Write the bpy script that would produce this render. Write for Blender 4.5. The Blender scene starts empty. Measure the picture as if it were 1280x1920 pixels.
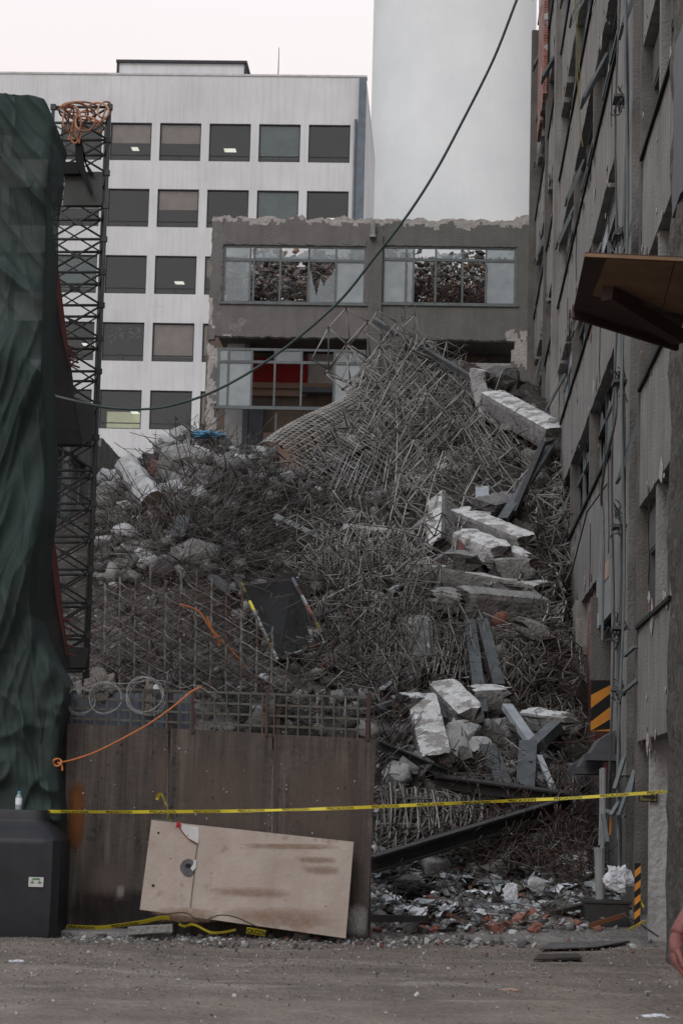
import bpy, math, random
import numpy as np
from mathutils import Vector, Matrix, noise as mn
random.seed(7); rng = np.random.default_rng(7)
scn = bpy.context.scene
COL = scn.collection
# ---------------------------------------------------------------- camera
F = 4200.0                                  # focal length in photo pixels (photo is 1280 x 1920)
EYE = 1.6
PITCH = math.atan(540/F); ROLL = 0.026
cd = bpy.data.cameras.new('camera'); cam = bpy.data.objects.new('camera', cd); COL.objects.link(cam)
cam.location = (0, 0, EYE)
RM = Matrix.Rotation(math.pi/2+PITCH, 3, 'X') @ Matrix.Rotation(ROLL, 3, 'Z')
cam.rotation_euler = RM.to_euler()
cd.sensor_fit = 'HORIZONTAL'; cd.sensor_width = 24; cd.lens = F*24/1280
cd.clip_start = 0.5; cd.clip_end = 3000
cd.dof.use_dof = True; cd.dof.focus_distance = 36; cd.dof.aperture_fstop = 6.3
scn.camera = cam
# ---------------------------------------------------------------- sky, sun, exposure
SUN_EL, SUN_AZ = math.radians(40), math.radians(200)
w = bpy.data.worlds.new('World'); scn.world = w; w.use_nodes = True
nt = w.node_tree; nt.nodes.clear()
out = nt.nodes.new('ShaderNodeOutputWorld'); bg = nt.nodes.new('ShaderNodeBackground')
sky = nt.nodes.new('ShaderNodeTexSky'); sky.sky_type = 'NISHITA'; sky.sun_disc = False
sky.sun_elevation = SUN_EL; sky.sun_rotation = SUN_AZ; sky.dust_density = 4; sky.air_density = 1
# an overcast deck over the sky: pale, a little pink at the horizon, brighter overhead
tc = nt.nodes.new('ShaderNodeTexCoord'); sx = nt.nodes.new('ShaderNodeSeparateXYZ')
nt.links.new(tc.outputs['Generated'], sx.inputs[0])
mr = nt.nodes.new('ShaderNodeValToRGB')
el = mr.color_ramp.elements
el[0].position = 0.0; el[0].color = (0.92, 0.785, 0.725, 1)
el[1].position = 1.0; el[1].color = (0.94, 1.02, 1.15, 1)
e = mr.color_ramp.elements.new(0.26); e.color = (0.89, 0.80, 0.76, 1); e = mr.color_ramp.elements.new(0.5); e.color = (0.90, 0.93, 1.0, 1)
nt.links.new(sx.outputs['Z'], mr.inputs[0])
cn = nt.nodes.new('ShaderNodeTexNoise'); cn.inputs['Scale'].default_value = 1.6; cn.inputs['Detail'].default_value = 4
nt.links.new(tc.outputs['Generated'], cn.inputs['Vector'])
cm = nt.nodes.new('ShaderNodeMapRange'); cm.inputs['To Min'].default_value = 9.2; cm.inputs['To Max'].default_value = 10.2
nt.links.new(cn.outputs['Fac'], cm.inputs['Value'])
vs = nt.nodes.new('ShaderNodeVectorMath'); vs.operation = 'SCALE'
nt.links.new(mr.outputs[0], vs.inputs[0]); nt.links.new(cm.outputs[0], vs.inputs['Scale'])
mx = nt.nodes.new('ShaderNodeMix'); mx.data_type = 'RGBA'; mx.inputs['Factor'].default_value = 0.92
nt.links.new(sky.outputs[0], mx.inputs[6]); nt.links.new(vs.outputs[0], mx.inputs[7])
nt.links.new(mx.outputs[2], bg.inputs['Color']); bg.inputs['Strength'].default_value = 0.1
nt.links.new(bg.outputs[0], out.inputs[0])
sd = bpy.data.lights.new('sun', 'SUN'); sun = bpy.data.objects.new('sun', sd); COL.objects.link(sun)
sd.energy = 0.8; sd.angle = math.radians(25); sd.color = (1.0, 0.97, 0.94)
sdir = Vector((math.sin(SUN_AZ)*math.cos(SUN_EL), math.cos(SUN_AZ)*math.cos(SUN_EL), math.sin(SUN_EL)))
sun.rotation_euler = sdir.to_track_quat('Z', 'Y').to_euler(); sun.location = (0, 0, 60)
scn.view_settings.view_transform = 'Standard'; scn.view_settings.look = 'None'
scn.view_settings.exposure = 0.25; scn.view_settings.gamma = 1; scn.view_settings.use_curve_mapping = False
scn.cycles.max_bounces = 6; scn.cycles.transparent_max_bounces = 12

# ---------------------------------------------------------------- pixel -> world helpers
RMn = np.array(RM)
def rays(px, py):
    px = np.asarray(px, float); py = np.asarray(py, float)
    d = np.stack([(px-640)/F, (960-py)/F, -np.ones_like(px)], -1) @ RMn.T
    return d/d[..., 1:2]                     # unit step in world Y
def P(px, py, d):
    r = rays(px, py); return Vector((r[0]*d, d, EYE+r[2]*d))
YAW = math.atan((845-640)/F)                 # the old building's grid is turned this much from the view
cy, sy = math.cos(YAW), math.sin(YAW)
def G(u, v, z): return Vector((u*cy+v*sy, -u*sy+v*cy, z))
def toG(p): return Vector((p[0]*cy-p[1]*sy, p[0]*sy+p[1]*cy, p[2]))
def onV(px, py, V):                          # pixel on the frontal plane v = V -> (u, z)
    r = toG(rays(px, py)); k = V/r.y; return r.x*k, EYE+r.z*k
def onU(px, py, U):                          # pixel on the receding plane u = U -> (v, z)
    r = toG(rays(px, py)); k = U/r.x; return r.y*k, EYE+r.z*k
U0 = toG(P(987, 1500, 66)).x                 # face of the right-hand building

# ---------------------------------------------------------------- materials
def srgb(r, g, b):
    f = lambda c: (c/255/12.92) if c/255 <= .04045 else ((c/255+.055)/1.055)**2.4
    return (f(r), f(g), f(b), 1)
def mat(name, c1, c2=None, scale=4, rough=.85, metal=0, bump=.3, bscale=None, spot=None, spotscale=3, spotamt=.45,
        streak=0, streakc=(.02, .02, .02, 1), grain=0, rnd=0, spec=.3, detail=6, coord='Object'):
    m = bpy.data.materials.new(name); m.use_nodes = True; t = m.node_tree; N = t.nodes; L = t.links
    b = N['Principled BSDF']; b.inputs['Roughness'].default_value = rough; b.inputs['Metallic'].default_value = metal
    b.inputs['Specular IOR Level'].default_value = spec
    c = N.new('ShaderNodeTexCoord'); co = c.outputs[coord]
    if c2 is None: c2 = tuple(x*.7 for x in c1[:3])+(1,)
    n = N.new('ShaderNodeTexNoise'); n.inputs['Scale'].default_value = scale; n.inputs['Detail'].default_value = detail
    n.inputs['Roughness'].default_value = .65
    L.new(co, n.inputs['Vector'])
    r = N.new('ShaderNodeMapRange'); r.inputs['From Min'].default_value = .33; r.inputs['From Max'].default_value = .67
    L.new(n.outputs['Fac'], r.inputs['Value'])
    x = N.new('ShaderNodeMix'); x.data_type = 'RGBA'; x.inputs[6].default_value = c1; x.inputs[7].default_value = c2
    L.new(r.outputs[0], x.inputs[0]); cur = x.outputs[2]
    if spot:
        s = N.new('ShaderNodeTexNoise'); s.inputs['Scale'].default_value = spotscale; s.inputs['Detail'].default_value = 8
        s.inputs['Roughness'].default_value = .7; L.new(co, s.inputs['Vector'])
        q = N.new('ShaderNodeMapRange'); q.inputs['From Min'].default_value = 1-spotamt-.0; q.inputs['From Max'].default_value = 1-spotamt+.05
        L.new(s.outputs['Fac'], q.inputs['Value'])
        y = N.new('ShaderNodeMix'); y.data_type = 'RGBA'; y.inputs[7].default_value = spot
        L.new(q.outputs[0], y.inputs[0]); L.new(cur, y.inputs[6]); cur = y.outputs[2]
    if streak:
        mp = N.new('ShaderNodeMapping'); mp.inputs['Scale'].default_value = (3.5, 3.5, .22); L.new(co, mp.inputs[0])
        s = N.new('ShaderNodeTexNoise'); s.inputs['Scale'].default_value = 1.6; s.inputs['Detail'].default_value = 7
        L.new(mp.outputs[0], s.inputs['Vector'])
        q = N.new('ShaderNodeMapRange'); q.inputs['From Min'].default_value = .45; q.inputs['From Max'].default_value = .75
        q.inputs['To Max'].default_value = streak; L.new(s.outputs['Fac'], q.inputs['Value'])
        y = N.new('ShaderNodeMix'); y.data_type = 'RGBA'; y.inputs[7].default_value = streakc
        L.new(q.outputs[0], y.inputs[0]); L.new(cur, y.inputs[6]); cur = y.outputs[2]
    if grain:
        mp = N.new('ShaderNodeMapping'); mp.inputs['Scale'].default_value = (26, 26, .9); L.new(co, mp.inputs[0])
        s = N.new('ShaderNodeTexNoise'); s.inputs['Scale'].default_value = 1.5; s.inputs['Detail'].default_value = 6; s.inputs['Distortion'].default_value = .6
        L.new(mp.outputs[0], s.inputs['Vector'])
        q = N.new('ShaderNodeMapRange'); q.inputs['From Min'].default_value = .35; q.inputs['From Max'].default_value = .65; q.inputs['To Min'].default_value = 1-grain; q.inputs['To Max'].default_value = 1+grain
        L.new(s.outputs['Fac'], q.inputs['Value']); v = N.new('ShaderNodeVectorMath'); v.operation = 'SCALE'
        L.new(cur, v.inputs[0]); L.new(q.outputs[0], v.inputs['Scale']); cur = v.outputs[0]
    if rnd:
        oi = N.new('ShaderNodeObjectInfo'); q = N.new('ShaderNodeMapRange'); q.inputs['To Min'].default_value = 1-rnd; q.inputs['To Max'].default_value = 1+rnd
        L.new(oi.outputs['Random'], q.inputs['Value']); v = N.new('ShaderNodeVectorMath'); v.operation = 'SCALE'
        L.new(cur, v.inputs[0]); L.new(q.outputs[0], v.inputs['Scale']); cur = v.outputs[0]
    L.new(cur, b.inputs['Base Color'])
    if bump:
        bn = N.new('ShaderNodeTexNoise'); bn.inputs['Scale'].default_value = bscale or scale*4; bn.inputs['Detail'].default_value = 5
        L.new(co, bn.inputs['Vector']); bp = N.new('ShaderNodeBump'); bp.inputs['Strength'].default_value = bump
        bp.inputs['Distance'].default_value = .05; L.new(bn.outputs['Fac'], bp.inputs['Height']); L.new(bp.outputs[0], b.inputs['Normal'])
    m.diffuse_color = c1
    return m
def glassmat(name, tint, opac, rough=.15):
    m = bpy.data.materials.new(name); m.use_nodes = True; t = m.node_tree; N = t.nodes; L = t.links
    N.clear(); o = N.new('ShaderNodeOutputMaterial'); tr = N.new('ShaderNodeBsdfTransparent'); tr.inputs[0].default_value = (.85, .9, .9, 1)
    df = N.new('ShaderNodeBsdfDiffuse'); df.inputs[0].default_value = tint
    gl = N.new('ShaderNodeBsdfGlossy'); gl.inputs['Roughness'].default_value = rough; gl.inputs[0].default_value = (.9, .95, 1, 1)
    fr = N.new('ShaderNodeFresnel'); fr.inputs[0].default_value = 1.5
    c = N.new('ShaderNodeTexCoord'); n = N.new('ShaderNodeTexNoise'); n.inputs['Scale'].default_value = 2.2; n.inputs['Detail'].default_value = 5
    L.new(c.outputs['Object'], n.inputs['Vector']); r = N.new('ShaderNodeMapRange'); r.inputs['To Min'].default_value = opac*.4; r.inputs['To Max'].default_value = min(1, opac*1.6)
    L.new(n.outputs['Fac'], r.inputs['Value'])
    a = N.new('ShaderNodeMixShader'); b = N.new('ShaderNodeMixShader')
    L.new(r.outputs[0], a.inputs[0]); L.new(tr.outputs[0], a.inputs[1]); L.new(df.outputs[0], a.inputs[2])
    L.new(fr.outputs[0], b.inputs[0]); L.new(a.outputs[0], b.inputs[1]); L.new(gl.outputs[0], b.inputs[2]); L.new(b.outputs[0], o.inputs[0])
    return m
def brickmat(name, c1, c2, mortar, patch=None):
    m = mat(name, c1, c2, 5, bump=.3); t = m.node_tree; N = t.nodes; L = t.links
    b = N['Principled BSDF']; c = N.new('ShaderNodeTexCoord'); mp = N.new('ShaderNodeMapping')
    mp.inputs['Rotation'].default_value = (math.radians(90), 0, 0)
    sp = N.new('ShaderNodeSeparateXYZ'); cb = N.new('ShaderNodeCombineXYZ'); ad = N.new('ShaderNodeMath')
    L.new(c.outputs['Object'], sp.inputs[0]); L.new(sp.outputs[0], ad.inputs[0]); L.new(sp.outputs[1], ad.inputs[1])
    L.new(ad.outputs[0], cb.inputs[0]); L.new(sp.outputs[2], cb.inputs[1])
    k = N.new('ShaderNodeTexBrick'); k.inputs['Scale'].default_value = 4.2; k.inputs['Color1'].default_value = c1; k.inputs['Color2'].default_value = c2
    k.inputs['Mortar'].default_value = mortar; k.inputs['Mortar Size'].default_value = .03; k.inputs['Row Height'].default_value = .3; k.inputs['Brick Width'].default_value = .9
    L.new(cb.outputs[0], k.inputs['Vector']); cur = k.outputs[0]
    if patch:
        s = N.new('ShaderNodeTexNoise'); s.inputs['Scale'].default_value = 1.7; s.inputs['Detail'].default_value = 8; L.new(c.outputs['Object'], s.inputs['Vector'])
        q = N.new('ShaderNodeMapRange'); q.inputs['From Min'].default_value = .57; q.inputs['From Max'].default_value = .59; L.new(s.outputs['Fac'], q.inputs['Value'])
        y = N.new('ShaderNodeMix'); y.data_type = 'RGBA'; y.inputs[7].default_value = patch
        L.new(q.outputs[0], y.inputs[0]); L.new(cur, y.inputs[6]); cur = y.outputs[2]
    L.new(cur, b.inputs['Base Color']); return m
def emis(name, c, s):
    m = bpy.data.materials.new(name); m.use_nodes = True; b = m.node_tree.nodes['Principled BSDF']
    b.inputs['Base Color'].default_value = c; b.inputs['Emission Color'].default_value = c; b.inputs['Emission Strength'].default_value = s
    return m
M = {}
M['ground'] = None
M['white_wall'] = mat('white_wall', (.57, .585, .60, 1), (.48, .49, .505, 1), .35, bump=.05, streak=.35, streakc=(.33, .335, .34, 1), spot=(.48, .49, .5, 1), spotscale=.5, spotamt=.36)
M['white_trim'] = mat('white_trim', (.52, .52, .52, 1), None, 2, bump=.05)
M['tower'] = mat('tower', (.63, .66, .67, 1), (.57, .60, .615, 1), .3, bump=.03, streak=.06, streakc=(.42, .43, .45, 1))
M['dark_trim'] = mat('dark_trim', (.05, .05, .055, 1), None, 3, bump=.05)
M['blue_pipe'] = mat('blue_pipe', (.14, .17, .20, 1), (.10, .12, .14, 1), 2, bump=.05)
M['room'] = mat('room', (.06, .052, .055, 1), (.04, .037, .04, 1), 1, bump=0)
M['room_light'] = mat('room_light', (.30, .27, .2, 1), (.25, .22, .18, 1), 1, bump=0)
M['blind'] = mat('blind', (.80, .56, .51, 1), (.72, .50, .46, 1), 1.5, bump=0)
M['pale_blind'] = mat('pale_blind', (.34, .38, .39, 1), (.28, .31, .32, 1), 1.5, bump=0)
M['office_glass'] = glassmat('office_glass', (.06, .06, .065, 1), .12, .05)
M['dusty_glass'] = glassmat('dusty_glass', (.30, .34, .36, 1), .45, .2)
M['frost_glass'] = glassmat('frost_glass', (.36, .40, .42, 1), .85, .3)
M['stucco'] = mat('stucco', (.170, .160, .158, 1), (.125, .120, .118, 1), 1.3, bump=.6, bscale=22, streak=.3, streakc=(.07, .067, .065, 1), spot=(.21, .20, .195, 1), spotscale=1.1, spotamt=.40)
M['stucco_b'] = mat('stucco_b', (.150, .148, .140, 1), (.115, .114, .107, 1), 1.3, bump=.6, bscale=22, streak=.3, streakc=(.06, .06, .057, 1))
M['broken'] = mat('broken', (.42, .40, .38, 1), (.26, .24, .23, 1), 5, bump=.8, bscale=14)
M['wing'] = mat('wing', (.245, .24, .23, 1), (.17, .166, .158, 1), .9, bump=.55, bscale=30, streak=.7, streakc=(.085, .08, .074, 1), spot=(.27, .268, .262, 1), spotscale=2.6, spotamt=.36)
M['wing_dark'] = mat('wing_dark', (.135, .128, .12, 1), (.085, .08, .075, 1), 1.6, bump=.5, bscale=30, streak=.5, streakc=(.045, .042, .04, 1))
M['rough_pier'] = mat('rough_pier', (.085, .078, .07, 1), (.045, .042, .04, 1), 3.5, bump=1.6, bscale=9, spot=(.13, .115, .10, 1), spotscale=5, spotamt=.42)
M['plaster'] = mat('plaster', (.36, .355, .36, 1), (.28, .275, .28, 1), 1.5, bump=1, bscale=12, streak=.3, streakc=(.13, .13, .13, 1))
M['steel_frame'] = mat('steel_frame', (.14, .16, .165, 1), (.09, .10, .105, 1), 3, rough=.6, bump=.1)
M['steel_frame_dark'] = mat('steel_frame_dark', (.075, .08, .083, 1), (.05, .05, .052, 1), 3, rough=.6, bump=.1)
M['black'] = mat('black', (.012, .012, .012, 1), None, 3, bump=0)
M['louvre'] = mat('louvre', (.22, .22, .22, 1), None, 3, bump=0)
M['brick'] = brickmat('brick', (.26, .085, .06, 1), (.16, .055, .042, 1), (.24, .22, .20, 1), (.33, .31, .30, 1))
M['brick_raw'] = mat('brick_raw', (.235, .095, .07, 1), (.16, .075, .058, 1), 5, bump=.6, rnd=.3)
M['red_panel'] = mat('red_panel', (.30, .022, .025, 1), (.25, .02, .022, 1), 2, bump=.02, spot=(.42, .36, .35, 1), spotscale=1.3, spotamt=.36)
M['tan_wall'] = mat('tan_wall', (.16, .125, .10, 1), (.11, .09, .075, 1), 1.5, bump=.1, streak=.4, streakc=(.05, .04, .035, 1))
M['peach_wall'] = mat('peach_wall', (.36, .25, .20, 1), (.30, .2, .16, 1), 1.5, bump=.1)
M['blue_grey'] = mat('blue_grey', (.13, .15, .18, 1), (.09, .1, .12, 1), 1.5, bump=.05)
M['soil'] = mat('soil', (.064, .054, .047, 1), (.017, .0145, .013, 1), 1.3, bump=1.5, bscale=9, spot=(.15, .135, .125, 1), spotscale=4, spotamt=.42)
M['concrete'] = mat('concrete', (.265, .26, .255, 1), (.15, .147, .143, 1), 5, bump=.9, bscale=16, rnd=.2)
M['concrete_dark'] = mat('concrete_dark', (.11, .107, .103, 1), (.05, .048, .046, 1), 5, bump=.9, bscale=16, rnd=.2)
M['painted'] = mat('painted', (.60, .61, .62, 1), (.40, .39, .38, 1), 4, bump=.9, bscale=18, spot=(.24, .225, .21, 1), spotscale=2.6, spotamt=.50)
M['white_chip'] = mat('white_chip', (.44, .45, .46, 1), (.27, .27, .27, 1), 6, bump=.5)
M['rebar'] = mat('rebar', (.055, .042, .037, 1), (.025, .020, .018, 1), 4, bump=0, rough=.8)
M['rebar_grey'] = mat('rebar_grey', (.13, .125, .12, 1), (.07, .066, .063, 1), 2, bump=0, rough=.7)
M['rebar_rust'] = mat('rebar_rust', (.085, .046, .036, 1), (.05, .03, .025, 1), 3, bump=0, rough=.8)
M['rod'] = mat('rod', (.255, .245, .23, 1), (.085, .080, .074, 1), 1.2, bump=0, rough=.65)
M['rod_light'] = mat('rod_light', (.40, .39, .37, 1), (.22, .21, .195, 1), 1.5, bump=0, rough=.6)
M['rod_brown'] = mat('rod_brown', (.15, .138, .126, 1), (.07, .062, .056, 1), 1.5, bump=0, rough=.8)
M['beam_steel'] = mat('beam_steel', (.070, .077, .081, 1), (.04, .043, .045, 1), 2.5, rough=.55, metal=.2, bump=.2, streak=.3, streakc=(.16, .17, .175, 1), spot=(.12, .08, .06, 1), spotscale=5, spotamt=.36)
M['beam_black'] = mat('beam_black', (.030, .028, .027, 1), (.018, .017, .017, 1), 2.5, rough=.6, bump=.2)
M['zinc'] = mat('zinc', (.34, .37, .39, 1), (.22, .24, .255, 1), 3, rough=.5, bump=.2)
M['oxide'] = mat('oxide', (.11, .032, .028, 1), (.07, .022, .02, 1), 3, rough=.6, bump=.2)
M['tower_steel'] = mat('tower_steel', (.060, .064, .062, 1), (.035, .037, .036, 1), 3, rough=.6, bump=.1)
M['orange'] = mat('orange', (.50, .17, .055, 1), (.38, .13, .05, 1), 5, rough=.7, bump=.1)
M['tan_hose'] = mat('tan_hose', (.42, .20, .115, 1), (.3, .15, .09, 1), 5, rough=.7, bump=.1)
M['cable'] = mat('cable', (.045, .075, .068, 1), (.03, .05, .045, 1), 5, rough=.5, bump=.05)
M['dull_yellow'] = mat('dull_yellow', (.16, .14, .04, 1), None, 3, bump=0)
M['yellow'] = mat('yellow', (.60, .50, .035, 1), (.50, .42, .03, 1), 3, rough=.5, bump=0)
M['ink'] = mat('ink', (.02, .02, .015, 1), None, 3, bump=0)
M['hazard_orange'] = mat('hazard_orange', (.55, .22, .03, 1), (.4, .16, .03, 1), 5, bump=.05)
M['tank'] = mat('tank', (.018, .018, .022, 1), (.013, .013, .016, 1), 3, rough=.5, bump=.05, bscale=6, streak=.25, streakc=(.04, .04, .045, 1))
M['pvc'] = mat('pvc', (.27, .28, .275, 1), (.17, .18, .18, 1), 3, rough=.6, bump=.05)
M['bag'] = mat('bag', (.62, .64, .68, 1), (.45, .46, .5, 1), 4, rough=.45, bump=.4)
M['rag'] = mat('rag', (.20, .18, .17, 1), (.13, .12, .11, 1), 5, bump=.5)
M['wire'] = mat('wire', (.42, .43, .43, 1), (.25, .25, .25, 1), 3, rough=.5, metal=.4, bump=0)
M['blue'] = mat('blue', (.10, .26, .40, 1), (.08, .2, .3, 1), 4, bump=.3)
M['corr'] = mat('corr', (.070, .072, .080, 1), (.05, .05, .055, 1), 2, rough=.6, bump=.1)
M['dust'] = mat('dust', (.20, .185, .175, 1), (.11, .10, .094, 1), 2.2, bump=1.2, bscale=16, spot=(.28, .27, .26, 1), spotscale=6, spotamt=.42)
M['olive_sign'] = mat('olive_sign', (.16, .15, .07, 1), None, 4, bump=0)
# ---------------------------------------------------------------- mesh builder
def frame_of(d, up=Vector((0, 0, 1))):
    d = d.normalized(); s = d.cross(up)
    if s.length < 1e-4: s = d.cross(Vector((1, 0, 0)))
    s.normalize(); return d, s, s.cross(d).normalized()
class MB:
    def __init__(s): s.v = []; s.f = []; s.m = []
    def add(s, vs, fs, m=0):
        k = len(s.v); s.v += [Vector(x) for x in vs]
        for f in fs: s.f.append([k+i for i in f]); s.m.append(m)
    BF = [(0, 3, 2, 1), (4, 5, 6, 7), (0, 1, 5, 4), (1, 2, 6, 5), (2, 3, 7, 6), (3, 0, 4, 7)]
    def box(s, x0, x1, y0, y1, z0, z1, m=0):
        s.add([(x0, y0, z0), (x1, y0, z0), (x1, y1, z0), (x0, y1, z0), (x0, y0, z1), (x1, y0, z1), (x1, y1, z1), (x0, y1, z1)], MB.BF, m)
    def bar(s, p, q, w, h, roll=0, m=0, taper=1):
        p = Vector(p); q = Vector(q); d, a, b = frame_of(q-p)
        if roll:
            R = Matrix.Rotation(roll, 3, d); a = R@a; b = R@b
        vs = [p-a*w/2-b*h/2, p+a*w/2-b*h/2, p+a*w/2+b*h/2, p-a*w/2+b*h/2]
        w *= taper; h *= taper
        vs += [q-a*w/2-b*h/2, q+a*w/2-b*h/2, q+a*w/2+b*h/2, q-a*w/2+b*h/2]
        s.add(vs, MB.BF, m)
    def tube(s, pts, r, n=6, m=0, r2=None):
        pts = [Vector(p) for p in pts]; ring = []; k = len(s.v); up = Vector((.13, .2, 1))
        for i, p in enumerate(pts):
            d = (pts[min(i+1, len(pts)-1)]-pts[max(i-1, 0)])
            if d.length < 1e-6: d = Vector((0, 0, 1))
            d, a, b = frame_of(d, up)
            rr = r if r2 is None else r+(r2-r)*i/(len(pts)-1)
            for j in range(n):
                t = 2*math.pi*j/n; s.v.append(p+a*math.cos(t)*rr+b*math.sin(t)*rr)
        for i in range(len(pts)-1):
            for j in range(n):
                s.f.append([k+i*n+j, k+i*n+(j+1) % n, k+(i+1)*n+(j+1) % n, k+(i+1)*n+j]); s.m.append(m)
        s.f.append([k+j for j in range(n)][::-1]); s.m.append(m)
        e = k+(len(pts)-1)*n; s.f.append([e+j for j in range(n)]); s.m.append(m)
    def plate(s, pts, th, nrm, m=0):         # flat polygon pts given thickness th along -nrm
        pts = [Vector(p) for p in pts]; n = len(pts); o = Vector(nrm).normalized()*th
        s.add(pts+[p-o for p in pts], [list(range(n)), list(range(2*n-1, n-1, -1))]+[(i, i+n, (i+1) % n+n, (i+1) % n) for i in range(n)], m)
    def rock(s, c, sx, sy, sz, m=0, R=None):
        R = R or Matrix.Rotation(random.random()*6.3, 3, Vector((random.random()-.5, random.random()-.5, random.random()-.5+.01)).normalized())
        k = len(s.v); j = lambda: random.uniform(.6, 1.15)
        for q in MB.IV: s.v.append(Vector(c)+R@Vector((q[0]*sx*j(), q[1]*sy*j(), q[2]*sz*j())))
        for f in MB.IF: s.f.append([k+i for i in f]); s.m.append(m)
    def build(s, name, mats, parent=None, space='W', smooth=False, bevel=0, origin=None):
        """space 'W': vertices are world; 'G': the building grid; 'L': already local to the parent"""
        me = bpy.data.meshes.new(name); v = s.v
        if space == 'G': v = [G(*p) for p in v]
        if space == 'L': off = Vector((0, 0, 0)); vv = v
        elif parent is not None:
            Mi = parent_inv(parent); vv = [Mi@p for p in v]
        else:
            xs = [p.x for p in v]; ys = [p.y for p in v]
            o = Vector(origin) if origin else Vector(((min(xs)+max(xs))/2, (min(ys)+max(ys))/2, min(p.z for p in v)))
            vv = [p-o for p in v]
        me.from_pydata([tuple(p) for p in vv], [], s.f)
        if not isinstance(mats, (list, tuple)): mats = [mats]
        for m in mats: me.materials.append(m)
        if len(mats) > 1: me.polygons.foreach_set('material_index', s.m)
        if smooth: me.polygons.foreach_set('use_smooth', [True]*len(me.polygons))
        me.update(); o_ = bpy.data.objects.new(name, me); COL.objects.link(o_)
        if parent is not None: o_.parent = parent
        elif space != 'L': o_.location = o
        if bevel:
            b = o_.modifiers.new('bevel', 'BEVEL'); b.width = bevel; b.segments = 2; b.limit_method = 'ANGLE'
        return o_
t_ = (1+5**.5)/2
MB.IV = [Vector(q).normalized() for q in [(-1, t_, 0), (1, t_, 0), (-1, -t_, 0), (1, -t_, 0), (0, -1, t_), (0, 1, t_), (0, -1, -t_), (0, 1, -t_), (t_, 0, -1), (t_, 0, 1), (-t_, 0, -1), (-t_, 0, 1)]]
MB.IF = [(0, 11, 5), (0, 5, 1), (0, 1, 7), (0, 7, 10), (0, 10, 11), (1, 5, 9), (5, 11, 4), (11, 10, 2), (10, 7, 6), (7, 1, 8), (3, 9, 4), (3, 4, 2), (3, 2, 6), (3, 6, 8), (3, 8, 9), (4, 9, 5), (2, 4, 11), (6, 2, 10), (8, 6, 7), (9, 8, 1)]
PM = {}
def parent_inv(p): return PM[p.name]
def tag(o, label=None, cat=None, group=None, kind=None):
    if label: o['label'] = label
    if cat: o['category'] = cat; o['kind'] = 'thing'
    if group: o['group'] = group
    if kind: o['kind'] = kind
    return o
def thing(name, label, cat, loc, rz=0, group=None):
    o = bpy.data.objects.new(name, None); COL.objects.link(o); o.location = loc; o.rotation_euler = (0, 0, rz); o.empty_display_size = .3
    PM[o.name] = (Matrix.Translation(Vector(loc)) @ Matrix.Rotation(rz, 4, 'Z')).inverted()
    return tag(o, label, cat, group)
def under(o, parent):                        # make o (top-level, unrotated) a child and remember its frame
    PM[o.name] = Matrix.Translation(-o.location); return o
def sub(o):                                  # allow children under a part (parts sit at their parent's origin)
    PM[o.name] = PM[o.parent.name]; return o
def gridwall(s, xs, zs, y, th, solid, axis='x', m=0, edge_m=None, jit=0.0, mface=None, snap=None, jin=0.0):
    """a wall sheet with openings; xs, zs break lists; front at y, thickness th to +y; axis 'x' -> (x,y,z), 'y' -> (y,x,z)"""
    nx, nz = len(xs)-1, len(zs)-1; sol = [[solid((xs[i]+xs[i+1])/2, (zs[k]+zs[k+1])/2) for k in range(nz)] for i in range(nx)]
    ok = lambda i, k: 0 <= i < nx and 0 <= k < nz and sol[i][k]
    idx = {}; rr = random.Random(3)
    def V(i, k, b):
        key = (i, k, b)
        if key not in idx:
            dx = dz = 0
            if jit or jin:
                h = random.Random(i*7919+k*104729); n4 = ok(i-1, k-1)+ok(i, k-1)+ok(i-1, k)+ok(i, k)
                if n4 == 4 and jin: dx = h.uniform(-jin, jin); dz = h.uniform(-jin, jin)
                if n4 < 4:
                    dx = h.uniform(-jit, jit); dz = h.uniform(-jit, jit)
                    if snap: sx_, sz_ = snap(xs[i], zs[k]); dx = dx*.4+sx_-xs[i]; dz = dz*.4+sz_-zs[k]
            p = (xs[i]+dx, y+(th if b else 0), zs[k]+dz)
            if axis == 'y': p = (p[1], p[0], p[2])
            idx[key] = len(s.v); s.v.append(Vector(p))
        return idx[key]
    em = m if edge_m is None else edge_m
    for i in range(nx):
        for k in range(nz):
            if not sol[i][k]: continue
            fm = mface((xs[i]+xs[i+1])/2, (zs[k]+zs[k+1])/2) if mface else m
            s.f.append([V(i, k, 0), V(i+1, k, 0), V(i+1, k+1, 0), V(i, k+1, 0)]); s.m.append(fm)
            s.f.append([V(i, k, 1), V(i, k+1, 1), V(i+1, k+1, 1), V(i+1, k, 1)]); s.m.append(em)
            for (a, b, c, d, ni, nk) in ((i, k, i+1, k, i, k-1), (i+1, k, i+1, k+1, i+1, k), (i+1, k+1, i, k+1, i, k+1), (i, k+1, i, k, i-1, k)):
                if not ok(ni, nk): s.f.append([V(a, b, 0), V(a, b, 1), V(c, d, 1), V(c, d, 0)]); s.m.append(em)
def brk(*a):                                 # merged sorted break list
    return sorted(set(round(x, 4) for x in a))
def lin(a, b, n): return [a+(b-a)*i/n for i in range(n+1)]
def fastmesh(name, V, Q, mi, mats):
    me = bpy.data.meshes.new(name); V = np.asarray(V, np.float32); Q = np.asarray(Q, np.int32)
    me.vertices.add(len(V)); me.vertices.foreach_set('co', V.ravel())
    me.loops.add(Q.size); me.loops.foreach_set('vertex_index', Q.ravel())
    me.polygons.add(len(Q)); me.polygons.foreach_set('loop_start', np.arange(0, Q.size, Q.shape[1], dtype=np.int32))
    for m in mats: me.materials.append(m)
    me.polygons.foreach_set('material_index', np.asarray(mi, np.int32)); me.update(calc_edges=True)
    return me
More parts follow.
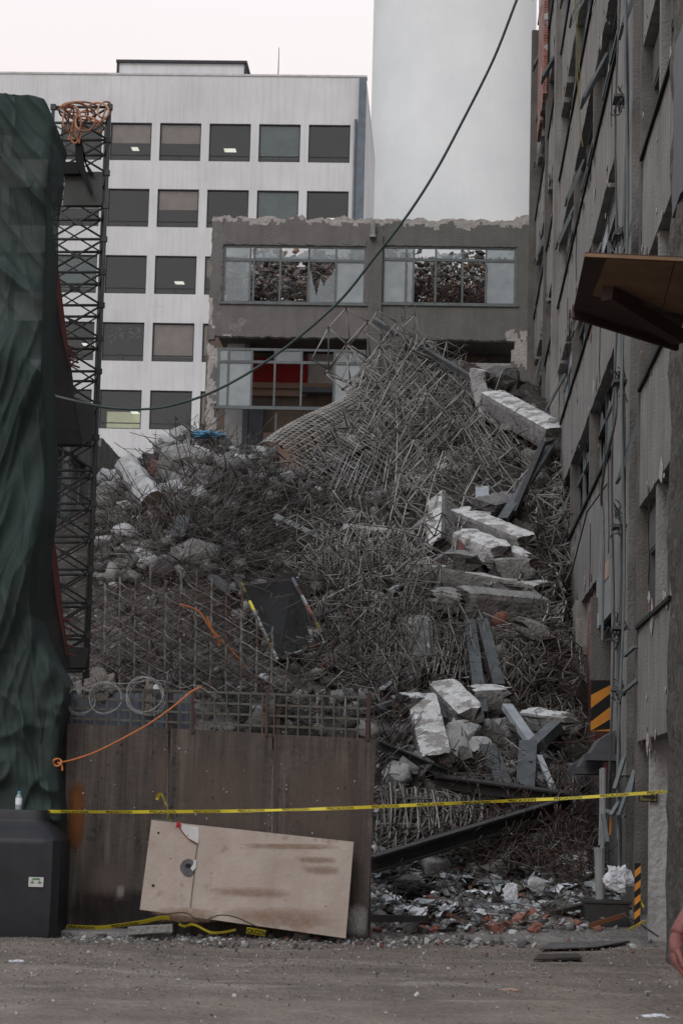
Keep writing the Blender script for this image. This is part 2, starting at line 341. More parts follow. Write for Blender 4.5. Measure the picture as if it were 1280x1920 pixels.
def rodmesh(name, A, B, R, mi, mats, flat=1.0):
    """four-sided bars from A to B, half-width R; mi material per bar"""
    A = np.asarray(A, float); B = np.asarray(B, float); R = np.asarray(R, float)[:, None]; n = len(A)
    d = B-A; L = np.linalg.norm(d, axis=1, keepdims=True)+1e-9; d /= L
    up = np.tile([.11, .17, 1.0], (n, 1)); up[np.abs(d[:, 2]) > .95] = [1, .1, 0]
    s = np.cross(d, up); s /= np.linalg.norm(s, axis=1, keepdims=True); t = np.cross(s, d)
    V = np.stack([A-s*R-t*R*flat, A+s*R-t*R*flat, A+s*R+t*R*flat, A-s*R+t*R*flat, B-s*R-t*R*flat, B+s*R-t*R*flat, B+s*R+t*R*flat, B-s*R+t*R*flat], 1).reshape(-1, 3)
    q = np.array([(0, 3, 2, 1), (4, 5, 6, 7), (0, 1, 5, 4), (1, 2, 6, 5), (2, 3, 7, 6), (3, 0, 4, 7)])
    Q = (q[None]+np.arange(n)[:, None, None]*8).reshape(-1, 4)
    return fastmesh(name, V, Q, np.repeat(mi, 6), mats)
def obj_from(name, me, parent=None):
    o = bpy.data.objects.new(name, me); COL.objects.link(o)
    if parent: o.parent = parent
    return o
def catmull(pts, n=8):
    pts = [Vector(p) for p in pts]; q = [pts[0]*2-pts[1]]+pts+[pts[-1]*2-pts[-2]]; r = []
    for i in range(1, len(q)-2):
        a, b, c, d = q[i-1:i+3]
        for k in range(n):
            t = k/n; r.append(.5*((2*b)+(c-a)*t+(2*a-5*b+4*c-d)*t*t+(3*b-a-3*c+d)*t**3))
    return r+[pts[-1]]

# ---------------------------------------------------------------- rubble terrain
CP = [  # photo x, y, distance: the visible surface of the heap
 (700,1700,28.5),(900,1700,28.5),(1090,1700,28.5),(300,1600,27.2),(500,1600,27.2),(700,1640,30.5),(900,1620,32),(1080,1600,32),
 (720,1560,32),(900,1500,34),(1060,1480,34.5),(740,1420,34.5),(900,1400,36.5),(1050,1400,36.5),(620,1330,34),(760,1300,37),(900,1270,39),(1050,1280,39),
 (620,1220,38.5),(760,1180,40),(900,1130,42),(1050,1150,41),(650,1080,44),(780,1020,46),(900,1000,45),(1045,1000,44),(650,950,50.5),(780,900,52),(900,860,51.5),(1030,870,49),
 (560,900,53),(650,820,56),(780,780,57),(900,760,55),(1010,800,53),(700,690,59.5),(780,670,60),(870,720,58.5),(960,730,58),
 (250,1330,30.5),(400,1330,31),(500,1320,32),(250,1230,34),(400,1230,36),(500,1200,43),(560,1140,45.5),(460,1110,42.5),(530,1090,45),(300,1120,38),(200,1120,38),
 (540,1040,43),(420,1020,41),(300,1020,40.5),(200,1000,41.5),(500,930,45),(400,920,43.5),(300,930,44),(215,930,46),(480,850,48.5),(400,830,47.5),(320,855,47),(250,900,48)]
pts = [P(*c) for c in CP]
XY = [(p.x, p.y, p.z) for p in pts]
for c, z in (((300,54),5),((420,55),6.5),((500,58),7.5),((200,53),4.5),((600,63),8.5),((700,66),9),((850,66),9.5),((1000,66),9.5)):
    q = P(c[0], 1000, c[1]); XY.append((q.x, q.y, z))
for x in (-6, -3, 0, 3, 5): XY.append((x, 26.0, -.15))
for v, z in ((29.5, .3), (32, .8), (34, 1.3), (36.5, 2.0), (39, 2.6), (41.5, 3.6), (44, 5.2), (47, 7.2)):
    g_ = G(U0-.1, v, z); XY.append(tuple(g_)); g_ = G(U0+1.5, v, z*.7); XY.append(tuple(g_))
XY += [(-12, 40, 2), (-12, 55, 3), (-12, 30, 0), (8, 40, 5), (8, 55, 10), (8, 30, .5), (-8, 67, 5), (6, 68, 8)]
XY = np.array(XY)
def tpsk(r2): return np.where(r2 > 1e-9, .5*r2*np.log(r2+1e-12), 0)
d2 = ((XY[:, None, :2]-XY[None, :, :2])**2).sum(-1); n = len(XY)
A = np.zeros((n+3, n+3)); A[:n, :n] = tpsk(d2)+np.eye(n)*.6; A[:n, n] = 1; A[:n, n+1:] = XY[:, :2]; A[n, :n] = 1; A[n+1:, :n] = XY[:, :2].T
W = np.linalg.solve(A, np.concatenate([XY[:, 2], [0, 0, 0]]))
TX0, TX1, TY0, TY1, TS = -11.0, 7.0, 26.3, 68.0, .14
gx = np.arange(TX0, TX1, TS); gy = np.arange(TY0, TY1, TS); GXX, GYY = np.meshgrid(gx, gy, indexing='ij')
Z = np.zeros_like(GXX)
for i in range(n): Z += W[i]*tpsk((GXX-XY[i, 0])**2+(GYY-XY[i, 1])**2)
Z += W[n]+W[n+1]*GXX+W[n+2]*GYY
rise = np.clip((GYY-28.5)/8, 0, 1)
NZ = np.array([[mn.fractal(Vector((x*.9, y*.9, 3.3)), .8, 2.2, 5)+.5*abs(mn.noise(Vector((x*3, y*3, 8)))) for y in gy] for x in gx])
Z += NZ*(.06+.34*rise)
Z = np.clip(Z, -.3, 16)
# the strip behind the grey frontage (v > 64.5) is kept low so the lower storey stays open
def hz(x, y):
    i = np.clip((np.asarray(x)-TX0)/TS, 0, len(gx)-1.001); j = np.clip((np.asarray(y)-TY0)/TS, 0, len(gy)-1.001)
    a = i.astype(int); b = j.astype(int); fi = i-a; fj = j-b
    return Z[a, b]*(1-fi)*(1-fj)+Z[a+1, b]*fi*(1-fj)+Z[a, b+1]*(1-fi)*fj+Z[a+1, b+1]*fi*fj
def hit(px, py, lift=0.0):
    """first point of the heap along many photo rays; NaN where a ray misses"""
    px = np.atleast_1d(px).astype(float); py = np.atleast_1d(py).astype(float); r = rays(px, py); d = np.full(len(px), np.nan)
    for s in np.arange(26.4, 67, .12):
        x, y, z = r[:, 0]*s, s, EYE+r[:, 2]*s
        m = np.isnan(d) & (z < hz(x, np.full(len(px), y))); d[m] = s
    return np.stack([r[:, 0]*d, d, EYE+r[:, 2]*d+lift], 1)
def H(px, py, lift=0.0, dflt=50):            # one point on the heap
    p = hit([px], [py])[0]
    if np.isnan(p[0]): return P(px, py, dflt)
    return Vector(p)+Vector((0, 0, lift))
def D(px, py, dflt=50):
    return H(px, py, 0, dflt).y
nx, ny = Z.shape; idx = np.arange(nx*ny).reshape(nx, ny)
Vt = np.stack([GXX, GYY, Z], -1).reshape(-1, 3)
Q = np.stack([idx[:-1, :-1], idx[1:, :-1], idx[1:, 1:], idx[:-1, 1:]], -1).reshape(-1, 4)
qy = Vt[Q[:, 0], 1]+.9*np.array([mn.noise(Vector((a*.8, b*.8, 1))) for a, b in Vt[Q[:, 0], :2]])
me = fastmesh('rubble_mound', Vt, Q, (qy < 31.2).astype(int), [M['soil'], M['dust']]); tag(obj_from('rubble_mound', me), kind='structure')

# ---------------------------------------------------------------- ground
gm = mat('ground', srgb(128, 117, 108), srgb(93, 85, 78), .8, bump=1.2, bscale=14, detail=12)
t = gm.node_tree; N = t.nodes; L = t.links; b = N['Principled BSDF']; cur = b.inputs['Base Color'].links[0].from_socket
c = N.new('ShaderNodeTexCoord')
def gl_layer(cur, scale, lo, hi, col, amt, stretch=(1, 1, 1)):
    mp = N.new('ShaderNodeMapping'); mp.inputs['Scale'].default_value = stretch; L.new(c.outputs['Object'], mp.inputs[0])
    s = N.new('ShaderNodeTexNoise'); s.inputs['Scale'].default_value = scale; s.inputs['Detail'].default_value = 8; s.inputs['Roughness'].default_value = .7
    L.new(mp.outputs[0], s.inputs['Vector']); q = N.new('ShaderNodeMapRange'); q.inputs['From Min'].default_value = lo; q.inputs['From Max'].default_value = hi
    q.inputs['To Max'].default_value = amt; L.new(s.outputs['Fac'], q.inputs['Value']); y = N.new('ShaderNodeMix'); y.data_type = 'RGBA'; y.inputs[7].default_value = col
    L.new(q.outputs[0], y.inputs[0]); L.new(cur, y.inputs[6]); return y.outputs[2]
cur = gl_layer(cur, .5, .52, .66, srgb(76, 69, 65), .7, (.6, 1.0, 1)); cur = gl_layer(cur, .9, .56, .62, srgb(156, 150, 144), .45, (.5, 1.2, 1))
cur = gl_layer(cur, 1.3, .58, .66, srgb(84, 76, 71), .6, (.5, 1.6, 1)); cur = gl_layer(cur, 6, .58, .66, srgb(72, 63, 58), .6); cur = gl_layer(cur, 22, .60, .64, srgb(60, 54, 51), .6); cur = gl_layer(cur, 3, .56, .64, srgb(112, 98, 90), .5); cur = gl_layer(cur, 14, .62, .68, srgb(170, 162, 154), .7)
L.new(cur, b.inputs['Base Color'])
mb = MB(); xs = sorted(set(lin(-600, -8, 8)+lin(-8, 8, 90)+lin(8, 600, 8))); ys = sorted(set(lin(-60, 10, 6)+lin(10, 32, 130)+lin(32, 1500, 8)))
for y in ys:
    for x in xs:
        z = 0
        if abs(x) <= 8 and 10 <= y <= 32:
            z = .03*mn.fractal(Vector((x*.5, y*.9, 0)), .8, 2, 5)*min(1, (32-y)/2, (y-10)/2, (8-abs(x))/2)
        mb.v.append(Vector((x, y, z)))
nX = len(xs)
for j in range(len(ys)-1):
    for i in range(nX-1): mb.f.append([j*nX+i, j*nX+i+1, (j+1)*nX+i+1, (j+1)*nX+i]); mb.m.append(0)
tag(mb.build('ground', gm, origin=(0, 0, 0), smooth=True), kind='structure')

# ---------------------------------------------------------------- white office building, far behind
VB = 108.0
ub0, ub1 = onV(578, 268, VB)[0], onV(656, 268, VB)[0]; ua = onV(299, 264, VB)[0]
pit = (ub0-ua)/3; ww = ub1-ub0
zt = onV(336, 230, VB)[1]; zb = onV(336, 301, VB)[1]; z5 = onV(317, 605, VB)[1]; st = (zt-z5)/3; wh = zt-zb
ue = onV(683, 300, VB)[0]; zr = onV(340, 141, VB)[1]; ul = ub0-9*pit-1.0
base = G((ul+ue)/2, VB, 0)
ob = thing('office_building', 'white concrete office block with square dark windows behind the collapse', 'building', base, -YAW)
cols = [ub0-k*pit for k in range(10)]; rows = [zt-k*st for k in range(9)]
bx = [ul, ue]+[c for c in cols]+[c+ww for c in cols]; bz = [0, zr]+[r for r in rows]+[r-wh for r in rows]+[zt+.75]
def sol(x, z): return not (any(c < x < c+ww for c in cols) and any(r-wh < z < r for r in rows))
mb = MB(); gridwall(mb, brk(*bx), brk(*bz), VB, .35, sol)
mb.box(ul, ue, VB+.36, VB+14, zr-.4, zr-.05); mb.box(ul, ul+.3, VB+.36, VB+14, 0, zr-.45); mb.box(ue-.3, ue, VB+.36, VB+14, 0, zr-.45); mb.box(ul+.31, ue-.31, VB+13.7, VB+14, 0, zr-.45)
mb.build('wall', M['white_wall'], ob, 'G')
mb = MB()
for r in rows: mb.box(ul+.32, ue-.32, VB+.4, VB+13.6, r-wh-.75, r-wh-.55)
mb.box(ul+.32, ue-.32, VB+6, VB+6.1, 0, zr-.5)
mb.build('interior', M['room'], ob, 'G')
rnd = random.Random(5); M['room_glow'] = emis('room_glow', (.42, .39, .26, 1), .9)  # room wall emits by itself, in place of lamplight falling on it
style = {(3, 0): 'half', (2, 0): 'half', (4, 0): 'half', (1, 0): 'pale', (2, 0): 'lit', (3, 0): 'half', (1, 1): 'pale', (3, 3): 'blind', (4, 4): 'lit', (0, 1): 'lit', (4, 3): 'notes', (3, 2): 'lit', (2, 1): 'dark', (4, 1): 'dark', (0, 0): 'dark'}
for ci, c in enumerate(cols):
    for ri, r in enumerate(rows):
        if ci > 6 and ri > 5: continue
        mb = MB(); f = .06; y0, y1 = VB+.12, VB+.2
        mb.box(c, c+ww, y0, y1, r-f, r); mb.box(c, c+ww, y0, y1, r-wh, r-wh+f); mb.box(c, c+f, y0, y1, r-wh+f, r-f); mb.box(c+ww-f, c+ww, y0, y1, r-wh+f, r-f)
        mb.box(c+f, c+ww-f, y0, y1, r-wh*.84-.02, r-wh*.84+.02); 
        if (ci+ri) % 2: mb.box(c+ww*.5-.02, c+ww*.5+.02, y0, y1, r-wh+f, r-wh*.84-.02)
        wn = mb.build('window', M['dark_trim'], ob, 'G'); sub(wn)
        mb = MB(); mb.box(c+f, c+ww-f, y0+.03, y0+.045, r-wh+f, r-f); mb.build('pane', M['office_glass'], wn, 'G')
        s = style.get((ci, ri)) or rnd.choice(['dark', 'dark', 'half', 'blind', 'pale', 'dark', 'dark', 'dark', 'lit'])
        y2 = VB+.26
        if s in ('half', 'blind', 'pale'):
            h = {'half': .5, 'blind': .84, 'pale': .86}[s]; mb = MB(); mb.box(c+.07, c+ww-.07, y2, y2+.02, r-wh*h-rnd.uniform(0, .08), r-.05)
            mb.build('blind', M['pale_blind' if s == 'pale' else 'blind'], wn, 'G')
        if s == 'lit' or (ci, ri) == (4, 0):
            mb = MB(); uu = c+ww*rnd.uniform(.15, .55); dl = rnd.uniform(0, 1.2); mb.box(uu, uu+rnd.uniform(.25, .6), VB+2.2+dl, VB+2.8+dl, r-.12-.45, r-.10-.45)
            mb.build('ceiling_lamp', emis('lamp_glow', (1, .93, .8, 1), 1.1), wn, 'G')
        if s == 'notes':
            mb = MB()
            for q in range(34):
                uu = c+.15+rnd.random()*(ww-.4); zz = r-.25-rnd.random()*.8; mb.box(uu, uu+.07, y0+.046, y0+.05, zz, zz+.06)
            tag(mb.build('paper_notes', M['pale_blind'], wn, 'G'), kind='stuff')
        if s == 'lit' and (ci, ri) == (4, 4):
            mb = MB(); mb.box(c-.2, c+ww*.72, VB+3.8, VB+3.9, r-wh-.4, r-.45); mb.build('glowing_wall', M['room_glow'], wn, 'G')
# roof edge, penthouse, pipe, ledge
mb = MB(); mb.box(ul-.03, ue+.03, VB-.05, VB+.5, zr+.002, zr+.10); mb.build('parapet_cap', M['white_trim'], ob, 'G')
pa, zp = onV(224, 113, VB+1.5); pb, _ = onV(458, 116, VB+1.5)
mb = MB(); mb.box(pa, pb, VB+1.5, VB+8, zr-.1, zp-.12); ph = mb.build('roof_room', M['white_wall'], ob, 'G'); sub(ph)
mb = MB(); mb.box(pa-.15, pb+.15, VB+1.35, VB+8.1, zp-.118, zp+.02); mb.box(pa-.12, pa-.01, VB+1.42, VB+1.6, zr, zp-.12); mb.box(pb+.01, pb+.12, VB+1.42, VB+1.6, zr, zp-.12); mb.build('roof_edge', M['dark_trim'], ph, 'G')
u1 = onV(669, 300, VB)[0]
mb = MB(); mb.box(u1+.02, ue+.02, VB-.22, VB-.01, 0, zr-.08); mb.tube([(u1-.1, VB-.12, 0), (u1-.1, VB-.12, zr-2.2)], .07, 8); mb.build('drainpipe', M['blue_pipe'], ob, 'G')
ua_, za_ = onV(523, 88, VB+1)
mb = MB(); mb.tube([(ua_, VB+1, zr-.4), (ua_, VB+1, za_)], .035, 6, r2=.015); mb.build('antenna', M['dark_trim'], ob, 'G')
zl = onV(240, 864, VB)[1]
mb = MB(); mb.box(ul, ue-.4, VB-.3, VB-.002, zl-.15, zl+.1); mb.build('ledge', M['dark_trim'], ob, 'G')

# ---------------------------------------------------------------- windowless tower behind
VT = 126.0; a0 = onV(688, 300, VT)[0]; a1 = onV(1006, 300, VT)[0]
tw = thing('concrete_tower', 'tall windowless pale concrete tower with rounded corners behind the roofless frontage', 'tower', G((a0+a1)/2, VT+4, 0), -YAW)
mb = MB(); R = 4.2; ring = []; D2 = 9.0
for (cx, cy_, a) in ((a0+R, VT+R, 180), (a1-R, VT+R, 270), (a1-R, VT+D2, 0), (a0+R, VT+D2, 90)):
    for k in range(13): th = math.radians(a+90*k/12); ring.append((cx+R*math.cos(th), cy_+R*math.sin(th)))
n = len(ring); zs = lin(0, 58, 20)
for z in zs:
    for x, y in ring: mb.v.append(Vector((x, y, z)))
for k in range(len(zs)-1):
    for i in range(n): mb.f.append([k*n+i, k*n+(i+1) % n, (k+1)*n+(i+1) % n, (k+1)*n+i]); mb.m.append(0)
mb.f.append([20*n+i for i in range(n)]); mb.m.append(0)
mb.build('shaft', M['tower'], tw, 'G', smooth=True)

# ---------------------------------------------------------------- roofless grey frontage
VG = 66.0
q = lambda px, py: onV(px, py, VG)
gl, gr = q(391, 560)[0], U0+.0
top = q(700, 408)[1]
w1 = (q(418, 500)[0], q(686, 500)[0], q(550, 568)[1], q(550, 459)[1])
w2 = (q(716, 500)[0], q(968, 500)[0], q(840, 570)[1], q(840, 461)[1])
low = q(560, 632)[1]                        # head of the storey below
o1 = (q(408, 740)[0], q(692, 740)[0]); o2 = (q(752, 660)[0], q(950, 660)[0])
gb = thing('grey_frontage', 'grey stuccoed roofless frontage with two wide windows above the heap', 'building ruin', G((gl+gr)/2, VG, 0), -YAW)
nz = lambda x, z, k=1.0: mn.fractal(Vector((x*k, z*k, 5)), .7, 2, 4)
def sol(x, z):
    if z > top-.02+.10*nz(x, 0, 2.2)+(.12 if x > gr-.6 else 0): return False
    if w1[0] < x < w1[1] and w1[2] < z < w1[3]: return False
    if w2[0] < x < w2[1] and w2[2] < z < w2[3]: return False
    if x < gl+.07*nz(0, z, 2.5)+.03: return False
    if z < low+.03*nz(x, 0, 3):
        if o1[0]+.12*nz(0, z, 1.5)-(.35 if z > low-.4 else 0)*max(0, nz(x*3, z*3)+.4) < x < o1[1]+.05*nz(1, z, 2): return False
        if o2[0] < x < o2[1]+.12*nz(3, z, 2)+.15: return False
    if z < 4: return x < o1[0] or o1[1] < x < o1[1]+.5 or x > o2[1]
    return True
def snap(x, z):
    e = top-.02+.10*nz(x, 0, 2.2)+(.12 if x > gr-.6 else 0)+.03*nz(x, 7, 9)
    if abs(z-e) < .1: z = e
    e = gl+.07*nz(0, z, 2.5)+.03
    if abs(x-e) < .1: x = e
    e = low+.03*nz(x, 0, 3)
    if abs(z-e) < .09: z = e
    return x, z
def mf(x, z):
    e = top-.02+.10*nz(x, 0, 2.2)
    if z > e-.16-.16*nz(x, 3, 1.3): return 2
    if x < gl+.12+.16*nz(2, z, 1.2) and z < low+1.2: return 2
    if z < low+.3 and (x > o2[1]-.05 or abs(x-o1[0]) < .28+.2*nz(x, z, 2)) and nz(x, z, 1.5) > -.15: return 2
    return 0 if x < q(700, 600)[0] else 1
mb = MB(); st_ = .085
xs = brk(*([gl-.3+i*st_ for i in range(int((gr-gl+.3)/st_)+1)]+[gr, w1[0], w1[1], w2[0], w2[1], o1[0], o1[1], o2[0], o2[1]]))
zs = brk(*([1+i*.25 for i in range(20)]+[6+i*st_ for i in range(int((top+.4-6)/st_)+2)]+[w1[2], w1[3], w2[2], w2[3]]))
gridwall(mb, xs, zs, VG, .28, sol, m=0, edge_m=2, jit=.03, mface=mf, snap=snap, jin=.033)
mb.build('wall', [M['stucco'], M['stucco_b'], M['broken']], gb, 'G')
# column strip between the bays, spout, cracks
pc0, pc1 = q(689, 600)[0], q(714, 600)[0]
mb = MB(); mb.box(pc0, pc1, VG-.09, VG-.003, 3, top-.55, 0); mb.box(q(697, 500)[0], q(700, 500)[0], VG-.10, VG-.091, 9, q(700, 440)[1])
mb.build('pilaster', M['stucco_b'], gb, 'G')
sa = q(695, 443); sb = q(699, 417)
mb = MB(); mb.box(sa[0], sa[0]+.13, VG-.26, VG-.1, sa[1], sb[1]); mb.box(sa[0]-.03, sa[0]+.16, VG-.3, VG-.1, sa[1]-.08, sa[1]-.002); mb.build('rain_spout', M['concrete'], gb, 'G')
def win(parent, x0, x1, z0, z1, tr, vbars, ops, yv=VG+.06):
    """steel window: transom height tr, vertical bars, one pane material key (or None) per bay: list for top and for bottom row"""
    f = .07; mb = MB(); y0, y1 = yv, yv+.07
    mb.box(x0, x1, y0, y1, z1-f, z1); mb.box(x0, x1, y0-.02, y1, z0, z0+f*.8); mb.box(x0, x0+f, y0, y1, z0+f, z1-f); mb.box(x1-f, x1, y0, y1, z0+f, z1-f)
    mb.box(x0+f, x1-f, y0-.002, y1, tr-f*.6, tr+f*.6)
    for b in vbars: mb.box(x0+(x1-x0)*b-.03, x0+(x1-x0)*b+.03, y0+.003, y1-.002, z0+f, z1-f)
    mb.box(x0-.08, x1+.08, y0-.12, y0-.021, z0-.06, z0-.002)
    wn = mb.build('window', M['steel_frame'], parent, 'G'); sub(wn)
    bs = [0]+list(vbars)+[1]
    for row, (a, b) in enumerate(((tr+.04, z1-f), (z0+f, tr-.04))):
        for i in range(len(bs)-1):
            k = ops[row][i]
            if not k: continue
            xa, xb = x0+(x1-x0)*bs[i]+.035, x0+(x1-x0)*bs[i+1]-.035; m2 = MB(); y = y0+.03
            if k[0] == 'b':                 # broken: shards left in the frame
                h = random.Random(int(xa*100)+row); poly = [(xa, y, a), (xb, y, a)]; n = 7
                poly += [(xb-(xb-xa)*j/n, y, a+(b-a)*(.12+.55*h.random() if 0 < j < n else .85)) for j in range(n+1)]
                m2.plate(poly, .008, (0, -1, 0)); m2.build('pane', M['dusty_glass'], wn, 'G')
            else:
                m2.box(xa, xb, y, y+.008, a, b); m2.build('pane', M[{'d': 'dusty_glass', 'f': 'frost_glass'}[k[0]]], wn, 'G')
    return wn
win(gb, *w1, w1[2]+(w1[3]-w1[2])*.745, (.19, .215, .40, .60, .79), (['d', None, 'd', 'b', 'd', 'd'], ['d', None, None, None, 'b', 'f']))
win(gb, *w2, w2[2]+(w2[3]-w2[2])*.77, (.18, .235, .40, .60, .775), (['d', 'd', None, 'b', None, 'd'], ['f', 'f', None, None, None, 'f']))
wl = (q(406, 740)[0], q(684, 740)[0], q(550, 767)[1], q(550, 655)[1])
win(gb, *wl, wl[2]+(wl[3]-wl[2])*.77, (.075, .235, .39, .57, .79), (['f', 'd', None, 'd', None, 'd'], ['f', 'f', None, None, None, 'f']), yv=VG-.12)
mb = MB()
for px in (408, 518, 571, 640): mb = MB(); mb.bar(G(q(px, 770)[0], VG-.1, q(px, 768)[1]), G(q(px, 770)[0], VG-.1, q(px, 862)[1]), .05, .05); mb.build('mullion', M['steel_frame'], gb)
# rooms of the storey below, seen through the gap
y2 = VG+2.6
def pan(name, m, x0, x1, ya, yb, y=y2, th=.1):
    mb = MB(); a = onV(x0, (ya+yb)/2, y)[0]; b = onV(x1, (ya+yb)/2, y)[0]; z1 = onV((x0+x1)/2, ya, y)[1]; z0 = onV((x0+x1)/2, yb, y)[1]
    mb.box(a, b, y, y+th, z0, z1); return mb.build(name, M[m], gb, 'G')
pan('red_panel', 'red_panel', 466, 577, 671, 718, y2-.25)
pan('white_fascia', 'white_trim', 577, 700, 664, 724, y2-.2)
pan('plaster_strip', 'peach_wall', 455, 700, 718, 728, y2-.3)
pan('back_wall', 'tan_wall', 380, 700, 618, 1100, y2)
pan('peach_band', 'peach_wall', 470, 575, 722, 742, y2-.15)
pan('duct', 'blue_grey', 560, 680, 726, 735, y2-.6, .4)
pan('dark_door', 'blue_grey', 466, 492, 762, 880, y2-.12)
pan('peach_base', 'peach_wall', 492, 620, 812, 880, y2-.14)
pan('white_column', 'white_trim', 422, 455, 628, 900, VG+1.2, .5)
pan('grey_column', 'blue_grey', 455, 465, 620, 900, VG+1.1, .5)
pan('dark_wall', 'tan_wall', 740, 925, 618, 900, y2)
pan('grey_door', 'wing_dark', 925, 960, 600, 900, y2-.1)
pan('parapet', 'plaster', 800, 960, 680, 700, VG+.5, .2)
mb = MB(); z = low+.02; mb.box(gl+.3, gr-.2, VG+.3, VG+2.55, z, z+.3); mb.box(gl+.3, gr-.2, VG+.6, VG+.8, 3.5, z-.001) if 0 else None
mb.build('floor_slab', M['concrete_dark'], gb, 'G')
# rubble and lattice behind the upper windows
uh = MB(); h = random.Random(4)
for k in range(5200):
    u = h.uniform(gl+.4, gr-.3); v = VG+1.2+h.random()*2.6; mxz = w1[2]+.1+(v-VG-1.0)*.85+.45*nz(u, v)
    z = mxz+h.uniform(-.75, .1); s = .025*(6**(h.random()**2)); uh.rock((u, v, z), s*1.7, s, s*.6, h.choice([0, 0, 1, 1, 2, 2, 3]))
tag(uh.build('rubble', [M['concrete'], M['tan_wall'], M['concrete_dark'], M['peach_wall']], None, 'G'), 'heap of broken brick and concrete seen through the upper windows of the grey frontage', 'rubble', kind='stuff')
mb = MB(); zt0 = low+.33
for u, v, a in [(gl+.3+i*.62, VG+4.4, 0) for i in range(14)]: mb.box(u, u+.1, v, v+.1, zt0, top-.8)
for i in range(9): z = w1[2]+.2*i; mb.box(gl+.3, gr-.3, VG+4.5, VG+4.53, z, z+.05)
uw0 = gl+.3
for i in range(95):
    for dz in (0, .34): u = uw0+i*.094; za = w1[3]-.38+dz; mb.bar((u, VG+4.1, za), (u+.047, VG+4.1, za+.3), .022, .022); mb.bar((u+.047, VG+4.1, za+.3), (u+.094, VG+4.1, za), .022, .022)
for dz in (0, .34, .68): mb.box(uw0, gr-.3, VG+4.08, VG+4.12, w1[3]-.4+dz, w1[3]-.37+dz)
tag(mb.build('lattice_screen', M['rod_brown'], None, 'G'), 'fine brown lattice framework standing behind the upper windows of the grey frontage', 'lattice')
mb = MB()
for k in range(130):
    u = h.uniform(w1[0]+1.1, w2[1]-.6) if k % 2 else h.uniform(w2[0]+.8, w2[1]-.8); z = w1[2]+h.random()*.3; a = h.uniform(-.6, .6); pts_ = [(u, VG+1.1, z)]
    for j in range(5): a += h.uniform(-.7, .7); u += math.sin(a)*.22; z += .2*abs(math.cos(a)); pts_.append((u, VG+1.1+h.uniform(-.1, .1), min(z, w1[3]-.1)))
    mb.tube(pts_, .013, 4, m=h.choice([0, 0, 1]))
tag(mb.build('bent_rebar', [M['rebar_rust'], M['rebar']], None, 'G'), 'rusty bent reinforcing bars standing up behind the upper windows of the grey frontage', 'reinforcing bars', kind='stuff')

# ---------------------------------------------------------------- right-hand wing (receding wall)
def wv(px, py): return onU(px, py, U0)
rw = thing('damaged_wing', 'long grey stuccoed wing with broken windows running back along the right side', 'building', G(U0, 26, 0), -YAW)
S0, ST = 3.86, 3.04                         # sill heights and storey height
WH = 1.53
vA = wv(1262, 900)[0]; vB_ = wv(1199, 900)[0]; vC = wv(1183, 900)[0]; vD = wv(1152, 900)[0]; vE = wv(1041, 900)[0]; vF = VG-.2
NS = 8
def spandrel(v0, v1, zl, zh, m='wing', name='spandrel', u=U0, rough=0, seed=0):
    h = random.Random(seed); mb = MB(); n = max(2, int((v1-v0)/.35))
    xs = lin(v0, v1, n); zs = lin(zl, zh, 5)
    def so(a, b):
        if not rough: return True
        e = min(a-v0, v1-a, b-zl, zh-b)
        return e > .28*rough*max(0, mn.noise(Vector((a*1.3, b*1.3, seed)))+.25)
    gridwall(mb, xs, zs, u, .3, so, axis='y', m=0, edge_m=0, jit=.02 if rough else 0)
    mb.v = [Vector((p.x-.0+.012*mn.noise(p*1.5), p.y, p.z)) for p in mb.v]
    if name == 'spandrel':
        m2 = MB(); m2.box(u-.045, u-.002, v0+.02, v1-.02, zh-.035, zh+.012); m2.build('sill', M['black'], rw, 'G')
    return mb.build(name, M[m], rw, 'G')
for k in range(NS):
    zl = S0+k*ST-(ST-WH)+ (0 if k else 0); zh = S0+k*ST
    if k == 0: zl = 2.42
    spandrel(vA+.02, vB_, zl, zh, seed=k)
    if k == 0: continue
    spandrel(vD+.02, vE-.3, zl if k > 1 else 5.28, zh, seed=20+k, rough=1 if k % 2 else .4)
    spandrel(vE+.35, vF, zl, zh, seed=40+k, rough=1.6)
# piers
def pier(v0, v1, z0, z1, out=.12, m='wing', name='pier', dp=.5):
    mb = MB(); nz_ = int((z1-z0)/.5)+1; zs = lin(z0, z1, nz_)
    gridwall(mb, [v0, (v0+v1)/2, v1], zs, U0-out, dp, lambda a, b: True, axis='y', jit=.03)
    return mb.build(name, M[m], rw, 'G')
pier(vC, vD, 2.0, 27, .03, 'wing'); pier(vE-.28, vE+.33, 1.0, 27, .14, 'wing'); pier(vB_+.02, vB_+.25, 0, 27, .02, 'wing_dark')
pier(vF, vF+.4, 1, 25, .2, 'wing_dark'); pier(vE+6.4, vE+6.8, 1.0, 26, .08, 'wing_dark')
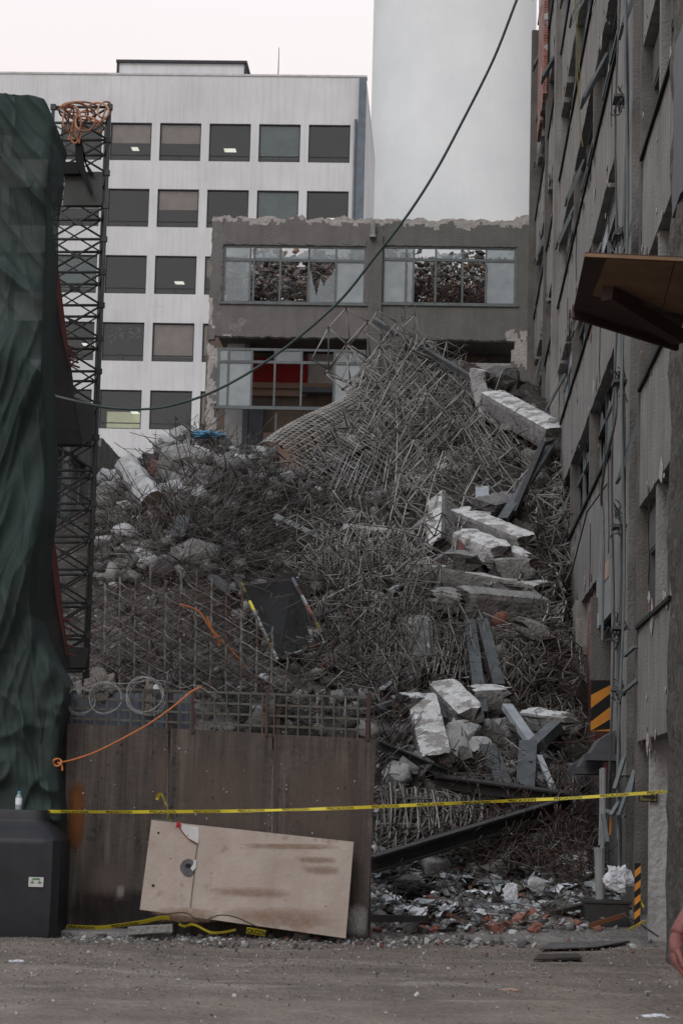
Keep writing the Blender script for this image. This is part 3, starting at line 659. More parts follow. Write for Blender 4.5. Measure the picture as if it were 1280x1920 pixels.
# window bays: each storey
def rwin(v0, v1, z0, z1, bars, tr, seed, curtain=.25, louvre=False):
    h = random.Random(seed); f = .05; mb = MB(); x0, x1 = U0+.14, U0+.20
    def bx(a, b, c, d, e=0): mb.box(x0-e, x1, a, b, c, d)
    bx(v0, v1, z1-f, z1); bx(v0, v1, z0, z0+f, .03); bx(v0, v0+f, z0+f, z1-f); bx(v1-f, v1, z0+f, z1-f)
    bs = [v0+f/2]+[v0+(v1-v0)*i/bars for i in range(1, bars)]+[v1-f/2]
    for b in bs[1:-1]: bx(b-.025, b+.025, z0+f, z1-f, .01)
    zt_ = z0+(z1-z0)*tr; bx(v0+f, v1-f, zt_-.025, zt_+.025, .005)
    wn = mb.build('window', M['steel_frame_dark' if louvre or h.random() < .4 else 'steel_frame'], rw, 'G'); sub(wn)
    mb.box(U0-.05, U0+.13, v0-.02, v1+.02, z0-.05, z0-.003) if 0 else None
    if louvre:
        m2 = MB(); n = 12
        for i in range(n):
            z = zt_+.04+(z1-f-zt_-.05)*i/n; m2.add([(x0-.02, v0+f, z), (x1+.06, v0+f, z+.05), (x1+.06, v1-f, z+.05), (x0-.02, v1-f, z)], [(0, 1, 2, 3)]); m2.add([(x0-.02, v0+f, z), (x0-.02, v0+f, z-.02), (x0-.02, v1-f, z-.02), (x0-.02, v1-f, z)], [(0, 1, 2, 3)])
        m2.build('louvre', M['louvre'], wn, 'G')
    g = MB(); s = MB()
    for i in range(len(bs)-1):
        a, b = bs[i]+.03, bs[i+1]-.03
        for (c, d) in ((z0+f, zt_-.03), (zt_+.03, z1-f)):
            if louvre and c > zt_: continue
            r = h.random()
            if louvre and i == 0: r = .1
            if r < .42: g.box(x0+.02, x0+.03, a, b, c, d, h.choice([0, 1, 0]))
            elif r < .68:
                n = 5; poly = [(x0+.02, a, c), (x0+.02, b, c)]+[(x0+.02, b-(b-a)*j/n, c+(d-c)*h.uniform(.1, .9)) for j in range(n+1)]
                g.plate(poly, .008, (-1, 0, 0), 0)
        if h.random() < curtain: s.box(x1+.1, x1+.13, a, b-h.random()*(b-a)*.4, z0+f+(z1-z0)*h.uniform(0, .5), z1-f)
    if g.v: g.build('pane', [M['dusty_glass'], M['frost_glass']], wn, 'G')
    if s.v: s.build('curtain', M['bag' if h.random() < .3 else 'pale_blind'], wn, 'G')
    if h.random() < .8 and not louvre:      # sash hanging open
        a = h.uniform(v0+.2, v1-.9); z = z0+.1; o = h.uniform(.15, .35); m3 = MB()
        A = [Vector((U0+.05, a, zt_)), Vector((U0+.05, a+.6, zt_)), Vector((U0-o, a+.6, z+.2)), Vector((U0-o, a, z+.2))]
        for i in range(4): m3.bar(A[i], A[(i+1) % 4], .04, .04)
        if h.random() < .5: m3.plate([A[0], A[1], A[2], A[3]], .006, (-1, 0, 0))
        m3.build('sash', M['steel_frame'], wn, 'G')
    return wn
for k in range(NS):
    z0 = S0+k*ST+.012; z1 = S0+k*ST+WH-.012
    m_ = (vA+vB_)/2
    rwin(vA+.3, m_-.12, z0, z1, 2, .62, 100+k, .5, louvre=True); rwin(m_+.12, vB_-.03, z0, z1, 2, .62, 120+k, .5, louvre=(k in (0, 2, 3)))
    mb = MB(); mb.box(U0+.02, U0+.3, m_-.11, m_+.11, z0-.0, z1+.0); mb.build('window_post', M['wing'], rw, 'G')
    if k >= 1 and k < NS:
        c = vD+(vE-.3-vD)
        a = vD+.03; b = vE-.31; third = (b-a)/3
        for i in range(3):
            rwin(a+third*i+(.0 if i == 0 else .1), a+third*(i+1)-.1, z0 if k > 0 else 0, z1, 3, .7, 200+10*k+i, .35)
            if i: mb = MB(); mb.box(U0+.0, U0+.3, a+third*i-.09, a+third*i+.09, z0-.01, z1+.01); mb.build('window_post', M['wing_dark'], rw, 'G')
        rwin(vE+.35, vE+6.38, z0, z1, 8, .7, 300+k, .3); rwin(vE+6.82, vF-.02, z0, z1, 8, .7, 330+k, .3)
# brick exposed between far storeys near the top
mb = MB(); vb0, vb1 = wv(1020, 100)[0], wv(1031, 100)[0]; v0_, v1_ = min(vb0, vb1), max(vb0, vb1)
gridwall(mb, lin(v0_, v1_, 10), lin(wv(1025, 215)[1], 27, 60), U0-.17, .1, lambda a, b: b > wv(1025, 150)[1]-1+2*mn.noise(Vector((a*2, b, 0))), axis='y', jit=.04); mb.build('brickwork', M['brick'], rw, 'G')
# service bay with pipes between vB and vC
z_t = 27; sb = MB()
xs_ = U0+.35
for k in range(NS+1):
    z = S0+(k-.5)*ST; sb.box(xs_-.02, xs_+.12, vB_+.26, vC-.02, z-.6, z+.15)
sb.build('infill_panel', M['wing_dark'], rw, 'G')
for k in range(NS+1): 
    z = S0+(k-.5)*ST; rwin(vB_+.28, vC-.04, z+.16, z+ST-.62, 3, .5, 400+k, .15)
mb = MB(); h = random.Random(12)
for i, (px, r) in enumerate(((1187, .026), (1192, .017), (1196, .02), (1180, .015))):
    v = wv(px, 1000)[0]; u = U0-.16-.02*i; mb.tube([(u+.03*math.sin(z*1.3+i), v+.02*math.sin(z*.9), z) for z in lin(.6 if i != 2 else 1.2, 27, 40)], r, 8, m=i % 2)
pp = mb.build('drainpipe', [M['steel_frame'], M['steel_frame_dark']], rw, 'G')
for k, py in enumerate((188, 445, 720, 990, 1180, 1295)):   # bunches of wires clipped to the pipes
    v, z = wv(1190, py); mb = MB()
    for j in range(9):
        p = [(U0-.2-.02*h.random(), v+h.uniform(-.25, .15), z+h.uniform(-.1, .1))]
        for i in range(4): p.append((p[-1][0]-h.uniform(-.05, .07), p[-1][1]+h.uniform(-.16, .1), p[-1][2]+h.uniform(-.14, .12)))
        mb.tube(p, .011, 4)
    mb.box(U0-.3, U0-.12, v-.25, v+.15, z-.02, z+.02)
    mb.build('cable_bunch', M['steel_frame_dark'], rw, 'G')
cv, cz = wv(1190, 725); mb = MB(); mb.tube(catmull([(U0-.24, cv, cz), (U0-.25, cv+.05, cz-.4), (U0-.3, cv+.5, cz-.75), (U0-.28, cv+1.3, cz-.75), (U0-.2, vD-.1, cz-1.0), (U0-.16, vD-.05, cz-1.5), (U0-.16, vD-.05, 4.0)], 6), .022, 8); mb.build('hose', M['steel_frame'], rw, 'G')
mb = MB(); mb.tube([P(1140, 905, wv(1140, 905)[0]*1.0-.12), P(1100, 940+20, 35.6), P(1062, 1110, 42.5)], .012, 4); mb.build('loose_wire', M['black'], rw)
mb = MB(); v, z = wv(1083, 0); mb.tube(catmull([P(1078, -20, 39), P(1080, 80, 38.6), (P(1083, 150, 38.6)), P(1087, 230, 37.8), P(1092, 275, 37.5)], 8), .010, 5); mb.tube(catmull([P(1084, -20, 39), P(1082, 80, 38.7), (P(1088, 150, 38.4)), P(1086, 190, 37.8)], 8), .006, 5); mb.build('yellow_cable', M['dull_yellow'], rw)
# interior: floors and back wall (the top storeys near the street are open to the sky behind)
mb = MB()
for k in range(NS+1):
    z = S0+k*ST-1.0
    if k < 3: mb.box(U0+.5, U0+7, 24, VG-.3, z, z+.25)
    else: mb.box(U0+.5, U0+7, vB_+3.2, VG-.3, z, z+.25)
mb.box(U0+4, U0+4.2, 24, VG-.3, 0, 10.3); mb.box(U0+4, U0+4.2, vB_+3.2, VG-.3, 10.31, 27)
for v in (28.9, 36.5, 44, 52, 60): mb.box(U0+.5, U0+3.99, v, v+.15, 0, 9.8); 
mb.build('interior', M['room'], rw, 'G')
# ground storey, middle part: openings, brick piers, panels
zg = 5.27
vs_ = lambda px, py=1200: wv(px, py)[0]
for (pa, pb, m, out) in ((1062, 1070, 'wing_dark', .08), (1074, 1083, 'brick', 0), (1083, 1089, 'wing', .1), (1090, 1105, 'brick', -.1), (1105, 1109, 'oxide', -.1)):
    va, vb = sorted((vs_(pa), vs_(pb))); mb = MB(); gridwall(mb, lin(va, vb, 3), lin(.3, zg-.02, 18), U0-out, .45, lambda a, b: True, axis='y', jit=.05); mb.build('brick_pier' if m == 'brick' else 'pier', M[m], rw, 'G')
mb = MB(); va, vb = sorted((vs_(1148), vs_(1120))); mb.box(U0-.03, U0+.03, va, vb, wv(1130, 1170)[1], zg-.03); mb.build('board', M['blue_grey' if 0 else 'pvc'], rw, 'G')
mb = MB(); va, vb = sorted((vs_(1144), vs_(1132))); mb.box(U0-.04, U0-.034, va, vb, wv(1138, 1090)[1], wv(1138, 1058)[1]); mb.build('faded_poster', M['peach_wall'], rw, 'G')
def frontal(px0, px1, py0, py1, v, m, name, th=.04, parent=rw):
    a = onV(px0, (py0+py1)/2, v)[0]; b = onV(px1, (py0+py1)/2, v)[0]; z1 = onV((px0+px1)/2, py0, v)[1]; z0 = onV((px0+px1)/2, py1, v)[1]
    mb = MB(); mb.box(a, b, v, v+th, z0, z1); return mb.build(name, M[m], parent, 'G'), (a, b, z0, z1)
frontal(1108, 1156, 1120, 1276, 35.6, 'wing_dark', 'inner_wall', .2)
# hazard chevrons on the lintel face inside, and on the door jamb
def hazard(x0, x1, z0, z1, v, pitch, name, slope=.75):
    mb = MB(); mb.box(x0, x1, v, v+.04, z0, z1); hb = mb.build(name, M['black'], None, 'G'); under(hb, hb)
    m2 = MB(); z = z0-(x1-x0)*slope*1.5-pitch
    while z < z1+pitch:
        poly = [(x0, z), (x1, z+(x1-x0)*slope), (x1, z+(x1-x0)*slope+pitch*.5), (x0, z+pitch*.5)]; cl = [(x, min(max(zz, z0), z1)) for x, zz in poly]
        if max(c[1] for c in cl)-min(c[1] for c in cl) > .02: m2.plate([(x, v-.004, zz) for x, zz in cl], .003, (0, -1, 0))
        z += pitch
    m2.build('stripe', M['hazard_orange'], hb, 'G'); return hb
a, z1 = onV(1108, 1277, 35.3); b, z0 = onV(1156, 1372, 35.3)
tag(hazard(a, b, z0, z1, 35.3, .42, 'hazard_board', .8), 'black and orange diagonally striped board in the ground floor opening of the damaged wing', 'hazard board')
a, z1 = onV(1187, 1618, 26.6); b, z0 = onV(1197, 1735, 26.6)
tag(hazard(a, b, z0, z1, 26.4, .16, 'hazard_strip', .9), 'narrow black and orange striped guard on the corner beside the white doorway wall', 'corner guard')
a, z1 = onV(1120, 1150, 35.4); b, z0 = onV(1142, 1178, 35.4); mb = MB(); mb.box(a, b, 35.4, 35.44, z0, z1); sg = mb.build('wall_sign', M['pale_blind'], None, 'G'); under(sg, sg)
tag(sg, 'small pale and blue pictogram sign inside the ground floor opening of the damaged wing', 'sign')
mb = MB(); mb.box(a+.01, b-.01, 35.39, 35.397, z0+.02, z0+(z1-z0)*.34); mb.box(a+.05, a+.09, 35.39, 35.397, z0+(z1-z0)*.45, z1-.03); mb.box(a+.11, b-.05, 35.39, 35.397, z0+(z1-z0)*.5, z0+(z1-z0)*.75); mb.build('pictogram', M['blue'], sg, 'G')
# sloped canopies (wedges) above the ground floor
for (px0, py0, px1, py1, d) in ((1108, 1368, 1153, 1412, 31.0), (1086, 1395, 1130, 1438, 32.2), (1056, 1418, 1096, 1462, 34.5)):
    a, z1 = onV(px0, py0, d); b, z0 = onV(px1, py1, d); mb = MB(); z0 = onV(px0, py1, d)[1]; zm = (z0+z1)/2-.02
    vs4 = [(a, d, z0), (b, d, z0), (b, d, z1), (a+.12, d, zm+.05), (a, d+1.1, z0), (b, d+1.1, z0), (b, d+1.1, z1), (a+.12, d+1.1, zm+.05)]
    mb.add(vs4, MB.BF); mb.box(a-.03, b+.02, d-.03, d+1.1, z0-.1, z0-.003); mb.build('wedge_canopy', M['corr'], rw, 'G')
# dark pier and lower elements of the service bay
pier(vC+.02, vD+.2, 0, 2.0, .03, 'wing_dark')
mb = MB()
for px, y0, y1, r in ((1131, 1440, 1590, .035), (1126, 1442, 1585, .02)):
    mb.tube([P(px, y0, 29.5), P(px, (y0+y1)/2, 29.5), P(px-2, y1, 29.5)], r, 8)
mb.tube([P(1124, 1590, 29.4), P(1124, 1600, 29.4), P(1125, 1690, 29.4)], .085, 10, m=0, r2=.06); mb.build('downpipe', M['pvc'], rw)
mb = MB()
for a_, b_ in (((1170, 1420), (1152, 1480)), ((1190, 1445), (1160, 1530)), ((1187, 1450), (1180, 1490)), ((1160, 1505), (1145, 1530)), ((1135, 1520), (1172, 1532)), ((1170, 1230), (1190, 1212)), ((1165, 1300), (1195, 1275)), ((1130, 1528), (1138, 1580))):
    mb = MB(); mb.bar(P(*a_, 28.4), P(*b_, 28.2), .05, .04); mb.build('bent_frame', M['steel_frame'], rw)
mb = MB(); mb.bar(P(1145, 1532, 28.5), P(1143, 1566, 28.5), .05, .02); mb.build('orange_stripe', M['hazard_orange'], rw)
# doorway near the street: plaster wall across, opening above
vd = 26.9
mb = MB(); uu0 = U0+.03; uu1 = onV(1262, 1600, vd)[0]+.7
gridwall(mb, lin(uu0, uu1, 6), lin(-.05, 2.6, 10), vd, .2, lambda a, b: True); mb.build('doorway_wall', M['plaster'], rw, 'G')
frontal(1198, 1232, 1484, 1504, vd-.06, 'ink', 'arrow_sign_back'); frontal(1200, 1230, 1486, 1502, vd-.07, "olive_sign", "arrow_sign", .01)
mb = MB(); c0, z0 = onV(1204, 1494, vd-.09); c1 = onV(1220, 1494, vd-.09)[0]; mb.box(c0, c1, vd-.085, vd-.08, z0-.012, z0+.012); mb.plate([(c1, vd-.085, z0-.04), (c1+.06, vd-.085, z0), (c1, vd-.085, z0+.04)], .005, (0, -1, 0)); mb.build('arrow', M['ink'], rw, 'G')
mb = MB(); mb.box(U0+.02, U0+.42, vA+.0, vA+.2, 0, 2.41); mb.build('door_jamb', M['wing'], rw, 'G')
mb = MB(); mb.box(U0+.36, U0+1.5, vA+.1, vB_+.3, 2.6, 2.72); mb.build('doorway_ceiling', M['room'], rw, 'G')
# thick rough pier nearest the street
mb = MB(); vn = 17.2
gridwall(mb, lin(vn, vA, 22), lin(-.2, 14, 70), U0-.045, .5, lambda a, b: True, axis='y')
mb.v = [Vector((p.x-.05*mn.fractal(p*1.7, .7, 2, 4), p.y, p.z)) for p in mb.v]
mb.build('rough_pier', M['rough_pier'], rw, 'G')
mb = MB(); v, z = wv(1272, 250); gridwall(mb, lin(vn+.5, vA-.5, 8), lin(z-1.0, z+.9, 8), U0-.08, .05, lambda a, b: mn.noise(Vector((a, b, 2))) > -.3, axis='y', jit=.08); mb.build('grey_patch', M['corr'], rw, 'G')
for p_, q_ in (((1268, 0), (1262, 300)),): pass

h = random.Random(77); mb = MB()
for k in range(420):                        # knocked-off plaster along the edges of the bands
    st_i = h.randrange(0, NS); edge = h.choice([0, 1]); z = S0+st_i*ST-(ST-WH if edge else 0)+h.gauss(0, .10)*(1 if h.random() < .7 else 4); v = h.choice([h.uniform(vA, vB_), h.uniform(vD, vE), h.uniform(vD, vF-.3)])
    if st_i == 0 and v > vC: continue
    s_ = .03*(7**(h.random()**2)); n = 7; poly = [(U0-.012, v+s_*1.5*math.cos(a)*h.uniform(.4, 1.2), z+s_*math.sin(a)*h.uniform(.4, 1.2)) for a in lin(0, 5.4, n)]
    mb.plate(poly, .006, (-1, 0, 0), h.choice([0, 0, 1, 2]))
tag(mb.build('chipped_plaster', [M['broken'], M['wing_dark'], M['brick']], rw, 'G'), kind='stuff')
for k in range(16):
    v = h.uniform(vA+.3, vE); z = h.uniform(3, 16); p = [(U0-.014, v, z)]; mb = MB()
    for j in range(7): p.append((U0-.014, p[-1][1]+h.uniform(-.12, .12), p[-1][2]-h.uniform(.08, .3)))
    mb.tube(p, .008, 3); mb.build('crack', M['black'], rw, 'G')
# ---------------------------------------------------------------- left-hand wing
UL = toG(P(185, 900, 55)).x
lw = thing('shaded_wing', 'low grey concrete wing with small windows behind the lattice tower on the left', 'building', G(UL, 55, 0), -YAW)
lz = onU(186, 818, UL)[1]; mb = MB()
def sol(v, z):
    if z > lz-.05+.2*mn.noise(Vector((v, 0, 0))): return False
    for k in range(3):
        zz = lz-1.0-k*3.0
        if zz-1.5 < z < zz and (v % 3.1) > .5: return False
    return True
gridwall(mb, brk(*(lin(40, 62, 110)+[3.1*i for i in range(13, 20)]+[3.1*i+.5 for i in range(13, 20)])), brk(*(lin(0, lz+.3, 40)+[lz-1-k*3 for k in range(3)]+[lz-2.5-k*3 for k in range(3)])), UL-.3, .3, sol, axis='y', jit=.02)
mb.build('wall', M['wing'], lw, 'G')
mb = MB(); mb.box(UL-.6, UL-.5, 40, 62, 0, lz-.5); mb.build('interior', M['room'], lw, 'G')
for k in range(3):
    for j in range(13, 20):
        v0 = 3.1*j+.52; v1 = 3.1*(j+1)-.02; zz = lz-1-k*3
        if v0 > 61: continue
        mb = MB(); x0, x1 = UL-.2, UL-.14
        for (a, b, c, d) in ((v0, v1, zz-.06, zz), (v0, v1, zz-1.5, zz-1.44), (v0, v0+.06, zz-1.44, zz-.06), (v1-.06, v1, zz-1.44, zz-.06), ((v0+v1)/2-.03, (v0+v1)/2+.03, zz-1.44, zz-.06)): mb.box(x0, x1, a, b, c, d)
        wn = mb.build('window', M['white_trim'], lw, 'G'); sub(wn); mb = MB(); mb.box(x0+.02, x0+.03, v0+.06, v1-.06, zz-1.44, zz-.06); mb.build('pane', M['frost_glass' if (j+k) % 2 else 'dusty_glass'], wn, 'G')
mb = MB()
for v in (42.5, 46.1, 49.2): mb.tube([(UL+.1, v, 0), (UL+.1, v, lz-.2)], .09, 8)
mb.build('drainpipe', M['zinc'], lw, 'G')
# ---------------------------------------------------------------- loose stuff spread over the heap
def region(poly, n, seed=0):
    """n random photo points inside a polygon"""
    r = np.random.default_rng(seed); pl = np.array(poly, float); out_ = []
    lo, hi = pl.min(0), pl.max(0); tot = 0
    while tot < n:
        c = r.uniform(lo, hi, (n*2, 2)); ins = np.zeros(len(c), bool); j = len(pl)-1
        for i in range(len(pl)):
            xi, yi = pl[i]; xj, yj = pl[j]
            m = ((yi > c[:, 1]) != (yj > c[:, 1])) & (c[:, 0] < (xj-xi)*(c[:, 1]-yi)/(yj-yi+1e-9)+xi); ins ^= m; j = i
        out_.append(c[ins]); tot += ins.sum()
    return np.concatenate(out_)[:n]
EXCL = [([(755,985),(800,925),(990,920),(1035,1080),(1030,1185),(860,1180),(770,1110)], .93), ([(745,1295),(800,1280),(960,1285),(960,1400),(900,1420),(850,1460),(770,1450)], .9), ([(862,1160),(945,1160),(965,1300),(880,1310)], .75),
  ([(900,1320),(1065,1330),(1065,1500),(900,1495)], .7), ([(440,1070),(560,1060),(630,1200),(530,1255)], .88), ([(860,690),(960,680),(1050,800),(1045,850),(985,850),(890,790)], .85), ([(205,850),(260,850),(315,950),(270,965)], .9),
  ([(700,1560),(1070,1480),(1075,1520),(700,1640)], .7), ([(705,1445),(930,1490),(930,1560),(705,1600)], .75), ([(160,1095),(420,1095),(560,1290),(160,1290)], .35), ([(600,895),(690,835),(695,850),(610,905)], .9)]
EXCL.append(([(600,975),(790,985),(780,1065),(590,1055)], .7))
EXCLR = [([(195,845),(260,840),(325,950),(270,975)], .95), (EXCL[0][0], .8), (EXCL[1][0], .6), (EXCL[2][0], .6), (EXCL[4][0], .9), ([(165,1100),(420,1095),(570,1290),(165,1290)], .8)]
EXCL.append(([(500,880),(520,850),(670,765),(700,790),(700,830),(600,860),(540,900)], .9))
def inpoly(c, pl):
    ins = np.zeros(len(c), bool); j = len(pl)-1
    for i in range(len(pl)):
        xi, yi = pl[i]; xj, yj = pl[j]; ins ^= ((yi > c[:, 1]) != (yj > c[:, 1])) & (c[:, 0] < (xj-xi)*(c[:, 1]-yi)/(yj-yi+1e-9)+xi); j = i
    return ins
def spots(poly, n, seed=0, ex=True):
    c = region(poly, n, seed)
    if ex:
        r = np.random.default_rng(seed+5); keep = np.ones(len(c), bool)
        for pl, pr in (EXCL if ex != 'R' else EXCLR): keep &= ~(inpoly(c, pl) & (r.random(len(c)) < pr))
        c = c[keep]
    p = hit(c[:, 0], c[:, 1]); return p[~np.isnan(p[:, 0])]
def wires(name, groups, mats, label, cat_=None):
    """groups: (poly, n, length, radius, curl, lift, mat weights, up bias)"""
    A = []; B = []; R = []; MI = []
    for gi, (poly, n, ln, rad, curl, lift, mw, upb) in enumerate(groups):
        pts_ = spots(poly, n, 100+gi+len(name)); r = np.random.default_rng(200+gi+len(name))
        k = len(pts_); p = pts_+np.stack([np.zeros(k), np.zeros(k), r.random(k)*lift], 1)
        d = r.normal(size=(k, 3))*[1, .6, .55]
        if curl == 0 or gi % 2 == 0:                         # neighbours lie nearly parallel
            nc = max(8, k//26); cen = pts_[r.integers(0, k, nc)]; cd3 = r.normal(size=(nc, 3))*[1, .5, .8]; ci = ((pts_[:, None]-cen[None])**2).sum(-1).argmin(1)
            dd0 = cd3[ci]/np.linalg.norm(cd3[ci], axis=1, keepdims=True); flip = r.random(k) < .3; dd0[flip] = dd0[flip]*[-1, 1, 1]; d = d*(.30 if curl == 0 else .7)+dd0*1.2
        d[:, 2] += upb; d /= np.linalg.norm(d, axis=1, keepdims=True)
        L_ = ln*r.uniform(.4, 1.5, k)[:, None]; ns = 1 if curl == 0 else 5; mi = r.choice(len(mw), k, p=np.array(mw)/sum(mw)); rr = rad*.52*r.uniform(.7, 1.35, k)
        dd = r.normal(size=(k, 3))*curl
        p = p-d*L_/2
        for s in range(ns):
            q = p+d*L_/ns; A.append(p); B.append(q); R.append(rr); MI.append(mi); p = q
            d = d+dd/ns+r.normal(size=(k, 3))*curl*.25; d /= np.linalg.norm(d, axis=1, keepdims=True)
    me = rodmesh(name, np.concatenate(A), np.concatenate(B), np.concatenate(R), np.concatenate(MI), mats)
    return tag(obj_from(name, me), label, kind='stuff')
def chunks(name, groups, mats, label):
    """groups: (poly, n, smin, smax, mat weights, flatness)"""
    V = []; T = []; MI = []; k = 0; iv = np.array([tuple(q_) for q_ in MB.IV]); iff = np.array(MB.IF)
    cube = np.array([(-1, -1, -1), (1, -1, -1), (1, 1, -1), (-1, 1, -1), (-1, -1, 1), (1, -1, 1), (1, 1, 1), (-1, 1, 1)])*.62
    cf = np.array([(0, 3, 2), (0, 2, 1), (4, 5, 6), (4, 6, 7), (0, 1, 5), (0, 5, 4), (1, 2, 6), (1, 6, 5), (2, 3, 7), (2, 7, 6), (3, 0, 4), (3, 4, 7)])
    for gi, (poly, n, s0, s1, mw, fl) in enumerate(groups):
        P_ = spots(poly, n, 300+gi+len(name), 'R'); r = np.random.default_rng(400+gi+len(name))
        for c in P_:
            s = s0*(s1/s0)**(r.random()**2.2); base_, ff = (cube, cf) if r.random() < .5 else (iv, iff)
            v = base_*r.uniform(.68, 1.2, (len(base_), 3))*[r.uniform(.7, 1.7), r.uniform(.6, 1.1), fl*r.uniform(.5, 1.1)]*s
            q_, _ = np.linalg.qr(r.normal(size=(3, 3))*[[.45, .45, .45], [.45, .45, .45], [.45, .45, .45]]+np.eye(3)); v = v@q_.T+c+[0, 0, s*.25]
            V.append(v); T.append(ff+k); k += len(v); MI += [r.choice(len(mw), p=np.array(mw)/sum(mw))]*len(ff)
    me = fastmesh(name, np.concatenate(V), np.concatenate(T), MI, mats)
    return tag(obj_from(name, me), label, kind='stuff')
LEFT = [(180,1010),(200,880),(280,870),(330,830),(420,810),(500,850),(560,930),(700,1010),(700,1100),(620,1200),(520,1260),(470,1180),(420,1090),(180,1090)]
LTOP = [(185,960),(215,890),(290,870),(330,828),(420,808),(505,850),(545,920),(470,980),(300,960)]
LOWL = [(170,1100),(430,1090),(520,1260),(700,1290),(700,1380),(140,1380)]
MID = [(470,980),(800,990),(830,1130),(760,1290),(690,1330),(560,1290),(600,1180),(560,1060)]
TOPR = [(510,860),(640,780),(600,660),(650,590),(790,620),(890,720),(1000,760),(1030,900),(1040,980),(800,985),(560,960)]
RIGHT = [(990,900),(1042,880),(1042,1200),(1045,1480),(940,1480),(860,1200),(1010,1180)]
LOWR = [(700,1300),(1040,1200),(1045,1480),(700,1480)]
BOT = [(700,1480),(1080,1470),(1100,1640),(700,1640)]
FLAT = [(695,1625),(1100,1590),(1180,1700),(1100,1745),(695,1750)]
ALL = [(170,1380),(180,900),(330,828),(500,850),(600,660),(790,620),(1000,760),(1060,1200),(1100,1640),(700,1640),(700,1380)]
chunks('rubble_stones', [(ALL, 3200, .03, .26, (5, 2, 8, .05, .1), .9), (LTOP, 1300, .05, .38, (6, 2.2, 7, .05, .1), .85), (LEFT, 130, .16, .42, (6, .8, 7, 0, 0), .6), (LEFT, 2400, .04, .28, (6, 1.5, 8, .06, .1), .8), (LOWR, 520, .05, .30, (6, 2.5, 5, .03, .1), .85), ([(760,960),(990,940),(1040,1090),(1020,1190),(780,1190)], 260, .06, .34, (7, 1.5, 5, .1, 0), .8),
   (FLAT, 5200, .012, .10, (6, 2.5, 6, .35, 1.0), .6), ([(700,1700),(1180,1705),(1150,1752),(700,1755)], 900, .018, .08, (4, 2.5, 3, 1.2, .3), .6), (TOPR, 420, .06, .34, (5, 1.5, 6, .6, 0), .8)],
   [M['concrete'], M['white_chip'], M['concrete_dark'], M['brick_raw'], M['blue_grey']], 'grey and white broken concrete and brick fragments covering the collapsed heap')
wires('tangled_rebar', [(LEFT, 1500, 1.3, .0085, .6, .22, (5, 4, 1.5), .05), (LTOP, 420, .9, .009, .9, .25, (5, 5, 1), .15), ([(250,930),(560,930),(600,1060),(420,1090),(250,1060)], 700, 2.2, .0085, .6, .25, (4, 6, .5), 0),
   (LOWL, 350, 1.0, .009, .8, .3, (5, 3, 2), .1), (MID, 520, 1.7, .009, .35, .35, (5, 4, 1.5), .1), (TOPR, 420, 1.7, .009, .35, .3, (4, 3, 3), .2), (RIGHT, 500, 1.0, .011, .7, .4, (5, 3, 2), .1),
   (LOWR, 900, .9, .010, .8, .35, (5, 4, 2), .1), (BOT, 1200, .8, .009, .8, .35, (5, 3, 3), .1), ([(850,1540),(1090,1500),(1110,1680),(900,1640)], 900, .7, .008, 1.0, .35, (4, 2, 5), .15), (FLAT, 260, .6, .008, .8, .1, (5, 4, 2), 0)],
   [M['rebar'], M['rebar_grey'], M['rebar_rust']], 'dark tangled reinforcing wire strewn all over the collapsed heap')
wires('scattered_rods', [(TOPR, 420, 1.0, .011, 0, .4, (4, 1, 5), 0), (MID, 380, .9, .012, 0, .4, (4, 1, 6), 0), ([(590,980),(800,990),(760,1120),(600,1100)], 420, .75, .017, 0, .5, (5, 3, 1), .2), (RIGHT, 380, .7, .013, 0, .4, (4, 2.2, 3), .2),
   (LOWR, 700, .6, .010, 0, .35, (3, 1, 5), .15), (BOT, 700, .42, .008, 0, .35, (3, .7, 5), .2), (LEFT, 500, .5, .010, 0, .4, (2, .5, 5), .15), (LOWL, 250, .42, .008, 0, .2, (1.5, .2, 7), .05)],
   [M['rod'], M['rod_light'], M['rod_brown']], 'short straight pale steel rods scattered thickly over the collapsed heap')

# crumpled sheets and scraps on the flat
h = random.Random(33); mb = MB()
for p in spots(FLAT, 330, 9).tolist()+spots(LEFT, 40, 10).tolist()+spots(LOWR, 50, 11).tolist():
    s = h.uniform(.05, .2); R = Matrix.Rotation(h.uniform(0, 6.3), 3, 'Z') @ Matrix.Rotation(h.uniform(-.9, .9), 3, 'X'); c = Vector(p)+Vector((0, 0, .05)); k = len(mb.v); mi = h.choice([0, 1, 1, 2, 2, 2, 3, 4])
    for a in range(4):
        for b_ in range(4): mb.v.append(c+R@Vector(((a-1.5)*s/1.5, (b_-1.5)*s*.6/1.5, h.uniform(-.22, .22)*s)))
    for a in range(3):
        for b_ in range(3): mb.f.append([k+a*4+b_, k+a*4+b_+1, k+a*4+b_+5, k+a*4+b_+4]); mb.m.append(mi)
tag(mb.build('scraps', [M['bag'], M['zinc'], M['concrete_dark'], M['rag'], M['pale_blind']], None), 'crumpled scraps of sheet, paper and plastic lying on the cleared flat in front of the heap', kind='stuff')

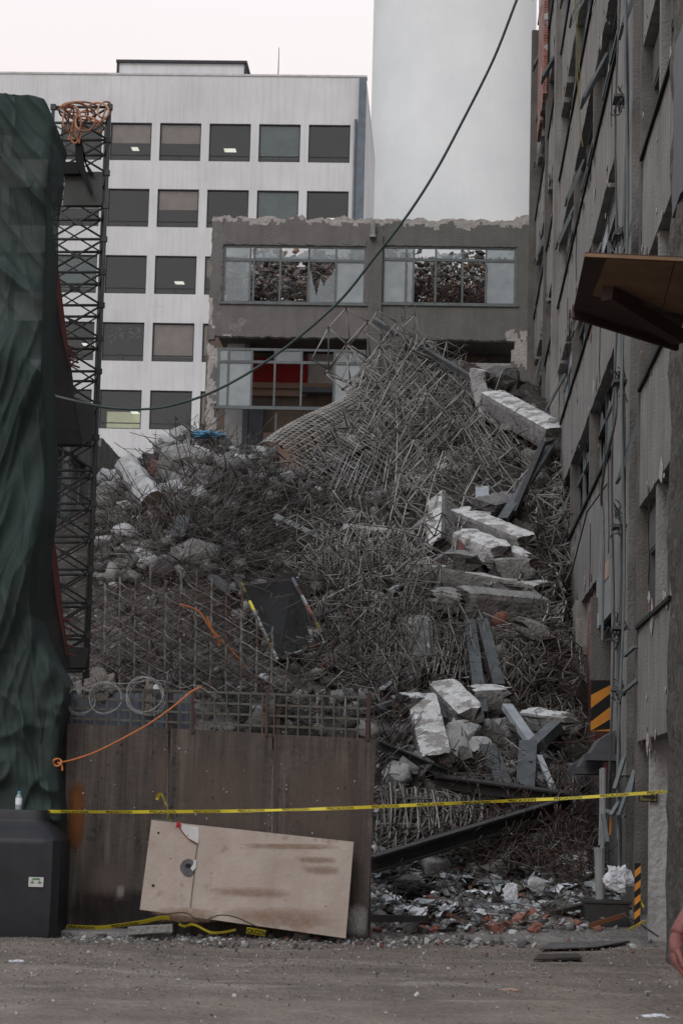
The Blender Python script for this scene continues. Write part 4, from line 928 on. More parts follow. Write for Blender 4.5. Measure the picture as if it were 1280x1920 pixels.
# ---------------------------------------------------------------- steel lattice joists, one object each
def joist_mesh(name, L_, w_, h_, pitch_, r, seed):
    g = random.Random(seed); A = []; B = []; n = int(L_/pitch_); bow = g.uniform(-.25, .25); tw = g.uniform(-.6, .6)
    def pt(x, y, z):
        s = x/L_-.5; a = tw*s; return (x-L_/2, y*math.cos(a)-z*math.sin(a)+bow*s*s*2, y*math.sin(a)+z*math.cos(a)+bow*.4*s*s)
    for i in range(n):
        x0, x1, xm = i*pitch_, (i+1)*pitch_, (i+.5)*pitch_
        for sgn in (-1, 1):
            if g.random() > .06: A.append(pt(x0, sgn*w_, 0)); B.append(pt(x1, sgn*w_, 0))
            A.append(pt(x0, sgn*w_, 0)); B.append(pt(xm, 0, h_)); A.append(pt(xm, 0, h_)); B.append(pt(x1, sgn*w_, 0))
        if i < n-1: A.append(pt(xm, 0, h_)); B.append(pt(xm+pitch_, 0, h_))
        if i % 2 == 0: A.append(pt(x0, -w_, 0)); B.append(pt(x0, w_, 0))
    A = np.array(A); B = np.array(B); return A, B, np.full(len(A), r)
protos = []
for i, (L_, w_, h_, p_, r_, mm) in enumerate(((2.6, .17, .30, .36, .007, 'rod'), (2.0, .14, .26, .30, .007, 'rod_light'), (3.4, .2, .34, .42, .009, 'rod'), (1.7, .15, .28, .3, .0075, 'rod_brown'), (2.4, .2, .32, .36, .0085, 'rod_brown'))):
    A, B, R = joist_mesh('j', L_, w_, h_, p_, r_, i); protos.append(rodmesh('lattice_joist', A, B, R, np.zeros(len(A), int), [M[mm]]))
def joists(poly, n, seed, ang, spread, lab, grp, pick, lift=.25, sc=1.0):
    g = random.Random(seed)
    for p in spots(poly, n, seed):
        o = obj_from('lattice_joist', protos[g.choice(pick)]); o.location = Vector(p)+Vector((0, 0, g.random()*lift)); 
        tilt = g.gauss(ang, spread)
        R = Matrix.Rotation(-math.radians(tilt), 3, 'Y') @ Matrix.Rotation(g.gauss(0, .5), 3, 'Z') @ Matrix.Rotation(g.uniform(-1.2, .6), 3, 'X')
        o.rotation_euler = R.to_euler(); k = sc*g.uniform(.75, 1.2); o.scale = (k, k, k); tag(o, lab, 'joist', grp)
joists([(520,880),(640,800),(700,620),(790,640),(900,740),(990,790),(1000,960),(780,980),(560,950)], 40, 1, 52, 22, 'thin steel lattice joist lying in the upper tangle below the grey frontage', 'lattice joists in the upper tangle', [0, 1, 2, 3])
joists([(560,990),(790,1000),(760,1130),(640,1180),(580,1090)], 30, 2, -18, 30, 'thin steel lattice joist lying in the middle of the heap left of the white beams', 'lattice joists in the middle tangle', [0, 1, 2])
joists([(995,900),(1048,890),(1055,1190),(1010,1190)], 26, 3, 15, 35, 'thin steel lattice joist caught between the heap and the damaged wing', 'lattice joists beside the damaged wing', [0, 1, 1], sc=.75)
joists([(700,1450),(900,1490),(930,1540),(860,1570),(700,1600)], 22, 4, -12, 14, 'thin steel lattice joist lying low beside the right end of the plywood hoarding', 'lattice joists beside the hoarding', [0, 1, 4], sc=.7)
joists([(560,1180),(740,1180),(860,1220),(760,1300),(600,1290)], 30, 5, 40, 40, 'thin brown lattice joist half buried above the right end of the hoarding', 'lattice joists above the hoarding', [3, 4, 0], sc=.8)
joists([(200,1090),(460,1090),(520,1260),(400,1290),(200,1290)], 30, 6, 20, 40, 'thin brown lattice joist on the dark slope behind the bar screen', 'lattice joists behind the bar screen', [3, 4], sc=.8) if 0 else None
joists([(860,1180),(1050,1200),(1060,1440),(900,1300)], 24, 7, 30, 45, 'thin brown lattice joist on the lower right slope near the damaged wing', 'lattice joists on the lower right slope', [3, 4, 0], sc=.7)

# ---------------------------------------------------------------- collapsed space-frame sheets
def space_frame(name, label, c, nu, nv, depth, r, mats, seed, bend=0, miss=.12, jit=.05, dark_nodes=True, order='A'):
    """c: four corners in space (A, B, C, D); a two-layer grid of rods joined at nodes"""
    g = random.Random(seed); A, B, C_, D_ = [Vector(p) for p in c]; nrm = (B-A).cross(D_-A).normalized()
    if nrm.y > 0: nrm = -nrm
    def pt(s, t):
        p = A.lerp(B, s).lerp(D_.lerp(C_, s), t); return p+nrm*bend*(math.sin(math.pi*s)*.6+math.sin(math.pi*t))
    J = lambda: Vector((g.gauss(0, jit), g.gauss(0, jit), g.gauss(0, jit)))
    T_ = [[pt(i/nu, k/nv)+J() for k in range(nv+1)] for i in range(nu+1)]
    L2 = [[pt((i+.5)/nu, (k+.5)/nv)-nrm*depth+J() for k in range(nv)] for i in range(nu)]
    a = []; b = []; mi = []
    def rod(p, q_, m):
        if g.random() > miss: a.append(p); b.append(q_); mi.append(m)
    for i in range(nu+1):
        for k in range(nv+1):
            if i < nu: rod(T_[i][k], T_[i+1][k], 1)
            if k < nv: rod(T_[i][k], T_[i][k+1], 0)
    for i in range(nu):
        for k in range(nv):
            for (x, y) in ((0, 0), (1, 0), (1, 1), (0, 1)): rod(L2[i][k], T_[i+x][k+y], 0)
            if i < nu-1: rod(L2[i][k], L2[i+1][k], 0)
            if k < nv-1: rod(L2[i][k], L2[i][k+1], 0)
    o = c[3]; root = thing(name, label, 'space frame', Vector(o)); off = np.array(o)
    A_ = np.array([tuple(p) for p in a])-off; B_ = np.array([tuple(p) for p in b])-off
    obj_from('rods', rodmesh('rods', A_, B_, np.full(len(a), r), mi, mats), root)
    if dark_nodes:
        m2 = MB()
        for row in T_+L2:
            for p in row: m2.box(p.x-r*2, p.x+r*2, p.y-r*2, p.y+r*2, p.z-r*2, p.z+r*2)
        tag(m2.build('node_connectors', M['rebar'], root), kind='stuff')
    return root
RD = [M['rod'], M['rod_light']]; RB = [M['rod_brown'], M['rod']]
def corners(pp, l=.7, ds=None):
    return [H(px, py, l, 58) if ds is None else P(px, py, ds[i]) for i, (px, py) in enumerate(pp)]
space_frame('roof_truss', 'uppermost pale space frame standing clear against the grey frontage', corners([(580,672),(648,578),(800,690),(715,800)], ds=(60.5, 61, 60, 59.3)), 2, 4, .8, .017, RD, 1, .1, .08)
space_frame('roof_truss', 'large pale space frame sheet draped over the crest under the leaning dark steel bar', corners([(672,770),(745,612),(905,735),(850,880)], ds=(57.5, 60, 57.6, 55)), 4, 6, .7, .0125, RD, 2, .25, .1, .07)
space_frame('roof_truss', 'crushed space frame sheet on the slope just under the crest', corners([(640,900),(700,760),(900,830),(880,985)], ds=(53, 57, 54, 50)), 3, 5, .55, .011, RD, 3, .2, .15, .09)
space_frame('roof_truss', 'crushed space frame sheet left of the fallen white beam near the crest', corners([(820,850),(880,720),(985,880),(930,990)], ds=(54, 57, 51, 48)), 3, 3, .5, .011, RB, 4, .1, .15, .08)
space_frame('roof_truss', 'flattened space frame in the dark belt above the white rod fringe', corners([(560,985),(600,900),(860,930),(840,1000)], ds=(48.5, 52, 50, 46.5)), 2, 7, .4, .009, RB, 5, .1, .2, .08)
space_frame('roof_truss', 'pale space frame fringe spilling down in the middle of the heap', corners([(590,1080),(600,978),(790,1000),(740,1120)], ds=(44, 47, 46.5, 43)), 3, 6, .4, .0095, RD, 6, .2, .15, .07)
space_frame('roof_truss', 'brown space frame hanging down right of the dark hollow', corners([(620,1260),(640,1110),(800,1130),(770,1290)], ds=(38.2, 43, 42, 37)), 4, 5, .35, .0075, RB, 7, .15, .15, .05)
space_frame('roof_truss', 'pale zigzag space frame standing against the damaged wing', corners([(1000,1180),(992,930),(1052,900),(1052,1190)], ds=(42, 46.5, 46, 41)), 9, 2, .4, .012, [M['rod'], M['rod_brown']], 8, .05, .12, .07)
space_frame('roof_truss', 'low flattened space frame beside the hoarding above the black girder', corners([(706,1610),(706,1452),(930,1500),(925,1545)], ds=(30.5, 33.5, 33.6, 32.5)), 6, 9, .25, .009, RB, 9, .08, .12, .04)
# rolled lattice: parallel slats curled like a barrel
def barrel():
    a = P(512, 872, 55); b = P(672, 775, 58); ax = (b-a).normalized(); d, s, u = frame_of(b-a); R = .62; A = []; B = []; mi = []; g = random.Random(8)
    n = 16; m = 26
    def pt(t, k): th = math.radians(-50+k*190/n); return a.lerp(b, t)+(u*math.cos(th)+s*math.sin(th))*R*(1+.1*math.sin(t*5))
    for k in range(n+1): 
        for j in range(8): A.append(pt(j/8, k)); B.append(pt((j+1)/8+(g.uniform(0, .12) if j == 7 else 0), k)); mi.append(1)
    for j in range(m+1):
        for k in range(n): A.append(pt(j/m, k)); B.append(pt(j/m+.02, k+1)); mi.append(0)
    for j in range(m*2): t = g.random(); k = g.random()*n; p = pt(t, k); A.append(p); B.append(p-u*g.uniform(.3, .9)+s*g.uniform(-.2, .3)+ax*g.uniform(.1, .5)); mi.append(0)
    root = thing('rolled_lattice', 'pale lattice sheet curled like a barrel on the ridge left of the crest', 'lattice', a); off = np.array(a)
    obj_from('slats', rodmesh('slats', np.array(A)-off, np.array(B)-off, np.full(len(A), .017), mi, [M['rod'], M['rod_light']]), root)
barrel()
# sheets of crushed space frame all over the slope
def sheets_of(poly, n, seed, e1, e2, sz, nu, nv, r, mats, lab, grp, depth=.45):
    g = random.Random(seed); c = region(poly, n, seed)
    for (cx, cyy) in c:
        a = g.gauss(0, .35); k = g.uniform(.75, 1.3); ca, sa = math.cos(a), math.sin(a); rot = lambda v: Vector((v[0]*ca-v[1]*sa, v[0]*sa+v[1]*ca))*sz*k*.5
        x1, x2 = rot(e1), rot(e2); d0 = D(cx, cyy, 54); pp = []; lift = g.uniform(.25, .9)
        for (s1, s2) in ((-1, -1), (1, -1), (1, 1), (-1, 1)):
            px, py = cx+x1.x*s1+x2.x*s2, cyy+x1.y*s1+x2.y*s2; h_ = hit([px], [py])[0]; d = h_[1] if not np.isnan(h_[1]) and abs(h_[1]-d0) < 5 else d0+g.uniform(-.5, 1)
            pp.append(P(px, py, min(d, d0+2)-lift-g.uniform(0, .5)))
        o = space_frame('roof_truss', lab, pp, nu, nv, depth, r, mats, seed*100+int(cx), g.uniform(-.1, .3), .09, .032, dark_nodes=True); o['group'] = grp
sheets_of([(660,740),(720,680),(790,690),(880,780),(950,870),(880,960),(700,960),(640,900)], 15, 31, (.55, -1), (1, .7), 135, 3, 3, .010, RD, 'crumpled pale space frame piece in the upper tangle below the grey frontage', 'space frame pieces in the upper tangle')
sheets_of([(570,1000),(790,1010),(770,1130),(690,1190),(600,1100)], 10, 32, (.3, 1), (1, .25), 125, 3, 3, .0085, [M['rod'], M['rod_brown']], 'crumpled brownish space frame piece in the middle of the heap', 'space frame pieces in the middle tangle', .35)
sheets_of([(640,1150),(860,1180),(860,1280),(700,1290)], 8, 33, (.1, 1), (1, .1), 115, 4, 4, .007, RB, 'crumpled brown space frame piece above the right end of the hoarding', 'space frame pieces above the hoarding', .3)
sheets_of([(1000,930),(1045,920),(1050,1180),(1015,1180)], 6, 34, (0, 1), (1, .3), 52, 5, 2, .012, RD, 'pale zigzag space frame piece beside the damaged wing', 'space frame pieces beside the damaged wing', .35)
sheets_of([(940,1190),(1050,1200),(1050,1330),(960,1310)], 5, 35, (.2, 1), (1, -.2), 70, 5, 4, .008, RB, 'crumpled brown space frame piece on the lower right slope', 'space frame pieces on the lower right slope', .3)
def mesh_sheet(label, pp, n, m_, r, mats, lift, seed, bend=.035, fan=.03):
    g = random.Random(seed); c = []
    for px, py in pp: h_ = hit([px], [py])[0]; c.append(P(px, py, (h_[1] if not np.isnan(h_[1]) else D((pp[0][0]+pp[2][0])/2, (pp[0][1]+pp[2][1])/2, 55))-lift))
    A_, B_, C_, D_ = c; nr = (B_-A_).cross(D_-A_).normalized(); nr = nr if nr.y < 0 else -nr; A = []; B = []; mi = []
    pt = lambda s, t: A_.lerp(B_, s).lerp(D_.lerp(C_, s), t)+nr*bend*math.sin(math.pi*t)*(1+.5*math.sin(s*7+seed))
    for i in range(n+1):
        s = i/n; t0, t1 = g.uniform(0, .12), 1-g.uniform(0, .2); ds = g.gauss(0, fan); prev = None; mm = g.choice([0, 0, 1, 2]); off_ = nr*g.uniform(0, .12)
        for k in range(6):
            t = t0+(t1-t0)*k/5; q_ = pt(s+ds*(k/5), t)+off_
            if prev is not None: A.append(prev); B.append(q_); mi.append(mm)
            prev = q_
        if i % 2 and i < n:
            for k in range(7):
                t = k/7; A.append(pt(s, t)); B.append(pt(s+1/n, t+.07)-nr*.18); mi.append(2); A.append(pt(s+1/n, t+.07)-nr*.18); B.append(pt(s+2/n if i < n-1 else s, t+.14)); mi.append(0)
    for k in range(m_): 
        t = (k+.5)/m_
        for j in range(6): A.append(pt(j/6, t)+nr*.02); B.append(pt((j+1)/6, t)+nr*.02); mi.append(0)
    root = thing('mesh_sheet', label, 'mesh sheet', A_); off = np.array(A_)
    obj_from('bars', rodmesh('bars', np.array([tuple(p) for p in A])-off, np.array([tuple(p) for p in B])-off, np.full(len(A), r), mi, mats), root)
RM3 = [M['rod'], M['rod_light'], M['rod_brown']]
mesh_sheet('sheet of long parallel pale bars lying just below the rolled lattice', [(545,880),(680,800),(790,880),(650,945)], 22, 3, .0095, RM3, .8, 1)
mesh_sheet('sheet of long pale bars slanting up right across the crest', [(680,800),(760,905),(900,770),(800,660)], 16, 5, .010, RM3, 1.0, 2)
mesh_sheet('fringe of short parallel pale bars hanging mid-heap under the long white board', [(600,985),(795,1000),(765,1075),(585,1050)], 36, 1, .0095, RM3, .8, 3, fan=.05)
mesh_sheet('sheet of parallel bars lying between the rolled lattice and the middle cluster', [(640,850),(850,845),(830,955),(600,935)], 32, 2, .0085, RM3, .8, 4, fan=.03)
mesh_sheet('folded sheet of pale bars left of the steel uprights', [(640,1090),(780,1130),(760,1270),(650,1240)], 16, 5, .009, RM3, .7, 5, fan=.04)
mesh_sheet('hanging sheet of thin bars below the level grey beam', [(780,1190),(870,1195),(850,1285),(770,1285)], 14, 3, .008, RM3, .6, 6, fan=.06)
mesh_sheet('sheet of pale bars tilted against the slope left of the fallen white beam', [(840,760),(900,730),(985,850),(920,900)], 10, 4, .0095, RM3, .9, 7)
mesh_sheet('flat sheet of parallel bars low between the hoarding and the long girders', [(708,1470),(905,1500),(900,1560),(708,1580)], 34, 2, .0085, RM3, .6, 8, fan=.05)
# upright bar screen on the left, in front of the dark slope
def screen():
    g = random.Random(9); root = thing('bar_screen', 'rusty upright lattice screen of crossed bars above the hoarding', 'lattice', P(320, 1290, 31.0)); off = np.array(P(320, 1290, 31.0)); A = []; B = []; R = []; mi = []
    top_ = lambda x: 1092+8*math.sin(x*.11)+(max(0, x-400)**2*.0078)
    dep = lambda y: 30.2+(1300-y)*.008
    for i in range(16):
        px = 166+i*28.5; prev = None; n = 9; y1 = top_(px)-g.uniform(0, 22)
        for k in range(n+1):
            p = P(px+3*k/n+g.uniform(-1.2, 1.2), 1300+(y1-1300)*k/n, dep(1300+(y1-1300)*k/n))
            if prev is not None: A.append(prev); B.append(p); R.append(.0145); mi.append(g.choice([0, 0, 1]))
            prev = p
    for lay, sh in ((0, 0), (.35, 11)):
        for sg in (1, -1):
            for i in range(-14, 26):
                prev = None
                for k in range(31):
                    x = 166+k*14.25; y = 1300-i*24-sg*.58*(x-166)+(230 if sg > 0 else 0)-sh; 
                    if y > 1300 or y < top_(x)+g.uniform(-6, 10): prev = None; continue
                    p = P(x+g.uniform(-1.5, 1.5), y+g.uniform(-1.5, 1.5), dep(y)+.03*sg+lay)
                    if prev is not None and g.random() > .05: A.append(prev); B.append(p); R.append(.0085 if lay == 0 else .006); mi.append(g.choice([0, 3, 0, 0] if lay == 0 else [0, 1]))
                    prev = p
    A = np.array([tuple(p) for p in A])-off; B = np.array([tuple(p) for p in B])-off
    obj_from('bars', rodmesh('bars', A, B, R, mi, [M['rod_brown'], M['rebar_rust'], M['rebar_grey'], M['rod']]), root)
screen()

def onheap(x_): return not np.isnan(hit([x_[0]], [x_[1]])[0][0])
# ---------------------------------------------------------------- concrete beams and blocks
def concrete_beam(label, a, b, w_, h_, roll=0, top='painted', side='concrete', rag=.03, seed=0, la=.25, lb=.25, da=None, db=None, group=None, cat='concrete beam', name='concrete_beam', paint=0):
    fd = lambda d_, x_: d_ if not onheap(x_) else min(d_, D(*x_)-1.15)
    p = P(a[0], a[1], fd(da, a)); q_ = P(b[0], b[1], fd(db, b))
    d, s, u = frame_of(q_-p); g = random.Random(seed+int(a[0])); L_ = (q_-p).length
    if roll: Rm = Matrix.Rotation(roll, 3, d); s = Rm@s; u = Rm@u
    n = max(4, int(L_/.12)); mseg = 5; ring = []
    for k in range(4):
        for j in range(mseg):
            t = j/mseg; c = [(-1, -1), (1, -1), (1, 1), (-1, 1)]; x = c[k][0]+(c[(k+1) % 4][0]-c[k][0])*t; y = c[k][1]+(c[(k+1) % 4][1]-c[k][1])*t
            if j == 0: x *= .93; y *= .93
            ring.append((x, y))
    mb = MB(); m = len(ring)
    for i in range(n+1):
        t = i/n; endf = (1-.12*(i in (0, n)))
        for j, (x, y) in enumerate(ring):
            ex = rag*3.2*mn.noise(Vector((x*2, y*2, seed*3.1)))*(1 if i == 0 else 0)-rag*3.2*mn.noise(Vector((x*2+9, y*2, seed*3.1)))*(1 if i == n else 0)
            base_ = p.lerp(q_, t)+d*(ex+(.5*rag*mn.noise(Vector((i*.7, j*.3, seed))) if 0 < i < n else 0))
            k = 1+rag*1.3*mn.noise(Vector((i*.45, x*1.5+seed, y*1.5)))-(rag*3*max(0, mn.noise(Vector((i*.5, j*9.0, seed+4)))) if j % mseg == 0 else 0)
            mb.v.append(base_+s*x*w_/2*k*endf+u*y*h_/2*k*endf)
    for i in range(n):
        for j in range(m):
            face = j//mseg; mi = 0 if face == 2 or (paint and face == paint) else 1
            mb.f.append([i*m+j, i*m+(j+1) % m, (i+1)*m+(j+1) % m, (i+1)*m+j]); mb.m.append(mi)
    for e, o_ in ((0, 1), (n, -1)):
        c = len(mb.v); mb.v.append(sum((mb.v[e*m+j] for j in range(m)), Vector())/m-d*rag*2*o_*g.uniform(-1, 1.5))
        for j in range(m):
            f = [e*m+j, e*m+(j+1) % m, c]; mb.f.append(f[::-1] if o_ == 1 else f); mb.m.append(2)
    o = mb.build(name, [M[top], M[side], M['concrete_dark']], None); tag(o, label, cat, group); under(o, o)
    m2 = MB()
    for e, sg in ((p, -1), (q_, 1)):        # bars sticking out of the broken ends
        for k in range(g.randint(1, 4)):
            c = e+s*g.uniform(-.35, .35)*w_+u*g.uniform(-.35, .35)*h_-d*sg*.03; v1 = c+d*sg*g.uniform(.12, .3); m2.tube([c, v1, v1+Vector((g.uniform(-.15, .15), g.uniform(-.1, .1), g.uniform(-.2, .12)))], .009, 5)
    tag(m2.build('rebar_stubs', M['rebar_rust'], o), kind='stuff'); return o
cb = concrete_beam
cb('white-topped concrete beam sliding down beside the damaged wing near the crest', (922, 752), (1045, 822), .62, .55, .15, da=54, db=48.5, seed=1)
cb('grey concrete plank standing almost upright left of the white-topped beam near the crest', (895, 712), (912, 785), .38, .14, .2, da=55, db=53.5, seed=2, top='concrete')
cb('small pale slab stub on top of the upright plank near the crest', (884, 700), (912, 706), .2, .3, 0, da=55.2, db=54.8, seed=3)
cb('dark angular concrete block above the white-topped beam near the crest', (915, 715), (962, 712), .66, .62, .7, da=55.6, db=55, top='concrete_dark', side='concrete_dark', seed=4, rag=.09, cat='concrete block', name='concrete_block')
cb('pale concrete lump jutting out under the white-topped beam near the crest', (938, 812), (968, 800), .3, .3, .5, da=51.5, db=51.5, top='concrete', rag=.12, seed=5, cat='concrete block', name='concrete_block')
cb('upright white concrete stub with a chipped point, leftmost of the middle cluster', (828, 942), (826, 1030), .46, .5, .75, da=46, db=44.5, seed=6, rag=.08, paint=1)
cb('slanting grey slab leaning behind the upright white stub', (852, 945), (778, 1003), .5, .16, .5, da=47, db=46.2, seed=7, top='concrete')
cb('white painted beam sloping right at the top of the middle cluster', (858, 968), (988, 1022), .45, .42, .25, da=46.2, db=44.5, seed=8, rag=.05)
cb('short thick white beam lying just under the sloping one in the middle cluster', (865, 1010), (942, 1042), .48, .42, .3, da=45, db=44, seed=9, rag=.06, paint=1)
cb('long pale beam with a dark red end cap in the middle cluster', (792, 1072), (1005, 1112), .40, .36, .25, da=44.5, db=43, seed=10, rag=.05)
cb('big square grey beam lying level at the foot of the middle cluster', (862, 1130), (1015, 1144), .50, .58, .38, da=43, db=42, seed=11, rag=.03, top='concrete')
cb('short broken stub at the left end of the big level beam', (814, 1122), (864, 1130), .42, .38, .5, da=43.4, db=43, seed=12, rag=.09, top='concrete', cat='concrete block', name='concrete_block')
cb('grey block behind the long red-ended beam', (925, 1068), (988, 1066), .4, .42, .1, da=44.6, db=44.2, seed=13, rag=.07, top='concrete', cat='concrete block', name='concrete_block')
cb('small dark block wedged under the short thick white beam', (842, 1052), (880, 1056), .4, .4, .3, da=44.8, db=44.6, seed=14, rag=.1, top='concrete', side='concrete_dark', cat='concrete block', name='concrete_block')
cb('flat grey slab behind the upright sheet metal in the middle cluster', (905, 952), (962, 938), .5, .3, .4, da=47.5, db=47.2, seed=15, rag=.08, top='concrete')
cb('thin pale slab at the right end of the long red-ended beam', (965, 1098), (1022, 1092), .35, .1, .2, da=43.2, db=43, seed=16, rag=.06)
cb('white-topped beam standing steeply at the lower right of the heap', (790, 1322), (818, 1436), .50, .44, .12, da=36.4, db=34.2, seed=17, rag=.035, paint=2)
cb('thick white beam end tilted down right, above the steep beam', (830, 1298), (882, 1352), .50, .46, .25, da=37, db=35.8, seed=18, rag=.05)
cb('small cubic white block behind the feet of the steel uprights', (884, 1308), (948, 1306), .38, .36, .3, da=37.4, db=37.2, seed=19, rag=.06)
cb('pale patchy slab edge lying right of the steel uprights', (985, 1342), (1062, 1352), .4, .22, .3, da=37, db=36.6, seed=20, rag=.1)
cb('whitish broken block at the left behind the curved rail', (755, 1318), (800, 1320), .3, .3, .3, da=37.2, db=37, seed=21, rag=.1, cat='concrete block', name='concrete_block')
cb('broken grey slab tilted left behind the upright white stub', (800, 985), (838, 962), .4, .2, .6, da=46, db=46, seed=31, rag=.1, top='concrete')
cb('short grey beam end poking out under the right end of the big level beam', (975, 1172), (1022, 1190), .34, .3, .3, da=42, db=42, seed=32, rag=.1, top='concrete')
cb('white chipped block right of the short thick white beam', (948, 1040), (985, 1050), .34, .34, .5, da=44.5, db=44.5, seed=33, rag=.1)
cb('grey slab leaning steeply against the thick white beam end', (845, 1370), (862, 1420), .4, .22, .5, da=36, db=35, seed=34, rag=.1, top='concrete')
cb('broken dark slab under the pale patchy slab edge', (975, 1372), (1035, 1380), .42, .25, .4, da=37, db=36.6, seed=35, rag=.1, top='concrete_dark', side='concrete_dark')
cb('brown upright slab half buried left of the two steel uprights', (785, 1175), (790, 1250), .4, .3, .4, da=39.5, db=38, seed=36, rag=.1, top='concrete_dark')
for i, (px, py, s, lab) in enumerate(((905,1384,.34,'rounded grey boulder left of the slanted steel plate'), (945,1366,.26,'grey boulder behind the rounded one'), (875,1400,.26,'grey boulder nearest the steep white beam'), (858,1378,.3,'pale boulder leaning on the steep white beam'), (756,1440,.2,'bluish boulder low behind the long thin girder'),
      (955,1372,.25,'grey boulder touching the pale channel bar'), (880,1320,.22,'white chunk between the two steel uprights'), (340,880,.44,'large smooth grey chunk high on the left heap'), (372,850,.2,'small grey chunk beside the large smooth one'), (405,875,.2,'grey chunk in the centre of the left crest'), (458,1000,.16,'pale lump under the crest of the left heap'),
      (205,930,.26,'flat grey chunk beside the left wing'), (228,1000,.17,'pale chunk at the left edge of the heap'), (280,1055,.14,'white chunk low in the left heap'), (355,1005,.14,'pale chunk right of the standing short board'), (325,1020,.18,'grey chunk left of the standing short board'), (1000,800,.3,'dark chunk under the white-topped beam'), (438,886,.16,'pale round chunk below the blue cloth'), (480,1055,.2,'grey chunk left of the dark hollow'),
      (700,1130,.18,'pale broken chunk left of the level beam'), (785,1190,.32,'tall brown chunk below the level beam'), (830,1660,.09,'dark pile of grit on the flat by the hoarding'), (1010,1660,.11,'pale slab piece on the flat right of centre'), (1048,1690,.10,'white chunk on the flat near the black box'), (770,1660,.13,'black crumpled lump on the flat'), (1035,1655,.10,'grey chunk on the flat below the rusty bars'))):
    mb = MB(); p = P(px, py, D(px, py)-.35); R = Matrix.Rotation(i*1.3, 3, 'Z') @ Matrix.Rotation(i*.7, 3, 'X'); random.seed(50+i); g = random
    k = len(mb.v)
    import bmesh
    bm = bmesh.new(); bmesh.ops.create_icosphere(bm, subdivisions=3, radius=1)
    cuts = [Vector((g.gauss(0, 1), g.gauss(0, 1), g.gauss(0, 1))).normalized() for _ in range(9)]; cd_ = [g.uniform(.45, .85) for _ in cuts]
    for v in bm.verts:
        for c, dd in zip(cuts, cd_):
            e_ = v.co.dot(c)-dd
            if e_ > 0: v.co -= c*e_
        v.co *= 1+.06*mn.noise(v.co*3+Vector((i, 0, 0)))
        v.co = R@Vector((v.co.x*1.5, v.co.y*1.0, v.co.z*1.0))*s*1.15+p
    me = bpy.data.meshes.new('concrete_boulder'); 
    for v in bm.verts: v.co -= p
    bm.to_mesh(me); bm.free(); o = bpy.data.objects.new('concrete_boulder', me); COL.objects.link(o); o.location = p
    me.materials.append(M['concrete_dark'] if 'dark' in lab or 'black' in lab else M['white_chip'] if ('white' in lab or 'pale' in lab) else M['concrete']); tag(o, lab, 'concrete chunk')
random.seed(7)
# cloth-wrapped pillar on the left heap
p0, p1 = P(234, 868, 42.9), P(290, 945, 41.4); pts_ = [p0.lerp(p1, t) for t in lin(0, 1, 10)]; mb = MB(); n = 12
d, s, u = frame_of(p1-p0)
for i, p in enumerate(pts_):
    r = .235*(1+.10*math.sin(i*1.9)+.1*(i > 6))
    for j in range(n):
        th = 2*math.pi*j/n; rr = r*(1+.10*mn.noise(Vector((i*.9, math.cos(th)*2, math.sin(th)*2)))+.05*math.cos(4*th)); mb.v.append(p+(s*math.cos(th)+u*math.sin(th))*rr*(.6 if i == 0 else 1))
for i in range(10):
    for j in range(n): mb.f.append([i*n+j, i*n+(j+1) % n, (i+1)*n+(j+1) % n, (i+1)*n+j]); mb.m.append(0)
mb.f.append(list(range(n))[::-1]); mb.m.append(0); mb.f.append([10*n+j for j in range(n)]); mb.m.append(1)
o = mb.build('wrapped_pillar', [M['white_chip'], M['tan_wall']], None, smooth=False); tag(o, 'pale pillar wrapped in sheeting leaning on the left heap', 'pillar'); under(o, o)
mb = MB(); c = p0.lerp(p1, .62)
for k in range(24):
    a = 2*math.pi*k/24; b_ = 2*math.pi*(k+1)/24; mb.bar(c+(s*math.cos(a)+u*math.sin(a))*.262, c+(s*math.cos(b_)+u*math.sin(b_))*.262, .03, .015)
mb.build('tie_strap', M['zinc'], o)

# ---------------------------------------------------------------- steel sections
HB0 = 0
def hbeam(label, a, b, da, db, w_, h_, roll=0, m='beam_steel', t=.02, name='steel_beam', cat='steel beam', kind='I', bend=0):
    p, q_ = P(*a, min(da, D(*a)-.8) if onheap(a) else da), P(*b, min(db, D(*b)-.8) if onheap(b) else db); d, s, u = frame_of(q_-p)
    if roll: Rm = Matrix.Rotation(roll, 3, d); s = Rm@s; u = Rm@u
    mb = MB()
    def slab(cx, cy_, sx_, sy_):
        n = 8; k = len(mb.v)
        for i in range(n+1):
            f = i/n; c = p.lerp(q_, f)+u*(cy_+bend*math.sin(math.pi*f))+s*cx
            mb.v += [c-s*sx_-u*sy_, c+s*sx_-u*sy_, c+s*sx_+u*sy_, c-s*sx_+u*sy_]
        for i in range(n):
            for j in range(4): mb.f.append([k+i*4+j, k+i*4+(j+1) % 4, k+(i+1)*4+(j+1) % 4, k+(i+1)*4+j]); mb.m.append(0)
        mb.f += [[k+3, k+2, k+1, k], [k+n*4, k+n*4+1, k+n*4+2, k+n*4+3]]; mb.m += [0, 0]
    if kind == 'I': slab(0, h_/2-t/2, w_/2, t/2); slab(0, -h_/2+t/2, w_/2, t/2); slab(0, 0, t*.4, h_/2-t)
    elif kind == 'C': slab(0, h_/2-t/2, w_/2, t/2); slab(-w_/2+t/2, -t*.5, t/2, h_/2-t*.5); slab(w_/2-t/2, -t*.5, t/2, h_/2-t*.5)
    else: slab(0, 0, w_/2, h_/2)
    return tag(mb.build(name, M[m], None), label, cat)
hb = hbeam
hb('long dark steel bar leaning from the frontage down over the crest', (700, 600), (888, 712), 61, 55.8, .16, .16, m='beam_steel', t=.03)
hb('short dark square tube lying alone on the pale lattice slope', (600, 892), (687, 840), 52, 53.5, .2, .16, kind='B', m='beam_black')
hb('dark flat steel bar slanting down from under the white-topped beam', (1030, 838), (942, 975), 48.5, 46.5, .22, .1, kind='C')
